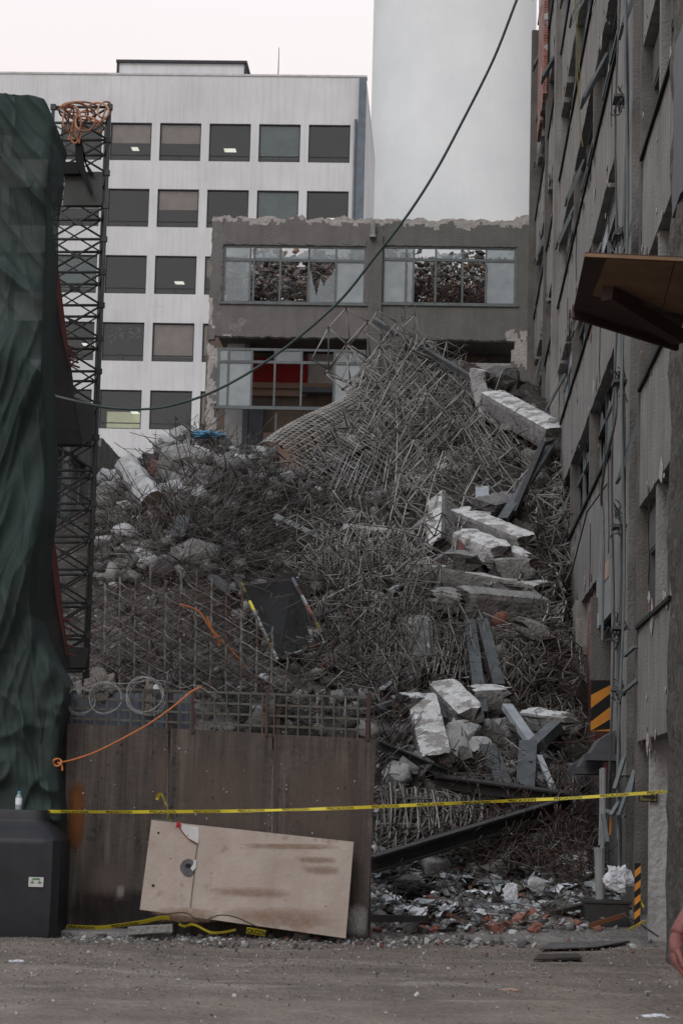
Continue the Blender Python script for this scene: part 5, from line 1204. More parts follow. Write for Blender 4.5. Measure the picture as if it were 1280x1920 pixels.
hb('second dark flat bar beside the slanting one under the white-topped beam', (1018, 830), (962, 962), 48.2, 46.4, .12, .1, kind='B', m='beam_black')
hb('grey zinc channel pointing down right at the edge of the left heap', (515, 968), (605, 1011), 43.5, 43.8, .16, .1, kind='C', m='zinc')
hb('short grey steel plank poking out of the left heap above the hollow', (398, 1082), (438, 1112), 39, 38.6, .25, .1, kind='B')
hb('long white splintered board lying across the middle of the heap', (645, 988), (778, 1004), 46, 45.6, .16, .12, kind='B', m='white_chip', bend=.05)
hb('dark pole under the white splintered board', (700, 1002), (810, 1012), 45.5, 45, .12, .1, kind='B', m='beam_black')
hb('dark red upright steel post in the middle cluster', (862, 1006), (867, 1062), 43.7, 43.7, .12, .09, kind='B', m='oxide')
hb('left of the two steel uprights holding up the level beam', (880, 1168), (903, 1342), 41, 36.4, .2, .16, kind='C')
hb('right of the two steel uprights holding up the level beam', (903, 1166), (935, 1290), 41.2, 37.6, .2, .16, kind='C')
hb('broad dark blue steel plate standing right of the short slanted channel', (990, 1392), (984, 1482), 35.2, 34.2, .28, .08, kind='C')
hb('short slanted steel channel above the long girders', (912, 1402), (948, 1482), 35.4, 34, .26, .14, kind='C')
hb('pale channel bar crossing behind the dark blue plate', (950, 1325), (1003, 1402), 36.6, 35.2, .17, .1, kind='C', m='zinc')
hb('stubby grey channel pointing up right across the pale bar', (983, 1418), (1042, 1362), 35, 35.6, .24, .16, kind='C')
hb('thin pale bar hanging down beside the damaged wing', (1010, 1418), (1045, 1500), 34.8, 33.6, .09, .05, kind='B', m='zinc')
hb('longest black girder rising to the right above the flat', (696, 1622), (1068, 1508), 30.6, 33, .16, .22, m='beam_black', t=.03)
hb('long level dark girder just above the yellow tape', (815, 1464), (1068, 1498), 33.4, 33, .18, .18, roll=.2, m='beam_black', t=.03)
hb('long thin girder pointing down right above the low lattice', (706, 1396), (858, 1460), 34, 33.8, .16, .14, roll=.25)
hb('yellow and white striped thin board on the slope above the bar grid', (768, 1252), (716, 1292), 38.4, 37, .1, .03, kind='B', m='zinc')
hb('thin dark bar lying on the left slope of the upper tangle', (520, 890), (580, 960), 48, 46.5, .1, .08, kind='B', m='beam_black')
hb('second thin dark bar low on the left slope of the upper tangle', (560, 960), (640, 985), 47, 46.8, .08, .08, kind='B', m='beam_black')
hb('thin pale rail leaning in the lower right hollow', (1002, 1400), (1040, 1490), 35.5, 33.8, .06, .06, kind='B', m='steel_frame')
hb('white bent strip near the left end of the long red-ended beam', (735, 1108), (795, 1062), 43, 43.6, .14, .05, kind='B', m='zinc')
hb('upright grey sheet metal piece in the middle cluster', (903, 912), (906, 968), 46.9, 46.6, .28, .03, kind='C', m='zinc')
hb('blue-grey strip slanting left of the dark red post', (812, 1050), (848, 1030), 43.9, 43.9, .14, .03, kind='B', m='zinc')
hb('dark red square plate on the left end of the long beam', (786, 1078), (800, 1080), 43.9, 43.9, .12, .46, kind='B', m='oxide')
hb('short standing grey board in the tangled wire of the left heap', (345, 968), (333, 1008), 40, 39.8, .24, .05, kind='B')
hb('thin dark bar lying on the flat next to the hoarding foot', (694, 1722), (800, 1724), 27.9, 27.9, .08, .08, kind='B', m='beam_black')
hb('rust brown plank lying on the flat before the black box', (1035, 1712), (1095, 1697), 28, 28.4, .1, .05, kind='B', m='rebar')
mb = MB(); mb.tube(catmull([P(590, 1352, 33.8), P(680, 1338, 34.5), P(760, 1312, 36), P(800, 1304, 36.4), P(818, 1318, 36), P(832, 1352, 35.4)], 8), .075, 6); tag(mb.build('bent_rail', M['beam_steel'], None), 'bent steel rail arching over the steep white beam', 'rail')
# dark fallen panel in the hollow, edges taped
def panel():
    c = [P(x, y, min(D(x, y)-.7, k)) for x, y, k in ((452, 1098, 40), (548, 1088, 41.5), (612, 1208, 38.6), (520, 1242, 37.2))]
    mb = MB(); mb.plate(c, .12, (0, -1, .2)); o = tag(mb.build('fallen_panel', M['black'], None), 'black fallen panel with striped edges lying in the dark hollow', 'panel'); under(o, o)
    for nm, a, b_, cols_ in (('edge_strip', c[0], c[3], ['dull_yellow', 'black', 'yellow', 'pvc', 'pvc', 'rebar_grey', 'dull_yellow', 'pvc']), ('edge_strip', c[1], c[2], ['blue_grey', 'rebar_rust', 'zinc', 'brick_raw', 'rebar_rust', 'dull_yellow', 'black']), ('edge_strip', c[3], c[2], ['rebar', 'rebar', 'zinc', 'rebar', 'brick_raw', 'zinc'])):
        mb = MB(); ms = []; 
        for i, k in enumerate(cols_):
            ms.append(M[k]); mb.bar(a.lerp(b_, i/len(cols_))+Vector((0, -.08, .03)), a.lerp(b_, (i+1)/len(cols_))+Vector((0, -.08, .03)), .042, .04, m=i)
        mb.build(nm, ms, o)
panel()
# blue pieces and cloth
def cloth(label, a, da, w_, h_, m, seed, name='plastic_bag', cat='bag', n=14, amp=.35, puff=.5):
    p = P(*a, min(da, D(*a)-.45) if onheap(a) else da); me = bmesh.new(); bmesh.ops.create_icosphere(me, subdivisions=4, radius=1)
    for v in me.verts:
        q_ = v.co.copy(); k = 1+amp*mn.fractal(q_*1.6+Vector((seed, 0, 0)), .7, 2.2, 5); f = abs(mn.noise(q_*3.2+Vector((0, seed, 0)))); k -= f*amp*.9
        v.co = Vector((q_.x*w_/2*k, q_.y*w_*.5*puff*k, q_.z*h_/2*k))
    M_ = bpy.data.meshes.new(name); me.to_mesh(M_); me.free(); M_.materials.append(M[m]); o = bpy.data.objects.new(name, M_); COL.objects.link(o); o.location = p; return tag(o, label, cat)
cloth('bright blue cloth lying on the very top of the left heap', (388, 815), 46.6, .75, .16, 'blue', 1, 'blue_cloth', 'cloth')
cloth('flat blue plastic strip caught in the upper lattice', (848, 796), 53.6, .45, .15, 'blue', 5, 'blue_strip', 'plastic strip', amp=.2)
cloth('crumpled white plastic bag on the corner beside the black box', (1160, 1648), 27.6, .34, .34, 'bag', 2, amp=.42)
cloth('torn pale plastic sheet pointing up on the flat right of centre', (956, 1676), 28.6, .2, .26, 'bag', 3, 'plastic_sheet', 'plastic sheet')
cloth('dirty grey rag caught on the razor wire at the left end of the grid', (186, 1284), 26.4, .32, .34, 'rag', 4, 'rag', 'rag', amp=.5)
cloth('brown rag hanging inside the large razor wire coil', (278, 1312), 26.3, .14, .42, 'rag', 6, 'rag', 'rag', amp=.5)
cloth('small white lump snagged at the top right of the large wire coil', (293, 1290), 26.3, .07, .09, 'bag', 7, 'rag', 'rag')
cloth('dark crumpled sheet lying on the flat below the black girder', (770, 1668), 29, .55, .22, 'black', 8, 'dark_sheet', 'sheet')
for i, (pp, m, lab) in enumerate((([(336,1133),(372,1146),(396,1180),(430,1215),(460,1250)], 'orange', 'thin orange cord hanging down behind the bar screen'), ([(388,1155),(400,1190),(412,1212),(406,1195)], 'orange', 'short orange cord looped beside the longer one behind the bar screen'))):
    mb = MB(); mb.tube(catmull([P(x, y, 31.1) for x, y in pp], 6), .014, 5); tag(mb.build('cord', M[m], None), lab, 'cord')
# ---------------------------------------------------------------- plywood hoarding with a bar grid on top
M['ply'] = mat('ply', (.074, .062, .054, 1), (.036, .031, .029, 1), 1.3, rough=.8, bump=.25, bscale=18, streak=.9, streakc=(.125, .105, .09, 1), spot=(.026, .023, .022, 1), spotscale=2.2, spotamt=.43, grain=.22)
M['ply_brown'] = mat('ply_brown', (.105, .084, .073, 1), (.052, .044, .040, 1), 2.4, rough=.8, bump=.25, bscale=18, streak=.95, streakc=(.042, .033, .03, 1), grain=.28)
M['ply_light'] = mat('ply_light', (.38, .325, .285, 1), (.29, .24, .208, 1), 1.6, rough=.75, bump=.2, bscale=20, spot=(.25, .185, .145, 1), spotscale=2.2, spotamt=.42, streak=.35, streakc=(.24, .19, .16, 1))
M['stain'] = mat('stain', (.13, .052, .025, 1), (.10, .045, .025, 1), 3, bump=.1)
M['grid_green'] = mat('grid_green', (.095, .105, .095, 1), (.075, .062, .052, 1), 2.2, rough=.7, bump=.1, spot=(.10, .05, .035, 1), spotscale=2.2, spotamt=.42)
M['canopy_ply'] = mat('canopy_ply', (.22, .135, .08, 1), (.16, .10, .06, 1), 1.2, bump=.15, streak=.3, streakc=(.07, .045, .03, 1))
M['canopy_dark'] = mat('canopy_dark', (.055, .035, .030, 1), (.04, .027, .024, 1), 2, bump=.2)
FD = 26.2
hf = thing('hoarding', 'dark weathered plywood hoarding in front of the collapse with a bar grid along its top', 'hoarding', P(410, 1755, FD))
def onD(px, py, d=FD): return P(px, py, d)
sheets = [((112, 1356), (316, 1366), (306, 1762), (100, 1762), 'ply'), ((320, 1366), (510, 1376), (506, 1762), (309, 1762), 'ply'), ((513, 1377), (705, 1386), (689, 1758), (509, 1762), 'ply_brown')]
for i, (a, b, c, d, m) in enumerate(sheets):
    mb = MB(); dd = FD+.004*i; pts_ = [P(*a, dd), P(*b, dd), P(*c, dd), P(*d, dd)]; mb.plate([pts_[0], pts_[3], pts_[2], pts_[1]], .02, (0, -1, 0)); mb.build('plywood_sheet', M[m], hf)
def patch(poly, m, name, parent, d, th=.004):
    mb = MB(); mb.plate([P(x, y, d) for x, y in poly], th, (0, -1, 0)); return mb.build(name, M[m], parent)
def blob(px0, px1, py0, py1, m, name, parent, d, seed=0, n=22):
    g = random.Random(seed); poly = []
    for k in range(n):
        a = 2*math.pi*k/n; r = g.uniform(.72, 1.08); poly.append(((px0+px1)/2+math.cos(a)*(px1-px0)/2*r, (py0+py1)/2+math.sin(a)*(py1-py0)/2*r))
    return patch(poly, m, name, parent, d)
# rust run, faded strip and splashes on the sheets: soft-edged stain material on thin patches
def stainmat(name, col, amt=.8):
    m = bpy.data.materials.new(name); m.use_nodes = True; t = m.node_tree; N = t.nodes; L = t.links; b = N['Principled BSDF']; b.inputs['Base Color'].default_value = col; b.inputs['Roughness'].default_value = .9
    c = N.new('ShaderNodeTexCoord'); sp = N.new('ShaderNodeSeparateXYZ'); L.new(c.outputs['Generated'], sp.inputs[0])
    def hump(o):
        a = N.new('ShaderNodeMath'); a.operation = 'SUBTRACT'; a.inputs[0].default_value = 1; L.new(o, a.inputs[1]); q_ = N.new('ShaderNodeMath'); q_.operation = 'MULTIPLY'; L.new(o, q_.inputs[0]); L.new(a.outputs[0], q_.inputs[1])
        s = N.new('ShaderNodeMath'); s.operation = 'MULTIPLY'; s.inputs[1].default_value = 4; L.new(q_.outputs[0], s.inputs[0]); return s.outputs[0]
    x, z = hump(sp.outputs[0]), hump(sp.outputs[2]); n = N.new('ShaderNodeTexNoise'); n.inputs['Scale'].default_value = 5; n.inputs['Detail'].default_value = 8; mp = N.new('ShaderNodeMapping'); mp.inputs['Scale'].default_value = (3, 1, 1)
    L.new(c.outputs['Generated'], mp.inputs[0]); L.new(mp.outputs[0], n.inputs['Vector'])
    a = N.new('ShaderNodeMath'); a.operation = 'MULTIPLY'; L.new(x, a.inputs[0]); L.new(z, a.inputs[1]); q_ = N.new('ShaderNodeMath'); q_.operation = 'MULTIPLY'; L.new(a.outputs[0], q_.inputs[0]); L.new(n.outputs['Fac'], q_.inputs[1])
    r = N.new('ShaderNodeMapRange'); r.inputs['From Min'].default_value = .12; r.inputs['From Max'].default_value = .55; r.inputs['To Max'].default_value = amt; L.new(q_.outputs[0], r.inputs['Value']); L.new(r.outputs[0], b.inputs['Alpha'])
    return m
M['s_rust'] = stainmat('s_rust', (.19, .07, .02, 1), .95); M['s_pale'] = stainmat('s_pale', (.13, .10, .085, 1), .6); M['s_dark'] = stainmat('s_dark', (.02, .018, .018, 1), .8); M['s_white'] = stainmat('s_white', (.34, .33, .31, 1), 1)
M['s_brown'] = stainmat('s_brown', (.27, .175, .12, 1), .38)
def stain(x0, x1, y0, y1, m, parent=hf, d=FD-.006, name='stain'):
    return patch([(x0, y0), (x0, y1), (x1, y1), (x1, y0)], m, name, parent, d, .002)
for a in ((126,160,1450,1612,'s_rust'), (284,320,1380,1520,'s_pale'), (320,510,1385,1600,'s_pale'), (520,700,1400,1640,'s_pale'), (645,692,1690,1762,'s_white'), (150,250,1600,1740,'s_pale'), (215,235,1655,1690,'s_white'), (110,330,1660,1760,'s_dark')):
    stain(*a[:4], a[4])
g = random.Random(2); mb = MB()
for k in range(110):
    x, y = g.uniform(125, 690), g.uniform(1375, 1600); p = P(x, y, FD-.008); s = g.uniform(.003, .009); mb.box(p.x-s, p.x+s, p.y-.002, p.y+.002, p.z-s, p.z+s, g.choice([0, 0, 1]))
for s0, s1 in (((318, 1372), (308, 1755)), ((511.5, 1380), (507.5, 1755))):
    for k in range(14): t = k/13; p = P(s0[0]+(s1[0]-s0[0])*t-4, s0[1]+(s1[1]-s0[1])*t, FD-.008); mb.box(p.x-.006, p.x+.006, p.y-.002, p.y+.003, p.z-.006, p.z+.006)
tag(mb.build('nail_marks', [M['ink'], M['white_chip']], hf), kind='stuff')
mb = MB()
for x, y1 in ((122, 1300), ): mb.bar(P(x+3, y1, FD-.03), P(x-5, 1570, FD-.03), .035, .03)
mb.build('corner_bar', M['black'], hf)
for x in (320, 520, 690): mb = MB(); mb.bar(P(x, 1300, FD+.08), P(x, 1760, FD+.08), .07, .06); mb.build('back_post', M['canopy_dark'], hf)
# grid
gt = lambda x: 1289+(x-130)*(1308-1289)/560; gbm = lambda x: 1362+(x-130)*(1386-1362)/575
mb = MB(); nb = 25
for i in range(nb+1):
    x = 133+(692-133)*i/nb; mb.bar(P(x+1.5, gt(x)-1, FD+.02), P(x, gbm(x)+4, FD+.02), .026, .014, m=0)
for r in (0, .27, .53, .79): 
    for i in range(14): xa, xb = 130+562*i/14, 130+562*(i+1)/14; mb.bar(P(xa, gt(xa)+(gbm(xa)-gt(xa))*r, FD+.035), P(xb, gt(xb)+(gbm(xb)-gt(xb))*r, FD+.035), .014, .026)
mb.build('bar_grid', M['grid_green'], hf)
for x in (362, 500, 690): mb = MB(); mb.bar(P(x, gt(x)-3, FD+.0), P(x-1, gbm(x)+3, FD+.0), .045, .03); mb.build('grid_post', M['rebar_rust'], hf)
# dark sheets behind the grid's left end
mb = MB(); n = 40
for i in range(n):
    xa, xb = 132+232*i/n, 132+232*(i+1)/n; dz = .02*(i % 2); mb.plate([P(xa, 1298, FD+.2+dz), P(xa, 1366, FD+.2+dz), P(xb, 1368, FD+.2+.02-dz), P(xb, 1303, FD+.2+.02-dz)], .004, (0, -1, 0))
tag(mb.build('corrugated_sheet', M['blue_grey'], None), 'dark blue-grey metal sheet behind the left end of the bar grid', 'metal sheet')
# razor wire coils
def coil(px, py, r, turns, lab, seed):
    g = random.Random(seed); mb = MB(); pts_ = []; c = P(px, py, FD-.1)
    for k in range(turns*22):
        a = 2*math.pi*k/22; rr = r*(1+.10*math.sin(k*.23+seed)+.04*math.sin(k*.91)); pts_.append(c+Vector((math.cos(a)*rr+.008*k/22, -.05+.1*k/(turns*22), math.sin(a)*rr*.98)))
    mb.tube(pts_, .0042, 4)
    for k in range(0, len(pts_), 3): p = pts_[k]; mb.bar(p+Vector((-.015, 0, -.012)), p+Vector((.015, 0, .012)), .007, .002)
    return tag(mb.build('razor_wire', M['wire'], None), lab, 'razor wire', 'razor wire coils on the hoarding')
coil(270, 1305, .21, 4, 'largest round coil of razor wire at the left part of the bar grid', 1); coil(194, 1310, .19, 2, 'smaller razor wire coil left of the large round one', 2); coil(148, 1314, .16, 2, 'loose razor wire coil nearest the green tarpaulin', 3)
mb = MB(); mb.tube(catmull([P(125, 1292, FD-.05), P(150, 1294, FD-.1), P(190, 1280, FD-.1), P(230, 1282, FD-.1), P(300, 1276, FD-.1), P(340, 1290, FD), P(365, 1285, FD-.1), P(395, 1300, FD-.1)], 8), .004, 4); tag(mb.build('wire', M['wire'], None), 'single loose wire strand running along the top of the bar grid', 'wire')
# orange rope from the tarpaulin to the grid
mb = MB(); rp = catmull([P(372, 1290, FD-.12), P(355, 1300, FD-.13), P(325, 1325, FD-.2), P(280, 1357, FD-.35), P(230, 1385, FD-.5), P(180, 1410, FD-.7), P(140, 1424, FD-.85), P(110, 1431, FD-1.0)], 10)
mb.tube(rp, .0115, 6); kc = P(108, 1430, FD-1.0)
mb.tube([kc+Vector((.045*math.cos(t), -.02+.02*math.sin(2*t), .04*math.sin(t))) for t in lin(0, 11, 30)], .012, 6); mb.tube(catmull([kc, kc+Vector((.05, -.02, -.03)), kc+Vector((.06, -.02, -.09))], 5), .011, 6); mb.tube(catmull([P(372, 1290, FD-.12), P(378, 1288, FD-.05), P(384, 1292, FD+.03)], 5), .011, 6)
tag(mb.build('orange_rope', M['orange'], None), 'orange rope tied from the green tarpaulin up to the bar grid', 'rope')

# leaning light board
LD = 25.75
cs = [(284, 1538), (262, 1706), (648, 1760), (663, 1579)]
pw = [P(284, 1538, LD+.25), P(262, 1706, LD-.12), P(648, 1760, LD-.12), P(663, 1579, LD+.22)]
mb = MB(); nrm = (pw[1]-pw[0]).cross(pw[3]-pw[0]).normalized(); nrm = nrm if nrm.y < 0 else -nrm
mb.plate(pw, .019, nrm); lb = tag(mb.build('leaning_board', M['ply_light'], None), 'light plywood board leaning crooked against the dark hoarding', 'plywood board'); under(lb, lb)
def onb(px, py, off=.003):                    # a photo point on the board's face
    r = rays(px, py); r = Vector(r); o = Vector((0, 0, EYE)); k = (pw[0]+nrm*off-o).dot(nrm)/r.dot(nrm); return o+r*k
def bpatch(poly, m, name, off=.003): 
    mb = MB(); mb.plate([onb(x, y, off) for x, y in poly], .0015, nrm); return mb.build(name, M[m], lb)
bpatch([(340, 1546), (372, 1551), (373, 1572), (371, 1583), (366, 1579), (352, 1572), (340, 1556)], 'white_trim', 'white_patch')
M['red_paint'] = mat('red_paint', (.42, .03, .03, 1), None, 6, bump=0)
M['grey_paint'] = mat('grey_paint', (.10, .10, .105, 1), (.06, .06, .062, 1), 12, bump=0)
arc = [onb(x, y, .006) for x, y in ((332, 1544), (338, 1554), (346, 1565), (356, 1575), (366, 1581), (371, 1582))]
mb = MB(); 
for i in range(5): mb.bar(arc[i], arc[i+1], .03, .002, roll=0)
mb.plate([onb(329, 1552, .007), onb(334, 1538, .007), onb(341, 1549, .007)], .002, nrm); mb.build('red_arc', M['red_paint'], lb)
g = random.Random(6); bpatch([(352+13*math.cos(a)*(1+.15*g.random()), 1627+15*math.sin(a)*(1+.15*g.random())) for a in lin(0, 6.1, 20)], 'grey_paint', 'grey_splash', .004)
bpatch([(353+5.5*math.cos(a), 1624+4.5*math.sin(a)) for a in lin(0, 6.1, 12)], 'black', 'hole', .007)
bpatch([(364, 1612), (368, 1614), (367, 1628), (361, 1634), (357, 1628), (362, 1622)], 'white_trim', 'white_drip', .006)
mb = MB(); ck = [onb(x, y, .003) for x, y in ((370, 1585), (366, 1612), (364, 1640), (359, 1680), (357, 1703))]
for i in range(4): mb.bar(ck[i], ck[i+1], .006, .002)
mb.build('crack', M['ink'], lb)
for (x0, x1, y0, y1) in ((545,640,1606,1618), (560,645,1622,1640), (380,560,1664,1680), (400,640,1700,1735), (275,420,1700,1732), (430,655,1582,1592)):
    mb = MB(); mb.plate([onb(x0, y0, .004), onb(x0, y1, .004), onb(x1, y1, .004), onb(x1, y0, .004)], .001, nrm); mb.build('stain', M['s_brown'], lb)
mb = MB()
for x, y, s in ((297, 1562, .011), (287, 1661, .014), (320, 1610, .005), (340, 1680, .004), (352, 1567, .006), (452, 1590, .004), (540, 1640, .005), (610, 1700, .006), (480, 1712, .004), (300, 1640, .004)):
    c = onb(x, y, .004); mb.box(c.x-s, c.x+s, c.y-.002, c.y+.001, c.z-s, c.z+s)
tag(mb.build('knot_marks', M['ink'], lb), kind='stuff')
# strip of dark board stuck out above the light board's left end
mb = MB(); mb.plate([P(284, 1536, LD+.26), P(284, 1541, LD+.26), P(345, 1552, LD+.26), P(345, 1543, LD+.26), P(320, 1537, LD+.26)], .02, (0, -1, 0)); tag(mb.build('dark_offcut', M['grid_green'], None), 'thin dark offcut showing above the left top edge of the light board', 'offcut')

# ---------------------------------------------------------------- caution tapes with their wording
def strip(path, w_, name, lab, words, wd=.36, gap=.165, start=.02, flat=False, th=.85):
    """tape standing on edge along path (world points)"""
    path = [Vector(p) for p in path]; mb = MB(); acc = [0]
    for i in range(1, len(path)): acc.append(acc[-1]+(path[i]-path[i-1]).length)
    def at(s):
        s = max(0, min(s, acc[-1]-1e-4)); i = max(k for k in range(len(acc)) if acc[k] <= s); i = min(i, len(path)-2); t = (s-acc[i])/(acc[i+1]-acc[i]); return path[i].lerp(path[i+1], t), (path[i+1]-path[i]).normalized()
    def fr(s):
        p, d = at(s); tw = .5*math.sin(s*1.7)+.3*math.sin(s*4.1); up = Vector((0, -math.sin(tw), math.cos(tw))) if not flat else Vector((0, -.7, .7)); up = (up-d*up.dot(d)).normalized(); n_ = d.cross(up); n_ = n_ if n_.y < 0 else -n_; return p, d, up, n_
    n = int(acc[-1]/.04)+2; k = 0
    for i in range(n+1):
        p, d, up, n_ = fr(acc[-1]*i/n); mb.v += [p-up*w_/2+n_*.001, p+up*w_/2+n_*.001, p+up*w_/2-n_*.001, p-up*w_/2-n_*.001]
    for i in range(n):
        for j in range(4): mb.f.append([i*4+j, i*4+(j+1) % 4, i*4+4+(j+1) % 4, i*4+4+j]); mb.m.append(0)
    tp = tag(mb.build(name, M['yellow'], None), lab, 'caution tape'); under(tp, tp)
    if words:
        cu = bpy.data.curves.new('t', 'FONT'); cu.body = words; cu.size = 1; cu.resolution_u = 2; cu.offset = .022; ob_ = bpy.data.objects.new('t', cu); COL.objects.link(ob_)
        dg = bpy.context.evaluated_depsgraph_get(); me = ob_.evaluated_get(dg).to_mesh(); vs = [v.co.copy() for v in me.vertices]; fs = [list(p.vertices) for p in me.polygons]; ob_.evaluated_get(dg).to_mesh_clear(); bpy.data.objects.remove(ob_); bpy.data.curves.remove(cu)
        x0, x1 = min(v.x for v in vs), max(v.x for v in vs); y0, y1 = min(v.y for v in vs), max(v.y for v in vs); m2 = MB(); s = start
        while s+wd < acc[-1]:
            c = len(m2.v)
            for v in vs: p, d, up, n_ = fr(s+(v.x-x0)/(x1-x0)*wd); m2.v.append(p+up*((v.y-y0)/(y1-y0)-.5)*w_*th+n_*.003)
            for f in fs: m2.f.append([c+i for i in f]); m2.m.append(0)
            s += wd+gap
        m2.build('lettering', M['ink'], tp)
    return tp
TP = [((90, 1522), 25.5), ((200, 1523), 25.5), ((300, 1522.5), 25.4), ((420, 1521.5), 25.3), ((520, 1519.5), 25.2), ((610, 1517), 25.1), ((700, 1513.5), 25.0), ((800, 1509), 24.9), ((900, 1504.5), 24.8), ((1000, 1500), 24.7), ((1060, 1497.5), 24.6), ((1160, 1491), 24.5), ((1300, 1481), 24.4)]
strip(catmull([P(*p, d) for p, d in TP], 6), .036, 'caution_tape', 'long yellow caution tape with black lettering stretched across the whole scene', 'PRECAUCION', wd=.30, gap=.205, start=.15)
strip(catmull([P(294, 1500, 25.9), P(300, 1487, 25.9), P(309, 1504, 25.85), P(316, 1524, 25.8), P(320, 1540, 25.9)], 5), .035, 'caution_tape', 'short yellow tape peak standing up above the light board', 'PRECAUCION', wd=.2, gap=.05)
strip(catmull([P(125, 1738, 25.5), P(150, 1739, 25.5), P(190, 1740, 25.45), P(230, 1735, 25.4), P(265, 1730, 25.4), P(300, 1722, 25.4), P(318, 1722, 25.4)], 5), .06, 'caution_tape', 'yellow tape lying slack on the concrete slab at the foot of the hoarding', 'PRECAUCION', wd=.3, gap=.2, flat=True)
strip(catmull([P(335, 1733, 25.2), P(345, 1738, 25.2), P(362, 1734, 25.2), P(385, 1745, 25.1), P(400, 1750, 25.0), P(425, 1748, 25.0), P(442, 1744, 25.0)], 5), .035, 'caution_tape', 'crumpled yellow tape under the lower edge of the light board', None, flat=True)
strip([P(462, 1745, 24.95), P(480, 1748, 24.95), P(498, 1751, 24.95)], .10, 'caution_tape', 'short wide end of yellow tape reading CAUCION below the light board', 'CAUCION', wd=.2, gap=.05, start=.01, flat=True)
strip(catmull([P(1178, 1744, 26), P(1185, 1740, 26), P(1200, 1732, 26), P(1210, 1728, 26)], 5), .035, 'caution_tape', 'yellow tape scrap on the ground at the foot of the doorway wall', None, flat=True)
strip(catmull([P(1196, 1680, 26.3), P(1200, 1690, 26.3), P(1207, 1702, 26.2)], 5), .035, 'caution_tape', 'small yellow tape end beside the striped corner guard', None)

# ---------------------------------------------------------------- low slab, kerb rubble
mb = MB(); a = P(118, 1742, 25.6); b = P(322, 1745, 25.6); mb.box(a.x, b.x, 25.4, 26.1, -.02, .07); mb.bar(P(240, 1746, 25.3), P(324, 1741, 25.3), .12, .09); o = mb.build('concrete_slab', M['concrete'], None, bevel=.01); tag(o, 'flat grey concrete slab lying at the foot of the hoarding beside the tank', 'concrete slab')
g = random.Random(14); mb = MB()
def gpt(px, py): r = rays(px, py); k = EYE/-r[2]; return Vector((r[0]*k, k, 0))
for k in range(1500):
    px = g.uniform(118, 700); py = g.gauss(1757, 9) if px > 320 else g.gauss(1757, 7)
    if py < 1740 or py > 1800: continue
    p = gpt(px, py); s = g.uniform(.008, .032)*(1.8 if g.random() < .06 else 1); mb.rock(p+Vector((0, 0, s*.3)), s*1.5, s, s*.8, g.choice([0, 0, 0, 1, 2, 2]) if g.random() > .03 else 3)
for k in range(2600):
    px = g.uniform(695, 1255); py = g.uniform(1747, 1765) if g.random() < .6 else 1750+abs(g.gauss(0, 14)); r = rays(px, py); k_ = EYE/-r[2]
    p = Vector((r[0]*k_, k_, 0)); s = .008*(6**(g.random()**2)); mb.rock(p+Vector((0, 0, s*.4)), s*1.5, s, s*.8, g.choice([0, 0, 1, 1, 2, 3] if g.random() < .5 else [0, 1, 2]))
for k in range(4600):
    px = g.uniform(-30, 1310); py = 1752+abs(g.gauss(0, 62))
    if py > 1925: continue
    p = gpt(px, py); s = g.uniform(.003, .010)*(2 if g.random() < .05 else 1); mb.rock(p+Vector((0, 0, s*.4+.012)), s*1.6, s, s*.7, g.choice([0, 1, 0, 2, 0, 0]) if g.random() > (.12 if px > 690 and py < 1790 else .01) else 3)
tag(mb.build('gravel', [M['concrete'], M['white_chip'], M['concrete_dark'], M['brick_raw']], None), 'small stones and chips scattered on the dirt yard and along the foot of the hoarding', kind='stuff')
for (px, py, s, lab) in ((119, 1752, .075, 'pinkish grey stone at the corner of the black tank'), (430, 1756, .09, 'largest grey stone under the light board'), (565, 1764, .08, 'grey stone below the right part of the light board'), (410, 1741, .06, 'whitish stone beside the crumpled tape')):
    mb = MB(); random.seed(int(px)); mb.rock(gpt(px, py)+Vector((0, 0, s*.5)), s*1.3, s, s, 0); tag(mb.build('stone', M['concrete'], None, bevel=.006), lab, 'stone')
random.seed(3)
mb0 = MB(); mb0.rock((0, 0, 0), .085, .05, .04, 0, Matrix.Identity(3)); bk = bpy.data.meshes.new('brick_piece'); bk.from_pydata([tuple(v) for v in mb0.v], [], mb0.f); bk.materials.append(M['brick_raw'])
mb1 = MB(); mb1.box(-.07, .06, -.045, .05, -.03, .035); mb1.v = [v+Vector((g.uniform(-.015, .015), g.uniform(-.015, .015), g.uniform(-.01, .01))) for v in mb1.v]; bk1 = bpy.data.meshes.new('brick_piece'); bk1.from_pydata([tuple(v) for v in mb1.v], [], mb1.f); bk1.materials.append(M['brick_raw'])
for k in range(44):
    px = g.uniform(700, 1180); py = g.gauss(1738, 13); p = H(px, min(py, 1752), .03, 26.5) if py < 1752 else gpt(px, py)+Vector((0, 0, .03))
    o = obj_from('brick_piece', g.choice([bk, bk1])); o.location = p; o.rotation_euler = (g.uniform(-.5, .5), g.uniform(-.5, .5), g.uniform(0, 6)); s = g.uniform(.5, 1.5); o.scale = (s, s, s*g.uniform(.7, 1.2)); tag(o, 'broken orange-red brick piece on the ground at the front of the cleared flat', 'brick piece', 'brick pieces on the cleared flat')
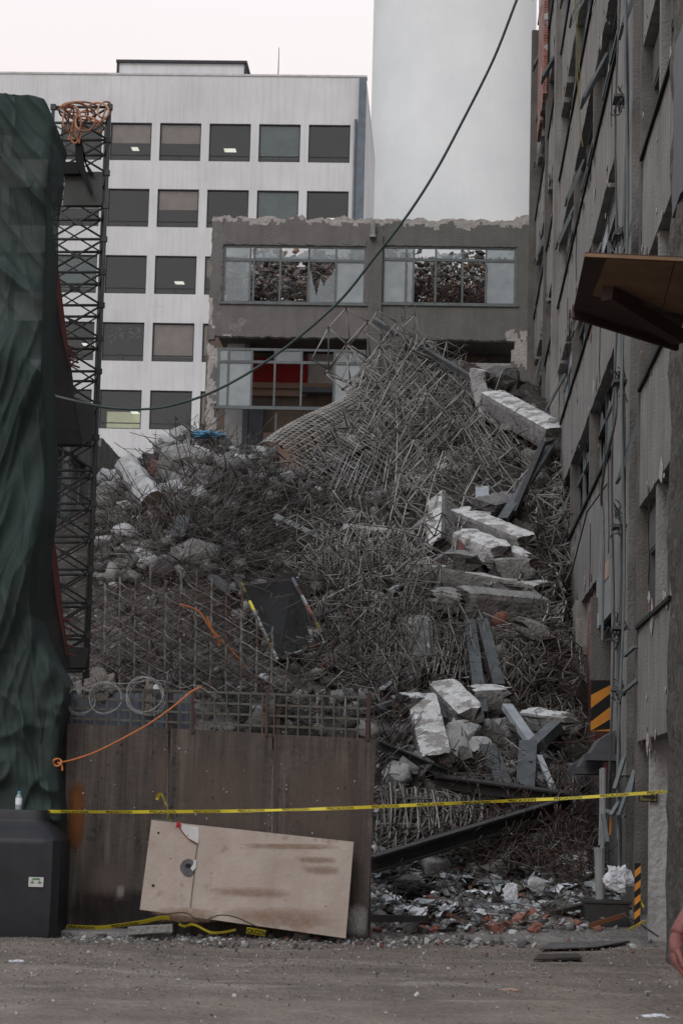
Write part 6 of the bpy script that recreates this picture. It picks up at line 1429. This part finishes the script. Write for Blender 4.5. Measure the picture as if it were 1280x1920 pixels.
for (px, py, w_, lab, m) in ((31, 1804, .17, 'flat white scrap lying on the dirt in front of the black tank', 'bag'), (955, 1858, .17, 'pink and white plastic scrap on the dirt near the bottom of the photo', 'peach_wall'), (802, 1894, .07, 'small white chip on the dirt near the bottom centre', 'bag'), (1222, 1779, .09, 'crushed white cup lying on the dirt near the doorway', 'bag'), (1228, 1907, .2, 'flat white scrap at the bottom right of the dirt yard', 'bag'), (1216, 1860, .07, 'small pale chip on the dirt below the hanging hand', 'white_chip'), (1180, 1839, .1, 'thin pale flake on the dirt left of the hand', 'white_chip'), (123, 1773, .1, 'dark stone chip on the dirt in front of the tank', 'black'), (418, 1776, .12, 'black crumpled bit at the edge of the gravel', 'black')):
    p = gpt(px, py); cloth(lab, (px, py), p.y, w_, w_*.22, m, px*.1, 'scrap', 'scrap', puff=.6)
mb = MB(); 
for (x0, x1, y, w_) in ((1005, 1150, 1785, .02), (985, 1085, 1803, .015), (1100, 1230, 1775, .012)): pass
mb.plate([gpt(1000, 1806)+Vector((0, 0, .035)), gpt(1090, 1804)+Vector((0, 0, .045)), gpt(1085, 1797)+Vector((0, 0, .05)), gpt(1010, 1797)+Vector((0, 0, .04))], .012, (0, 0, 1)); tag(mb.build('wood_scrap', M['rebar'], None), 'flat brown wood scrap on the dirt below the black box', 'wood scrap')
mb = MB(); mb.plate([gpt(1010, 1786)+Vector((0, 0, .035)), gpt(1120, 1783)+Vector((0, 0, .045)), gpt(1180, 1772)+Vector((0, 0, .05)), gpt(1030, 1774)+Vector((0, 0, .04))], .012, (0, 0, 1)); tag(mb.build('wood_scrap', M['concrete_dark'], None), 'grey-brown cracked sheet lying on the dirt just below the black box', 'wood scrap')
mb = MB(); mb.tube(catmull([P(300, 1716, 25.6), P(345, 1712, 25.5), P(365, 1722, 25.4), P(380, 1728, 25.4), P(410, 1717, 25.3), P(440, 1720, 25.3), P(470, 1733, 25.2), P(485, 1740, 25.2)], 6), .007, 5); tag(mb.build('twig', M['rebar'], None), 'thin dark twig lying along the foot of the light board', 'twig')

# ---------------------------------------------------------------- black tank with a bottle
TD = 25.0
def tank():
    root = thing('water_tank', 'squat black plastic water tank at the left edge beside the hoarding', 'water tank', P(30, 1757, TD+.4)); s = 4200/TD
    cx = P(16, 1700, TD).x; hw = P(119, 1700, TD+.5).x-cx; prof = [(1756, .965), (1742, .985), (1700, .995), (1640, 1), (1580, 1.0), (1571, .995), (1568, .97), (1548, .82), (1537, .665), (1533, .65), (1518, .645), (1515, .63)]
    mb = MB(); n = 40; zs = [P(60, y, TD-.0).z for y, _ in prof]; zs = [z-zs[0] for z in zs]
    for z, (y, k) in zip(zs, prof):
        for j in range(n):
            a = 2*math.pi*(j+.5)/n; e = 12 if k > .9 else 7; c, s_ = math.cos(a), math.sin(a); r = (abs(c)**e+abs(s_)**e)**(-1/e); mb.v.append(Vector((cx+c*r*hw*k, TD+hw+s_*r*hw*k-.02, z)))
    for i in range(len(prof)-1):
        for j in range(n): mb.f.append([i*n+j, i*n+(j+1) % n, (i+1)*n+(j+1) % n, (i+1)*n+j]); mb.m.append(0)
    e = (len(prof)-1)*n; mb.f.append([e+j for j in range(n)]); mb.m.append(0); mb.f.append(list(range(n))[::-1]); mb.m.append(0)
    bd = mb.build('body', M['tank'], root, smooth=True)
    mod = bd.modifiers.new('e', 'EDGE_SPLIT'); mod.split_angle = math.radians(35)
    mb = MB(); yb = TD-.034; a = P(54, 1645, yb); b = P(81, 1664, yb); mb.box(a.x, b.x, yb, yb+.01, b.z, a.z); mb.build('sticker', M['white_trim'], root)
    mb = MB(); c = (a+b)/2; w_ = (b.x-a.x)/2; hh = (a.z-b.z)/2
    for sx_ in (-1, 1): mb.plate([Vector((c.x+sx_*w_*.8, yb-.002, c.z-hh*.3)), Vector((c.x+sx_*w_*.5, yb-.002, c.z+hh*.35)), Vector((c.x+sx_*w_*.2, yb-.002, c.z-hh*.3))][::sx_], .002, (0, -1, 0))
    mb.box(c.x-w_*.5, c.x+w_*.5, yb-.004, yb-.001, c.z+hh*.45, c.z+hh*.8); mb.build('sticker_print', M['green_ink'], root)
    return zs[-1], cx
M['green_ink'] = mat('green_ink', (.10, .22, .10, 1), None, 5, bump=0)
ztop, cx_ = tank()
bt = P(26, 1530, TD+.08); zt2 = ztop
bo = thing('water_bottle', 'small clear water bottle with a blue cap standing on the black tank', 'bottle', (bt.x, TD+.42, zt2))
def lathe(prof, c, n=20):
    mb = MB()
    for r, z in prof:
        for j in range(n): a = 2*math.pi*j/n; mb.v.append(Vector((c[0]+r*math.cos(a), c[1]+r*math.sin(a), c[2]+z)))
    for i in range(len(prof)-1):
        for j in range(n): mb.f.append([i*n+j, i*n+(j+1) % n, (i+1)*n+(j+1) % n, (i+1)*n+j]); mb.m.append(0)
    mb.f.append([(len(prof)-1)*n+j for j in range(n)]); mb.m.append(0); return mb
bc = (bt.x, TD+.42, zt2); lathe([(.036, 0), (.038, .02), (.036, .06), (.038, .1), (.036, .14), (.018, .175), (.016, .18)], bc).build('body', M['frost_glass'], bo, smooth=True)
lathe([(.0385, .05), (.0385, .13)], bc).build('label', M['bag'], bo, smooth=True); lathe([(.018, .178), (.018, .205), (.016, .207)], bc).build('cap', M['blue'], bo, smooth=True)

# ---------------------------------------------------------------- lattice tower on the left
def tower():
    TDp = 28.5; root = thing('lattice_tower', 'slender dark steel lattice tower rising behind the green tarpaulin', 'lattice tower', Vector((P(130, 1500, TDp).x, TDp, 0)))
    xl = lambda y: 100-(y-200)*.034; xr = lambda y: 206-(y-200)*.040     # photo positions of the two front legs
    W = .70; off = np.array(root.location); A = []; B = []; R = []
    def rod(p, q_, r): A.append(p); B.append(q_); R.append(r)
    def leg(y, side, back): p = P(xl(y) if side == 0 else xr(y), y, TDp); return p+(Vector((-.12, W, .0)) if back else Vector((0, 0, 0)))
    ys = [200+62*k for k in range(18)]
    legs = []
    for s in (0, 1):
        for bk_ in (0, 1):
            a, b = leg(200, s, bk_), leg(1300, s, bk_); k = a.z/(a.z-b.z); legs.append((a, a.lerp(b, k)))
    A_ = np.array([tuple(l[0]) for l in legs])-off; B_ = np.array([tuple(l[1]) for l in legs])-off
    for i in range(4): obj_from('leg', rodmesh('leg', A_[i:i+1], B_[i:i+1], [.021], [0], [M['tower_steel']]), root)
    for i, y in enumerate(ys):
        c = [leg(y, 0, 0), leg(y, 1, 0), leg(y, 1, 1), leg(y, 0, 1)]
        for k in range(4): rod(c[k], c[(k+1) % 4], .014)
        if i < len(ys)-1:
            d = [leg(y+62, 0, 0), leg(y+62, 1, 0), leg(y+62, 1, 1), leg(y+62, 0, 1)]
            for k in (0, 2): rod(c[k], d[(k+1) % 4], .011 if k == 0 else .008); rod(c[(k+1) % 4], d[k], .011 if k == 0 else .008)
    obj_from('braces', rodmesh('braces', np.array([tuple(p) for p in A])-off, np.array([tuple(p) for p in B])-off, R, np.zeros(len(A), int), [M['tower_steel']]), root)
    mb = MB()
    for i, y in enumerate(ys[:-1]):
        c = P((xl(y+31)+xr(y+31))/2, y+31, TDp-.02); mb.bar(c-Vector((.06, 0, -.02)), c+Vector((.06, 0, -.02)), .03, .05)
        for s in (0, 1): p = leg(y, s, 0); mb.box(p.x-.035, p.x+.035, p.y-.03, p.y+.03, p.z-.035, p.z+.035)
    tag(mb.build('gusset_plate', M['tower_steel'], root), kind='stuff')
    for (poly, nm) in (([(122, 324), (118, 384), (190, 384), (193, 322)], 'cover_plate'), ([(120, 1212), (120, 1252), (160, 1252), (166, 1215)], 'cover_plate'), ([(135, 742), (128, 830), (172, 828), (178, 760)], 'cover_plate')):
        mb = MB(); mb.plate([P(x, y, TDp-.05) for x, y in poly], .012, (0, -1, 0)); mb.build(nm, M['beam_steel'] if nm == 'x' else M['tower_steel'], root)
    return TDp
TDp = tower()
mb = MB(); d = TDp-.15
mb.plate([P(x, y, d) for x, y in ((100, 302), (100, 324), (148, 325), (148, 303))], .18, (0, -1, 0)); mb.plate([P(x, y, d-.02) for x, y in ((141, 258), (141, 300), (158, 340), (170, 364), (173, 358), (158, 310), (153, 260))], .05, (0, -1, 0))
mb.plate([P(x, y, d+.03) for x, y in ((153, 262), (156, 296), (176, 325), (166, 324), (157, 300))], .03, (0, -1, 0)); tag(mb.build('bent_bracket', M['black'], None), 'black bent steel bracket near the top of the lattice tower', 'bracket')
# corner beams and the bundles of red-brown angle bars
def bundle(pts_a, label, barlabel, tail, dk):
    dd = TDp-.5; mb = MB(); mb.plate([P(x, y, dd) for x, y in pts_a], .25, (0, -1, 0)); tag(mb.build('steel_column', M['beam_black'], None), label, 'steel column')
    mb = MB()
    for i in range(5):
        x0, y0 = tail[0]; x1, y1 = tail[1]; yy = y1-i*dk; xx = x1-(y1-yy)*.14-i*1.0
        mb.tube(catmull([P(x0-i*1.2, y0+8*i, dd-.1), P((x0+xx)/2+1-i*1.1, (y0+yy)/2, dd-.1), P(xx, yy, dd-.1), P(xx+8, yy+12, dd-.1), P(xx+20, yy+17, dd-.12)], 6), .014, 5)
    tag(mb.build('bar_bundle', M['oxide'], None), barlabel, 'bar bundle')
bundle([(86, 430), (88, 832), (152, 832), (138, 765), (132, 700), (112, 560), (96, 430)], 'upper black steel column leaning out from behind the tarpaulin', 'upper bundle of red-brown bars hooked at the end beside the tarpaulin', ((96, 425), (129, 672)), 9)
bundle([(86, 960), (70, 1130), (72, 1180), (112, 1258), (128, 1252), (118, 1180), (104, 1080), (93, 960)], 'lower black steel column leaning out from behind the tarpaulin', 'lower bundle of red-brown bars hooked at the end beside the tarpaulin', ((94, 962), (124, 1215)), 17)
mb = MB(); dd = TDp-.45
mb.plate([P(x, y, dd) for x, y in ((90, 735), (92, 800), (130, 832), (152, 828), (124, 770), (140, 776), (128, 760))], .3, (0, -1, 0)); mb.plate([P(x, y, dd-.1) for x, y in ((96, 802), (98, 832), (150, 832), (138, 804))], .2, (0, -1, 0)); tag(mb.build('steel_corbel', M['beam_black'], None), 'black steel corbel jutting from behind the tarpaulin under the green cable', 'corbel')
mb = MB(); 
for k, (cx, cy_, rx, ry, tl) in enumerate(((143, 212, 22, 22, 0), (150, 208, 30, 14, .3), (132, 222, 14, 26, .1), (160, 226, 18, 20, .6), (182, 210, 22, 18, -.2), (140, 230, 12, 30, 0), (170, 232, 26, 12, .4), (125, 208, 14, 12, .2), (148, 200, 34, 10, 0), (196, 205, 12, 16, .5))):
    pts_ = []
    for t in lin(0, 6.6, 26): a = math.cos(t)*rx; b = math.sin(t)*ry; pts_.append(P(cx+a*math.cos(tl)-b*math.sin(tl), cy_+a*math.sin(tl)+b*math.cos(tl), TDp-.25+.3*math.sin(t+k)+.02*k))
    mb.tube(pts_, .013, 6)
for a in (((140, 215), (135, 240), (128, 262)), ((150, 220), (152, 245), (148, 268)), ((144, 210), (141, 244), (146, 262)), ((200, 200), (190, 225), (180, 236)), ((128, 255), (140, 268), (150, 258))): mb.tube(catmull([P(x, y, TDp-.2) for x, y in a], 6), .013, 6)
tag(mb.build('hose_coil', M['tan_hose'], None), 'tan-orange coiled hose tangled on top of the lattice tower', 'hose')

# ---------------------------------------------------------------- green tarpaulin
M['tarp'] = mat('tarp', (.035, .053, .048, 1), (.023, .037, .034, 1), 1.2, rough=.75, bump=.1, bscale=60, spec=.2)
t = M['tarp'].node_tree; N = t.nodes; L = t.links; b = N['Principled BSDF']; c = N.new('ShaderNodeTexCoord'); n = N.new('ShaderNodeTexNoise'); n.inputs['Scale'].default_value = 1.1; n.inputs['Detail'].default_value = 3
L.new(c.outputs['Object'], n.inputs['Vector']); r = N.new('ShaderNodeMapRange'); r.inputs['From Min'].default_value = .42; r.inputs['From Max'].default_value = .62; r.inputs['To Min'].default_value = .99; r.inputs['To Max'].default_value = .945
L.new(n.outputs['Fac'], r.inputs['Value']); L.new(r.outputs[0], b.inputs['Alpha'])
EDGE = [(172, 62), (175, 88), (186, 94), (200, 100), (215, 106), (230, 112), (252, 107), (275, 106), (300, 105), (330, 101), (362, 95), (430, 94), (520, 91), (620, 88), (700, 88), (760, 90), (830, 93), (900, 92), (960, 91), (1000, 85), (1060, 80), (1130, 72), (1155, 70), (1190, 80), (1235, 95), (1262, 112), (1285, 124), (1315, 123), (1345, 118), (1390, 110), (1430, 105), (1470, 112), (1520, 117), (1600, 117), (1700, 117)]
def tarp():
    ys = [e[0] for e in EDGE]; xs_ = [e[1]-(9 if e[0] < 1200 else 3) for e in EDGE]; TD0 = 25.6; rows_ = []; ny_ = 420; nu_ = 170; mb = MB(); rl = -5.2
    def fold(s, z):
        # folds: ridged noise; long diagonals near the top, vertical drapes in the middle, bunched near the bottom
        f = 0; q_ = z*.55
        def ridge(x): x = abs(x); return (1-min(1, x*2.6))**2.2
        top_ = max(0, min(1, (z-6.2)/1.6)); lo_ = max(0, min(1, (2.9-z)/.8))
        dg = s*.9+z*.85; f += top_*(.22*ridge(mn.noise(Vector((dg*1.0, (z-s)*.10, 1))))+.06*ridge(mn.noise(Vector((dg*2.6, (z-s)*.15, 4)))))
        d2_ = s*1.0-z*.42; f += (1-top_)*(1-lo_)*(.30*ridge(mn.noise(Vector((d2_*1.5, z*.22, 7))))+.09*ridge(mn.noise(Vector((d2_*3.6+z*.5, z*.3, 9))))+.05*mn.noise(Vector((s*2, z*1.2, 3))))
        f += lo_*(.22*ridge(mn.noise(Vector((s*1.5+.6*z, z*2.3, 11))))+.10*ridge(mn.noise(Vector((s*2.2-z, z*1.7, 14))))); f += .04*ridge(mn.noise(Vector((s*5+z*.8, z*.35, 21)))); return f
    for j in range(ny_+1):
        y = 174+(1762-174)*(j/ny_); xe = np.interp(y, ys, xs_); p = P(xe, y, TD0); row = []
        for i in range(nu_+1):
            s = i/nu_
            if s < .84: x = rl+(p.x-.10-rl)*(s/.84); dep = 0
            else:
                a = (s-.84)/.16*math.pi*.5*1.6; x = p.x-.10+.10*math.sin(min(a, math.pi/2)); dep = .10*(1-math.cos(min(a, math.pi/2)))+max(0, a-math.pi/2)*1.1
            z = p.z
            if j < 14: dep += (1-j/14)**2*.0
            fo = fold(x, z)*(1 if s < .84 else max(.15, 1-(s-.84)*5))
            kn = math.exp(-((x-kc.x)**2+(z-kc.z)**2)/.09); fo *= 1-kn*.5
            row.append(Vector((x+.05*mn.noise(Vector((x*1.2, z*1.5, 5))) if s < .8 else x, TD0+dep-fo+.12, z)))
        rows_.append(row)
    # a top edge that sags a little and folds back
    back = [Vector((v.x, v.y+1.4, v.z-.1+.05*mn.noise(v*2))) for v in rows_[0]]; rows_.insert(0, back); w_ = nu_+1
    for r_ in rows_: mb.v += r_
    for j in range(len(rows_)-1):
        for i in range(nu_): mb.f.append([j*w_+i, (j+1)*w_+i, (j+1)*w_+i+1, j*w_+i+1]); mb.m.append(0)
    # flap line near the top from the pin at the upper right corner
    o = mb.build('green_tarpaulin', M['tarp'], None, smooth=True); return tag(o, 'dark green mesh tarpaulin draped over the scaffold on the left', 'tarpaulin')
tarp()
# bars of the scaffold hidden behind the cloth
mb = MB()
for x in (-4.9, -4.2, -3.75): mb.bar((x, 27.2, 0), (x+.05, 27.2, 8.4), .07, .07)
for z in lin(.8, 8.2, 6): mb.bar((-5.1, 27.2, z), (-3.72, 27.2, z+.02), .05, .05)
tag(mb.build('scaffold_frame', M['tower_steel'], None), 'dark scaffold frame dimly seen through the green tarpaulin', 'scaffold')

# ---------------------------------------------------------------- green cable across the view
CB = [((985, -40), 22), ((968, 0), 22), ((925, 110), 22.2), ((865, 230), 22.5), ((815, 323), 22.7), ((762, 405), 22.9), ((700, 485), 23.2), ((640, 560), 23.5), ((560, 632), 23.8), ((480, 690), 24.1), ((400, 734), 24.4), ((330, 758), 24.8), ((270, 767), 25.2), ((200, 764), 25.9), ((140, 751), 26.9), ((100, 741), 27.9)]
mb = MB(); mb.tube(catmull([P(*p, d) for p, d in CB], 8), .0145, 8); cb_ = mb.build('green_cable', M['cable'], None, smooth=True); tag(cb_, 'thick green cable hanging in a long curve across the view', 'cable'); under(cb_, cb_)
mb = MB(); mb.tube([P(90, 736, 27.9), P(100, 740, 27.9), P(104, 742, 27.9)], .02, 8); mb.build('orange_end', M['orange'], cb_)

# ---------------------------------------------------------------- wooden canopy on the right
def canopy():
    d0, d1 = 21.3, 19.6    # back edge (upper, far) / front edge (lower, near)
    A = P(1096, 478, 19.6); B = P(1310, 488, 19.3); C_ = P(1270, 645, 22.3); D_ = P(1074, 583, 21.6)
    root = thing('wooden_canopy', 'wooden protective canopy jutting out from the right, seen from below', 'canopy', (U0+.2, 21, 0)); root['label'] = 'brown wooden canopy panel jutting out high on the right, seen from below'
    nrm_ = (B-A).cross(D_-A).normalized(); nrm_ = nrm_ if nrm_.z < 0 else -nrm_
    mb = MB(); mb.plate([A, B, C_, D_], .03, nrm_); mb.build('deck', M['canopy_dark'], root)
    bl = lambda s, t: A.lerp(B, s).lerp(D_.lerp(C_, s), t)
    mb = MB(); mb.plate([bl(.20, .02)+nrm_*.012, bl(.79, .02)+nrm_*.012, bl(.78, .60)+nrm_*.012, bl(.14, .62)+nrm_*.012], .01, nrm_); mb.plate([bl(.80, .02)+nrm_*.014, bl(1, .02)+nrm_*.014, bl(1, .6)+nrm_*.014, bl(.785, .62)+nrm_*.014], .01, nrm_); mb.build('plywood_panel', M['canopy_ply'], root)
    mb = MB(); mb.bar(D_+Vector((0, 0, -.0)), C_, .05, .14); mb.build('front_beam', M['canopy_dark'], root)
    mb = MB(); mb.bar(A, B, .03, .03); mb.build('back_edge', M['canopy_ply'], root)
    mb = MB(); mb.bar(bl(.26, .42)+nrm_*.08, P(1272, 632, 21.3)+Vector((0, 0, -.0)), .13, .14); mb.build('brace', M['canopy_dark'], root)
canopy()

# ---------------------------------------------------------------- black box, bits by the doorway
a = P(1097, 1740, 27.4); b = P(1180, 1692, 27.4); mb = MB(); x0, x1, z0, z1 = a.x, b.x, 0, b.z
y0 = 27.4
mb.box(x0, x1, y0, y0+.03, z0, z1); mb.box(x0, x0+.03, y0+.031, y0+.5, z0, z1); mb.box(x1-.03, x1, y0+.031, y0+.5, z0, z1); mb.box(x0, x1, y0+.501, y0+.53, z0, z1); mb.box(x0+.031, x1-.031, y0+.031, y0+.5, z0, .03); mb.box(x0-.02, x1+.02, y0-.02, y0+.0-.001, z1-.03, z1+.01)
tag(mb.build('black_box', M['beam_black'], None, bevel=.008), 'open black metal box on the ground at the edge of the flat, near the doorway', 'box')
mb = MB(); mb.bar(P(1105, 1736, 27.0), P(1172, 1716, 27.2), .03, .05); tag(mb.build('orange_plank', M['stain'], None), 'rusty orange plank lying in front of the open black box', 'plank')
mb = MB(); mb.tube([P(1165, 1716, 26.9), P(1195, 1730, 26.6), P(1233, 1756, 26.0)], .012, 5); tag(mb.build('stick', M['rebar'], None), 'thin dark stick slanting down in front of the doorway wall', 'stick')
mb = MB(); random.seed(8); mb.rock(gpt(1222, 1742)+Vector((0, .3, .1)), .24, .2, .13); tag(mb.build('stone', M['concrete_dark'], None, bevel=.01), 'dark rounded stone at the foot of the doorway wall', 'stone')

# ---------------------------------------------------------------- person at the right edge
def skin_body(chains, name, m, parent, lv=2):
    me = bpy.data.meshes.new(name); vs = []; es = []; rs = []
    for ch in chains:
        prev = None
        for (p, r) in ch:
            if isinstance(p, int): prev = p; continue
            vs.append(p); rs.append(r); i = len(vs)-1
            if prev is not None: es.append((prev, i))
            prev = i
    me.from_pydata(vs, es, []); o = bpy.data.objects.new(name, me); COL.objects.link(o)
    md = o.modifiers.new('skin', 'SKIN'); 
    if not me.skin_vertices: 
        import bmesh as bm_
        b = bm_.new(); b.from_mesh(me); b.verts.layers.skin.verify(); b.to_mesh(me); b.free()
    for i, sv in enumerate(me.skin_vertices[0].data): sv.radius = rs[i] if isinstance(rs[i], tuple) else (rs[i], rs[i]); sv.use_root = (i == 0)
    s = o.modifiers.new('sub', 'SUBSURF'); s.levels = lv; s.render_levels = lv; md.use_smooth_shade = True
    me.materials.append(M[m])
    if parent: o.parent = parent
    return o
M['skin'] = mat('skin', (.20, .075, .062, 1), (.13, .05, .045, 1), 9, rough=.55, bump=.1)
M['olive'] = mat('olive', (.085, .095, .06, 1), (.06, .07, .045, 1), 6, bump=.3); M['trouser'] = mat('trouser', (.05, .05, .055, 1), None, 6, bump=.3); M['hairc'] = mat('hairc', (.10, .06, .03, 1), None, 20, bump=.5)
PD = 9.8
hp = P(1259, 1792, PD); sx0 = hp.x                    # knuckles of the hanging hand
root = thing('person', 'person in an olive jacket at the right edge with one bare hand hanging', 'person', Vector((sx0+.27, PD, 0)))
def BV(x, y, z): return (x, y, z)
# local frame: x right, hand side at x = -.27
bodyc = [[(BV(0, 0, .92), (.16, .12)), (BV(0, 0, 1.1), (.145, .105)), (BV(0, 0, 1.3), (.165, .115)), (BV(0, 0, 1.45), (.10, .08)), (BV(0, -.01, 1.52), (.055, .055)), (BV(0, -.02, 1.60), (.075, .085)), (BV(0, -.03, 1.69), (.08, .095)), (BV(0, -.02, 1.76), (.05, .06))],
    [(2, 0), (BV(-.17, .05, 1.36), (.05, .05)), (BV(-.13, .05, 1.26), (.036, .036)), (BV(-.225, -.02, 1.12), (.030, .032)), (BV(-.262, -.04, 1.06), (.028, .034))],
    [(2, 0), (BV(.19, 0, 1.40), (.062, .062)), (BV(.25, .05, 1.14), (.045, .045)), (BV(.26, -.03, .93), (.03, .03)), (BV(.26, -.05, .84), (.022, .035))],
    [(0, 0), (BV(-.10, -.05, .84), (.095, .1)), (BV(-.11, -.12, .48), (.06, .065)), (BV(-.11, -.08, .09), (.042, .045)), (BV(-.12, -.22, .03), (.04, .028))],
    [(0, 0), (BV(.10, .05, .84), (.095, .1)), (BV(.11, .12, .48), (.06, .065)), (BV(.11, .30, .12), (.042, .045)), (BV(.12, .18, .03), (.04, .028))]]
skin_body(bodyc, 'body', 'skin', root)
skin_body([[(BV(0, 0, .86), (.19, .145)), (BV(0, 0, 1.1), (.17, .13)), (BV(0, 0, 1.3), (.19, .135)), (BV(0, 0, 1.44), (.13, .1))], [(2, 0), (BV(-.17, .05, 1.36), (.07, .07)), (BV(-.12, .05, 1.26), (.045, .045)), (BV(-.16, .02, 1.20), (.036, .036))], [(2, 0), (BV(.19, 0, 1.40), (.08, .08)), (BV(.25, .05, 1.14), (.06, .06)), (BV(.26, -.03, .95), (.043, .043))]], 'jacket', 'olive', root)
skin_body([[(BV(0, 0, .95), (.17, .13)), (BV(0, 0, .88), (.17, .13))], [(1, 0), (BV(-.10, -.05, .80), (.11, .11)), (BV(-.11, -.12, .48), (.08, .08)), (BV(-.11, -.08, .12), (.065, .07))], [(1, 0), (BV(.10, .05, .80), (.11, .11)), (BV(.11, .12, .48), (.08, .08)), (BV(.11, .30, .14), (.065, .07))]], 'trousers', 'trouser', root)
skin_body([[(BV(0, .02, 1.66), (.09, .09)), (BV(0, 0, 1.74), (.095, .105)), (BV(0, -.01, 1.79), (.06, .07))]], 'hair', 'hairc', root)
# the hanging hand: palm and five fingers, slightly curled
hx, hz0 = -.268, 1.045
palm = [[(BV(hx+.015, -.038, hz0+.03), (.028, .032)), (BV(hx, -.05, hz0-.04), (.022, .040)), (BV(hx, -.06, hz0-.09), (.019, .043))]]
for k, (dy, ln) in enumerate(((-.036, .072), (-.012, .082), (.012, .076), (.034, .060))):
    y = -.06+dy; c = .018+.005*k; palm.append([(2, 0), (BV(hx+.002, y, hz0-.105), (.010, .010)), (BV(hx+.008+c, y-.004, hz0-.105-ln*.45), (.0092, .0092)), (BV(hx+.026+c, y-.006, hz0-.105-ln*.78), (.0085, .0085)), (BV(hx+.045+c, y-.006, hz0-.105-ln*.95), (.007, .007))])
palm.append([(1, 0), (BV(hx+.012, -.105, hz0-.055), (.012, .012)), (BV(hx+.02, -.125, hz0-.09), (.010, .010)), (BV(hx+.028, -.13, hz0-.118), (.008, .008))])
skin_body(palm, 'hand', 'skin', root)
mb = MB()
for s in (-1, 1): mb.rock((s*.033, -.115, 1.675), .014, .008, .009, 0, Matrix.Identity(3))
mb.add([(-.014, -.12, 1.635), (.014, -.12, 1.635), (0, -.145, 1.64), (0, -.115, 1.68)], [(0, 2, 1), (0, 3, 2), (1, 2, 3), (0, 1, 3)]); mb.build('face', M['hairc'], root, 'L')
root['label'] = 'person in olive clothing cut off by the right edge, one bare hand hanging'
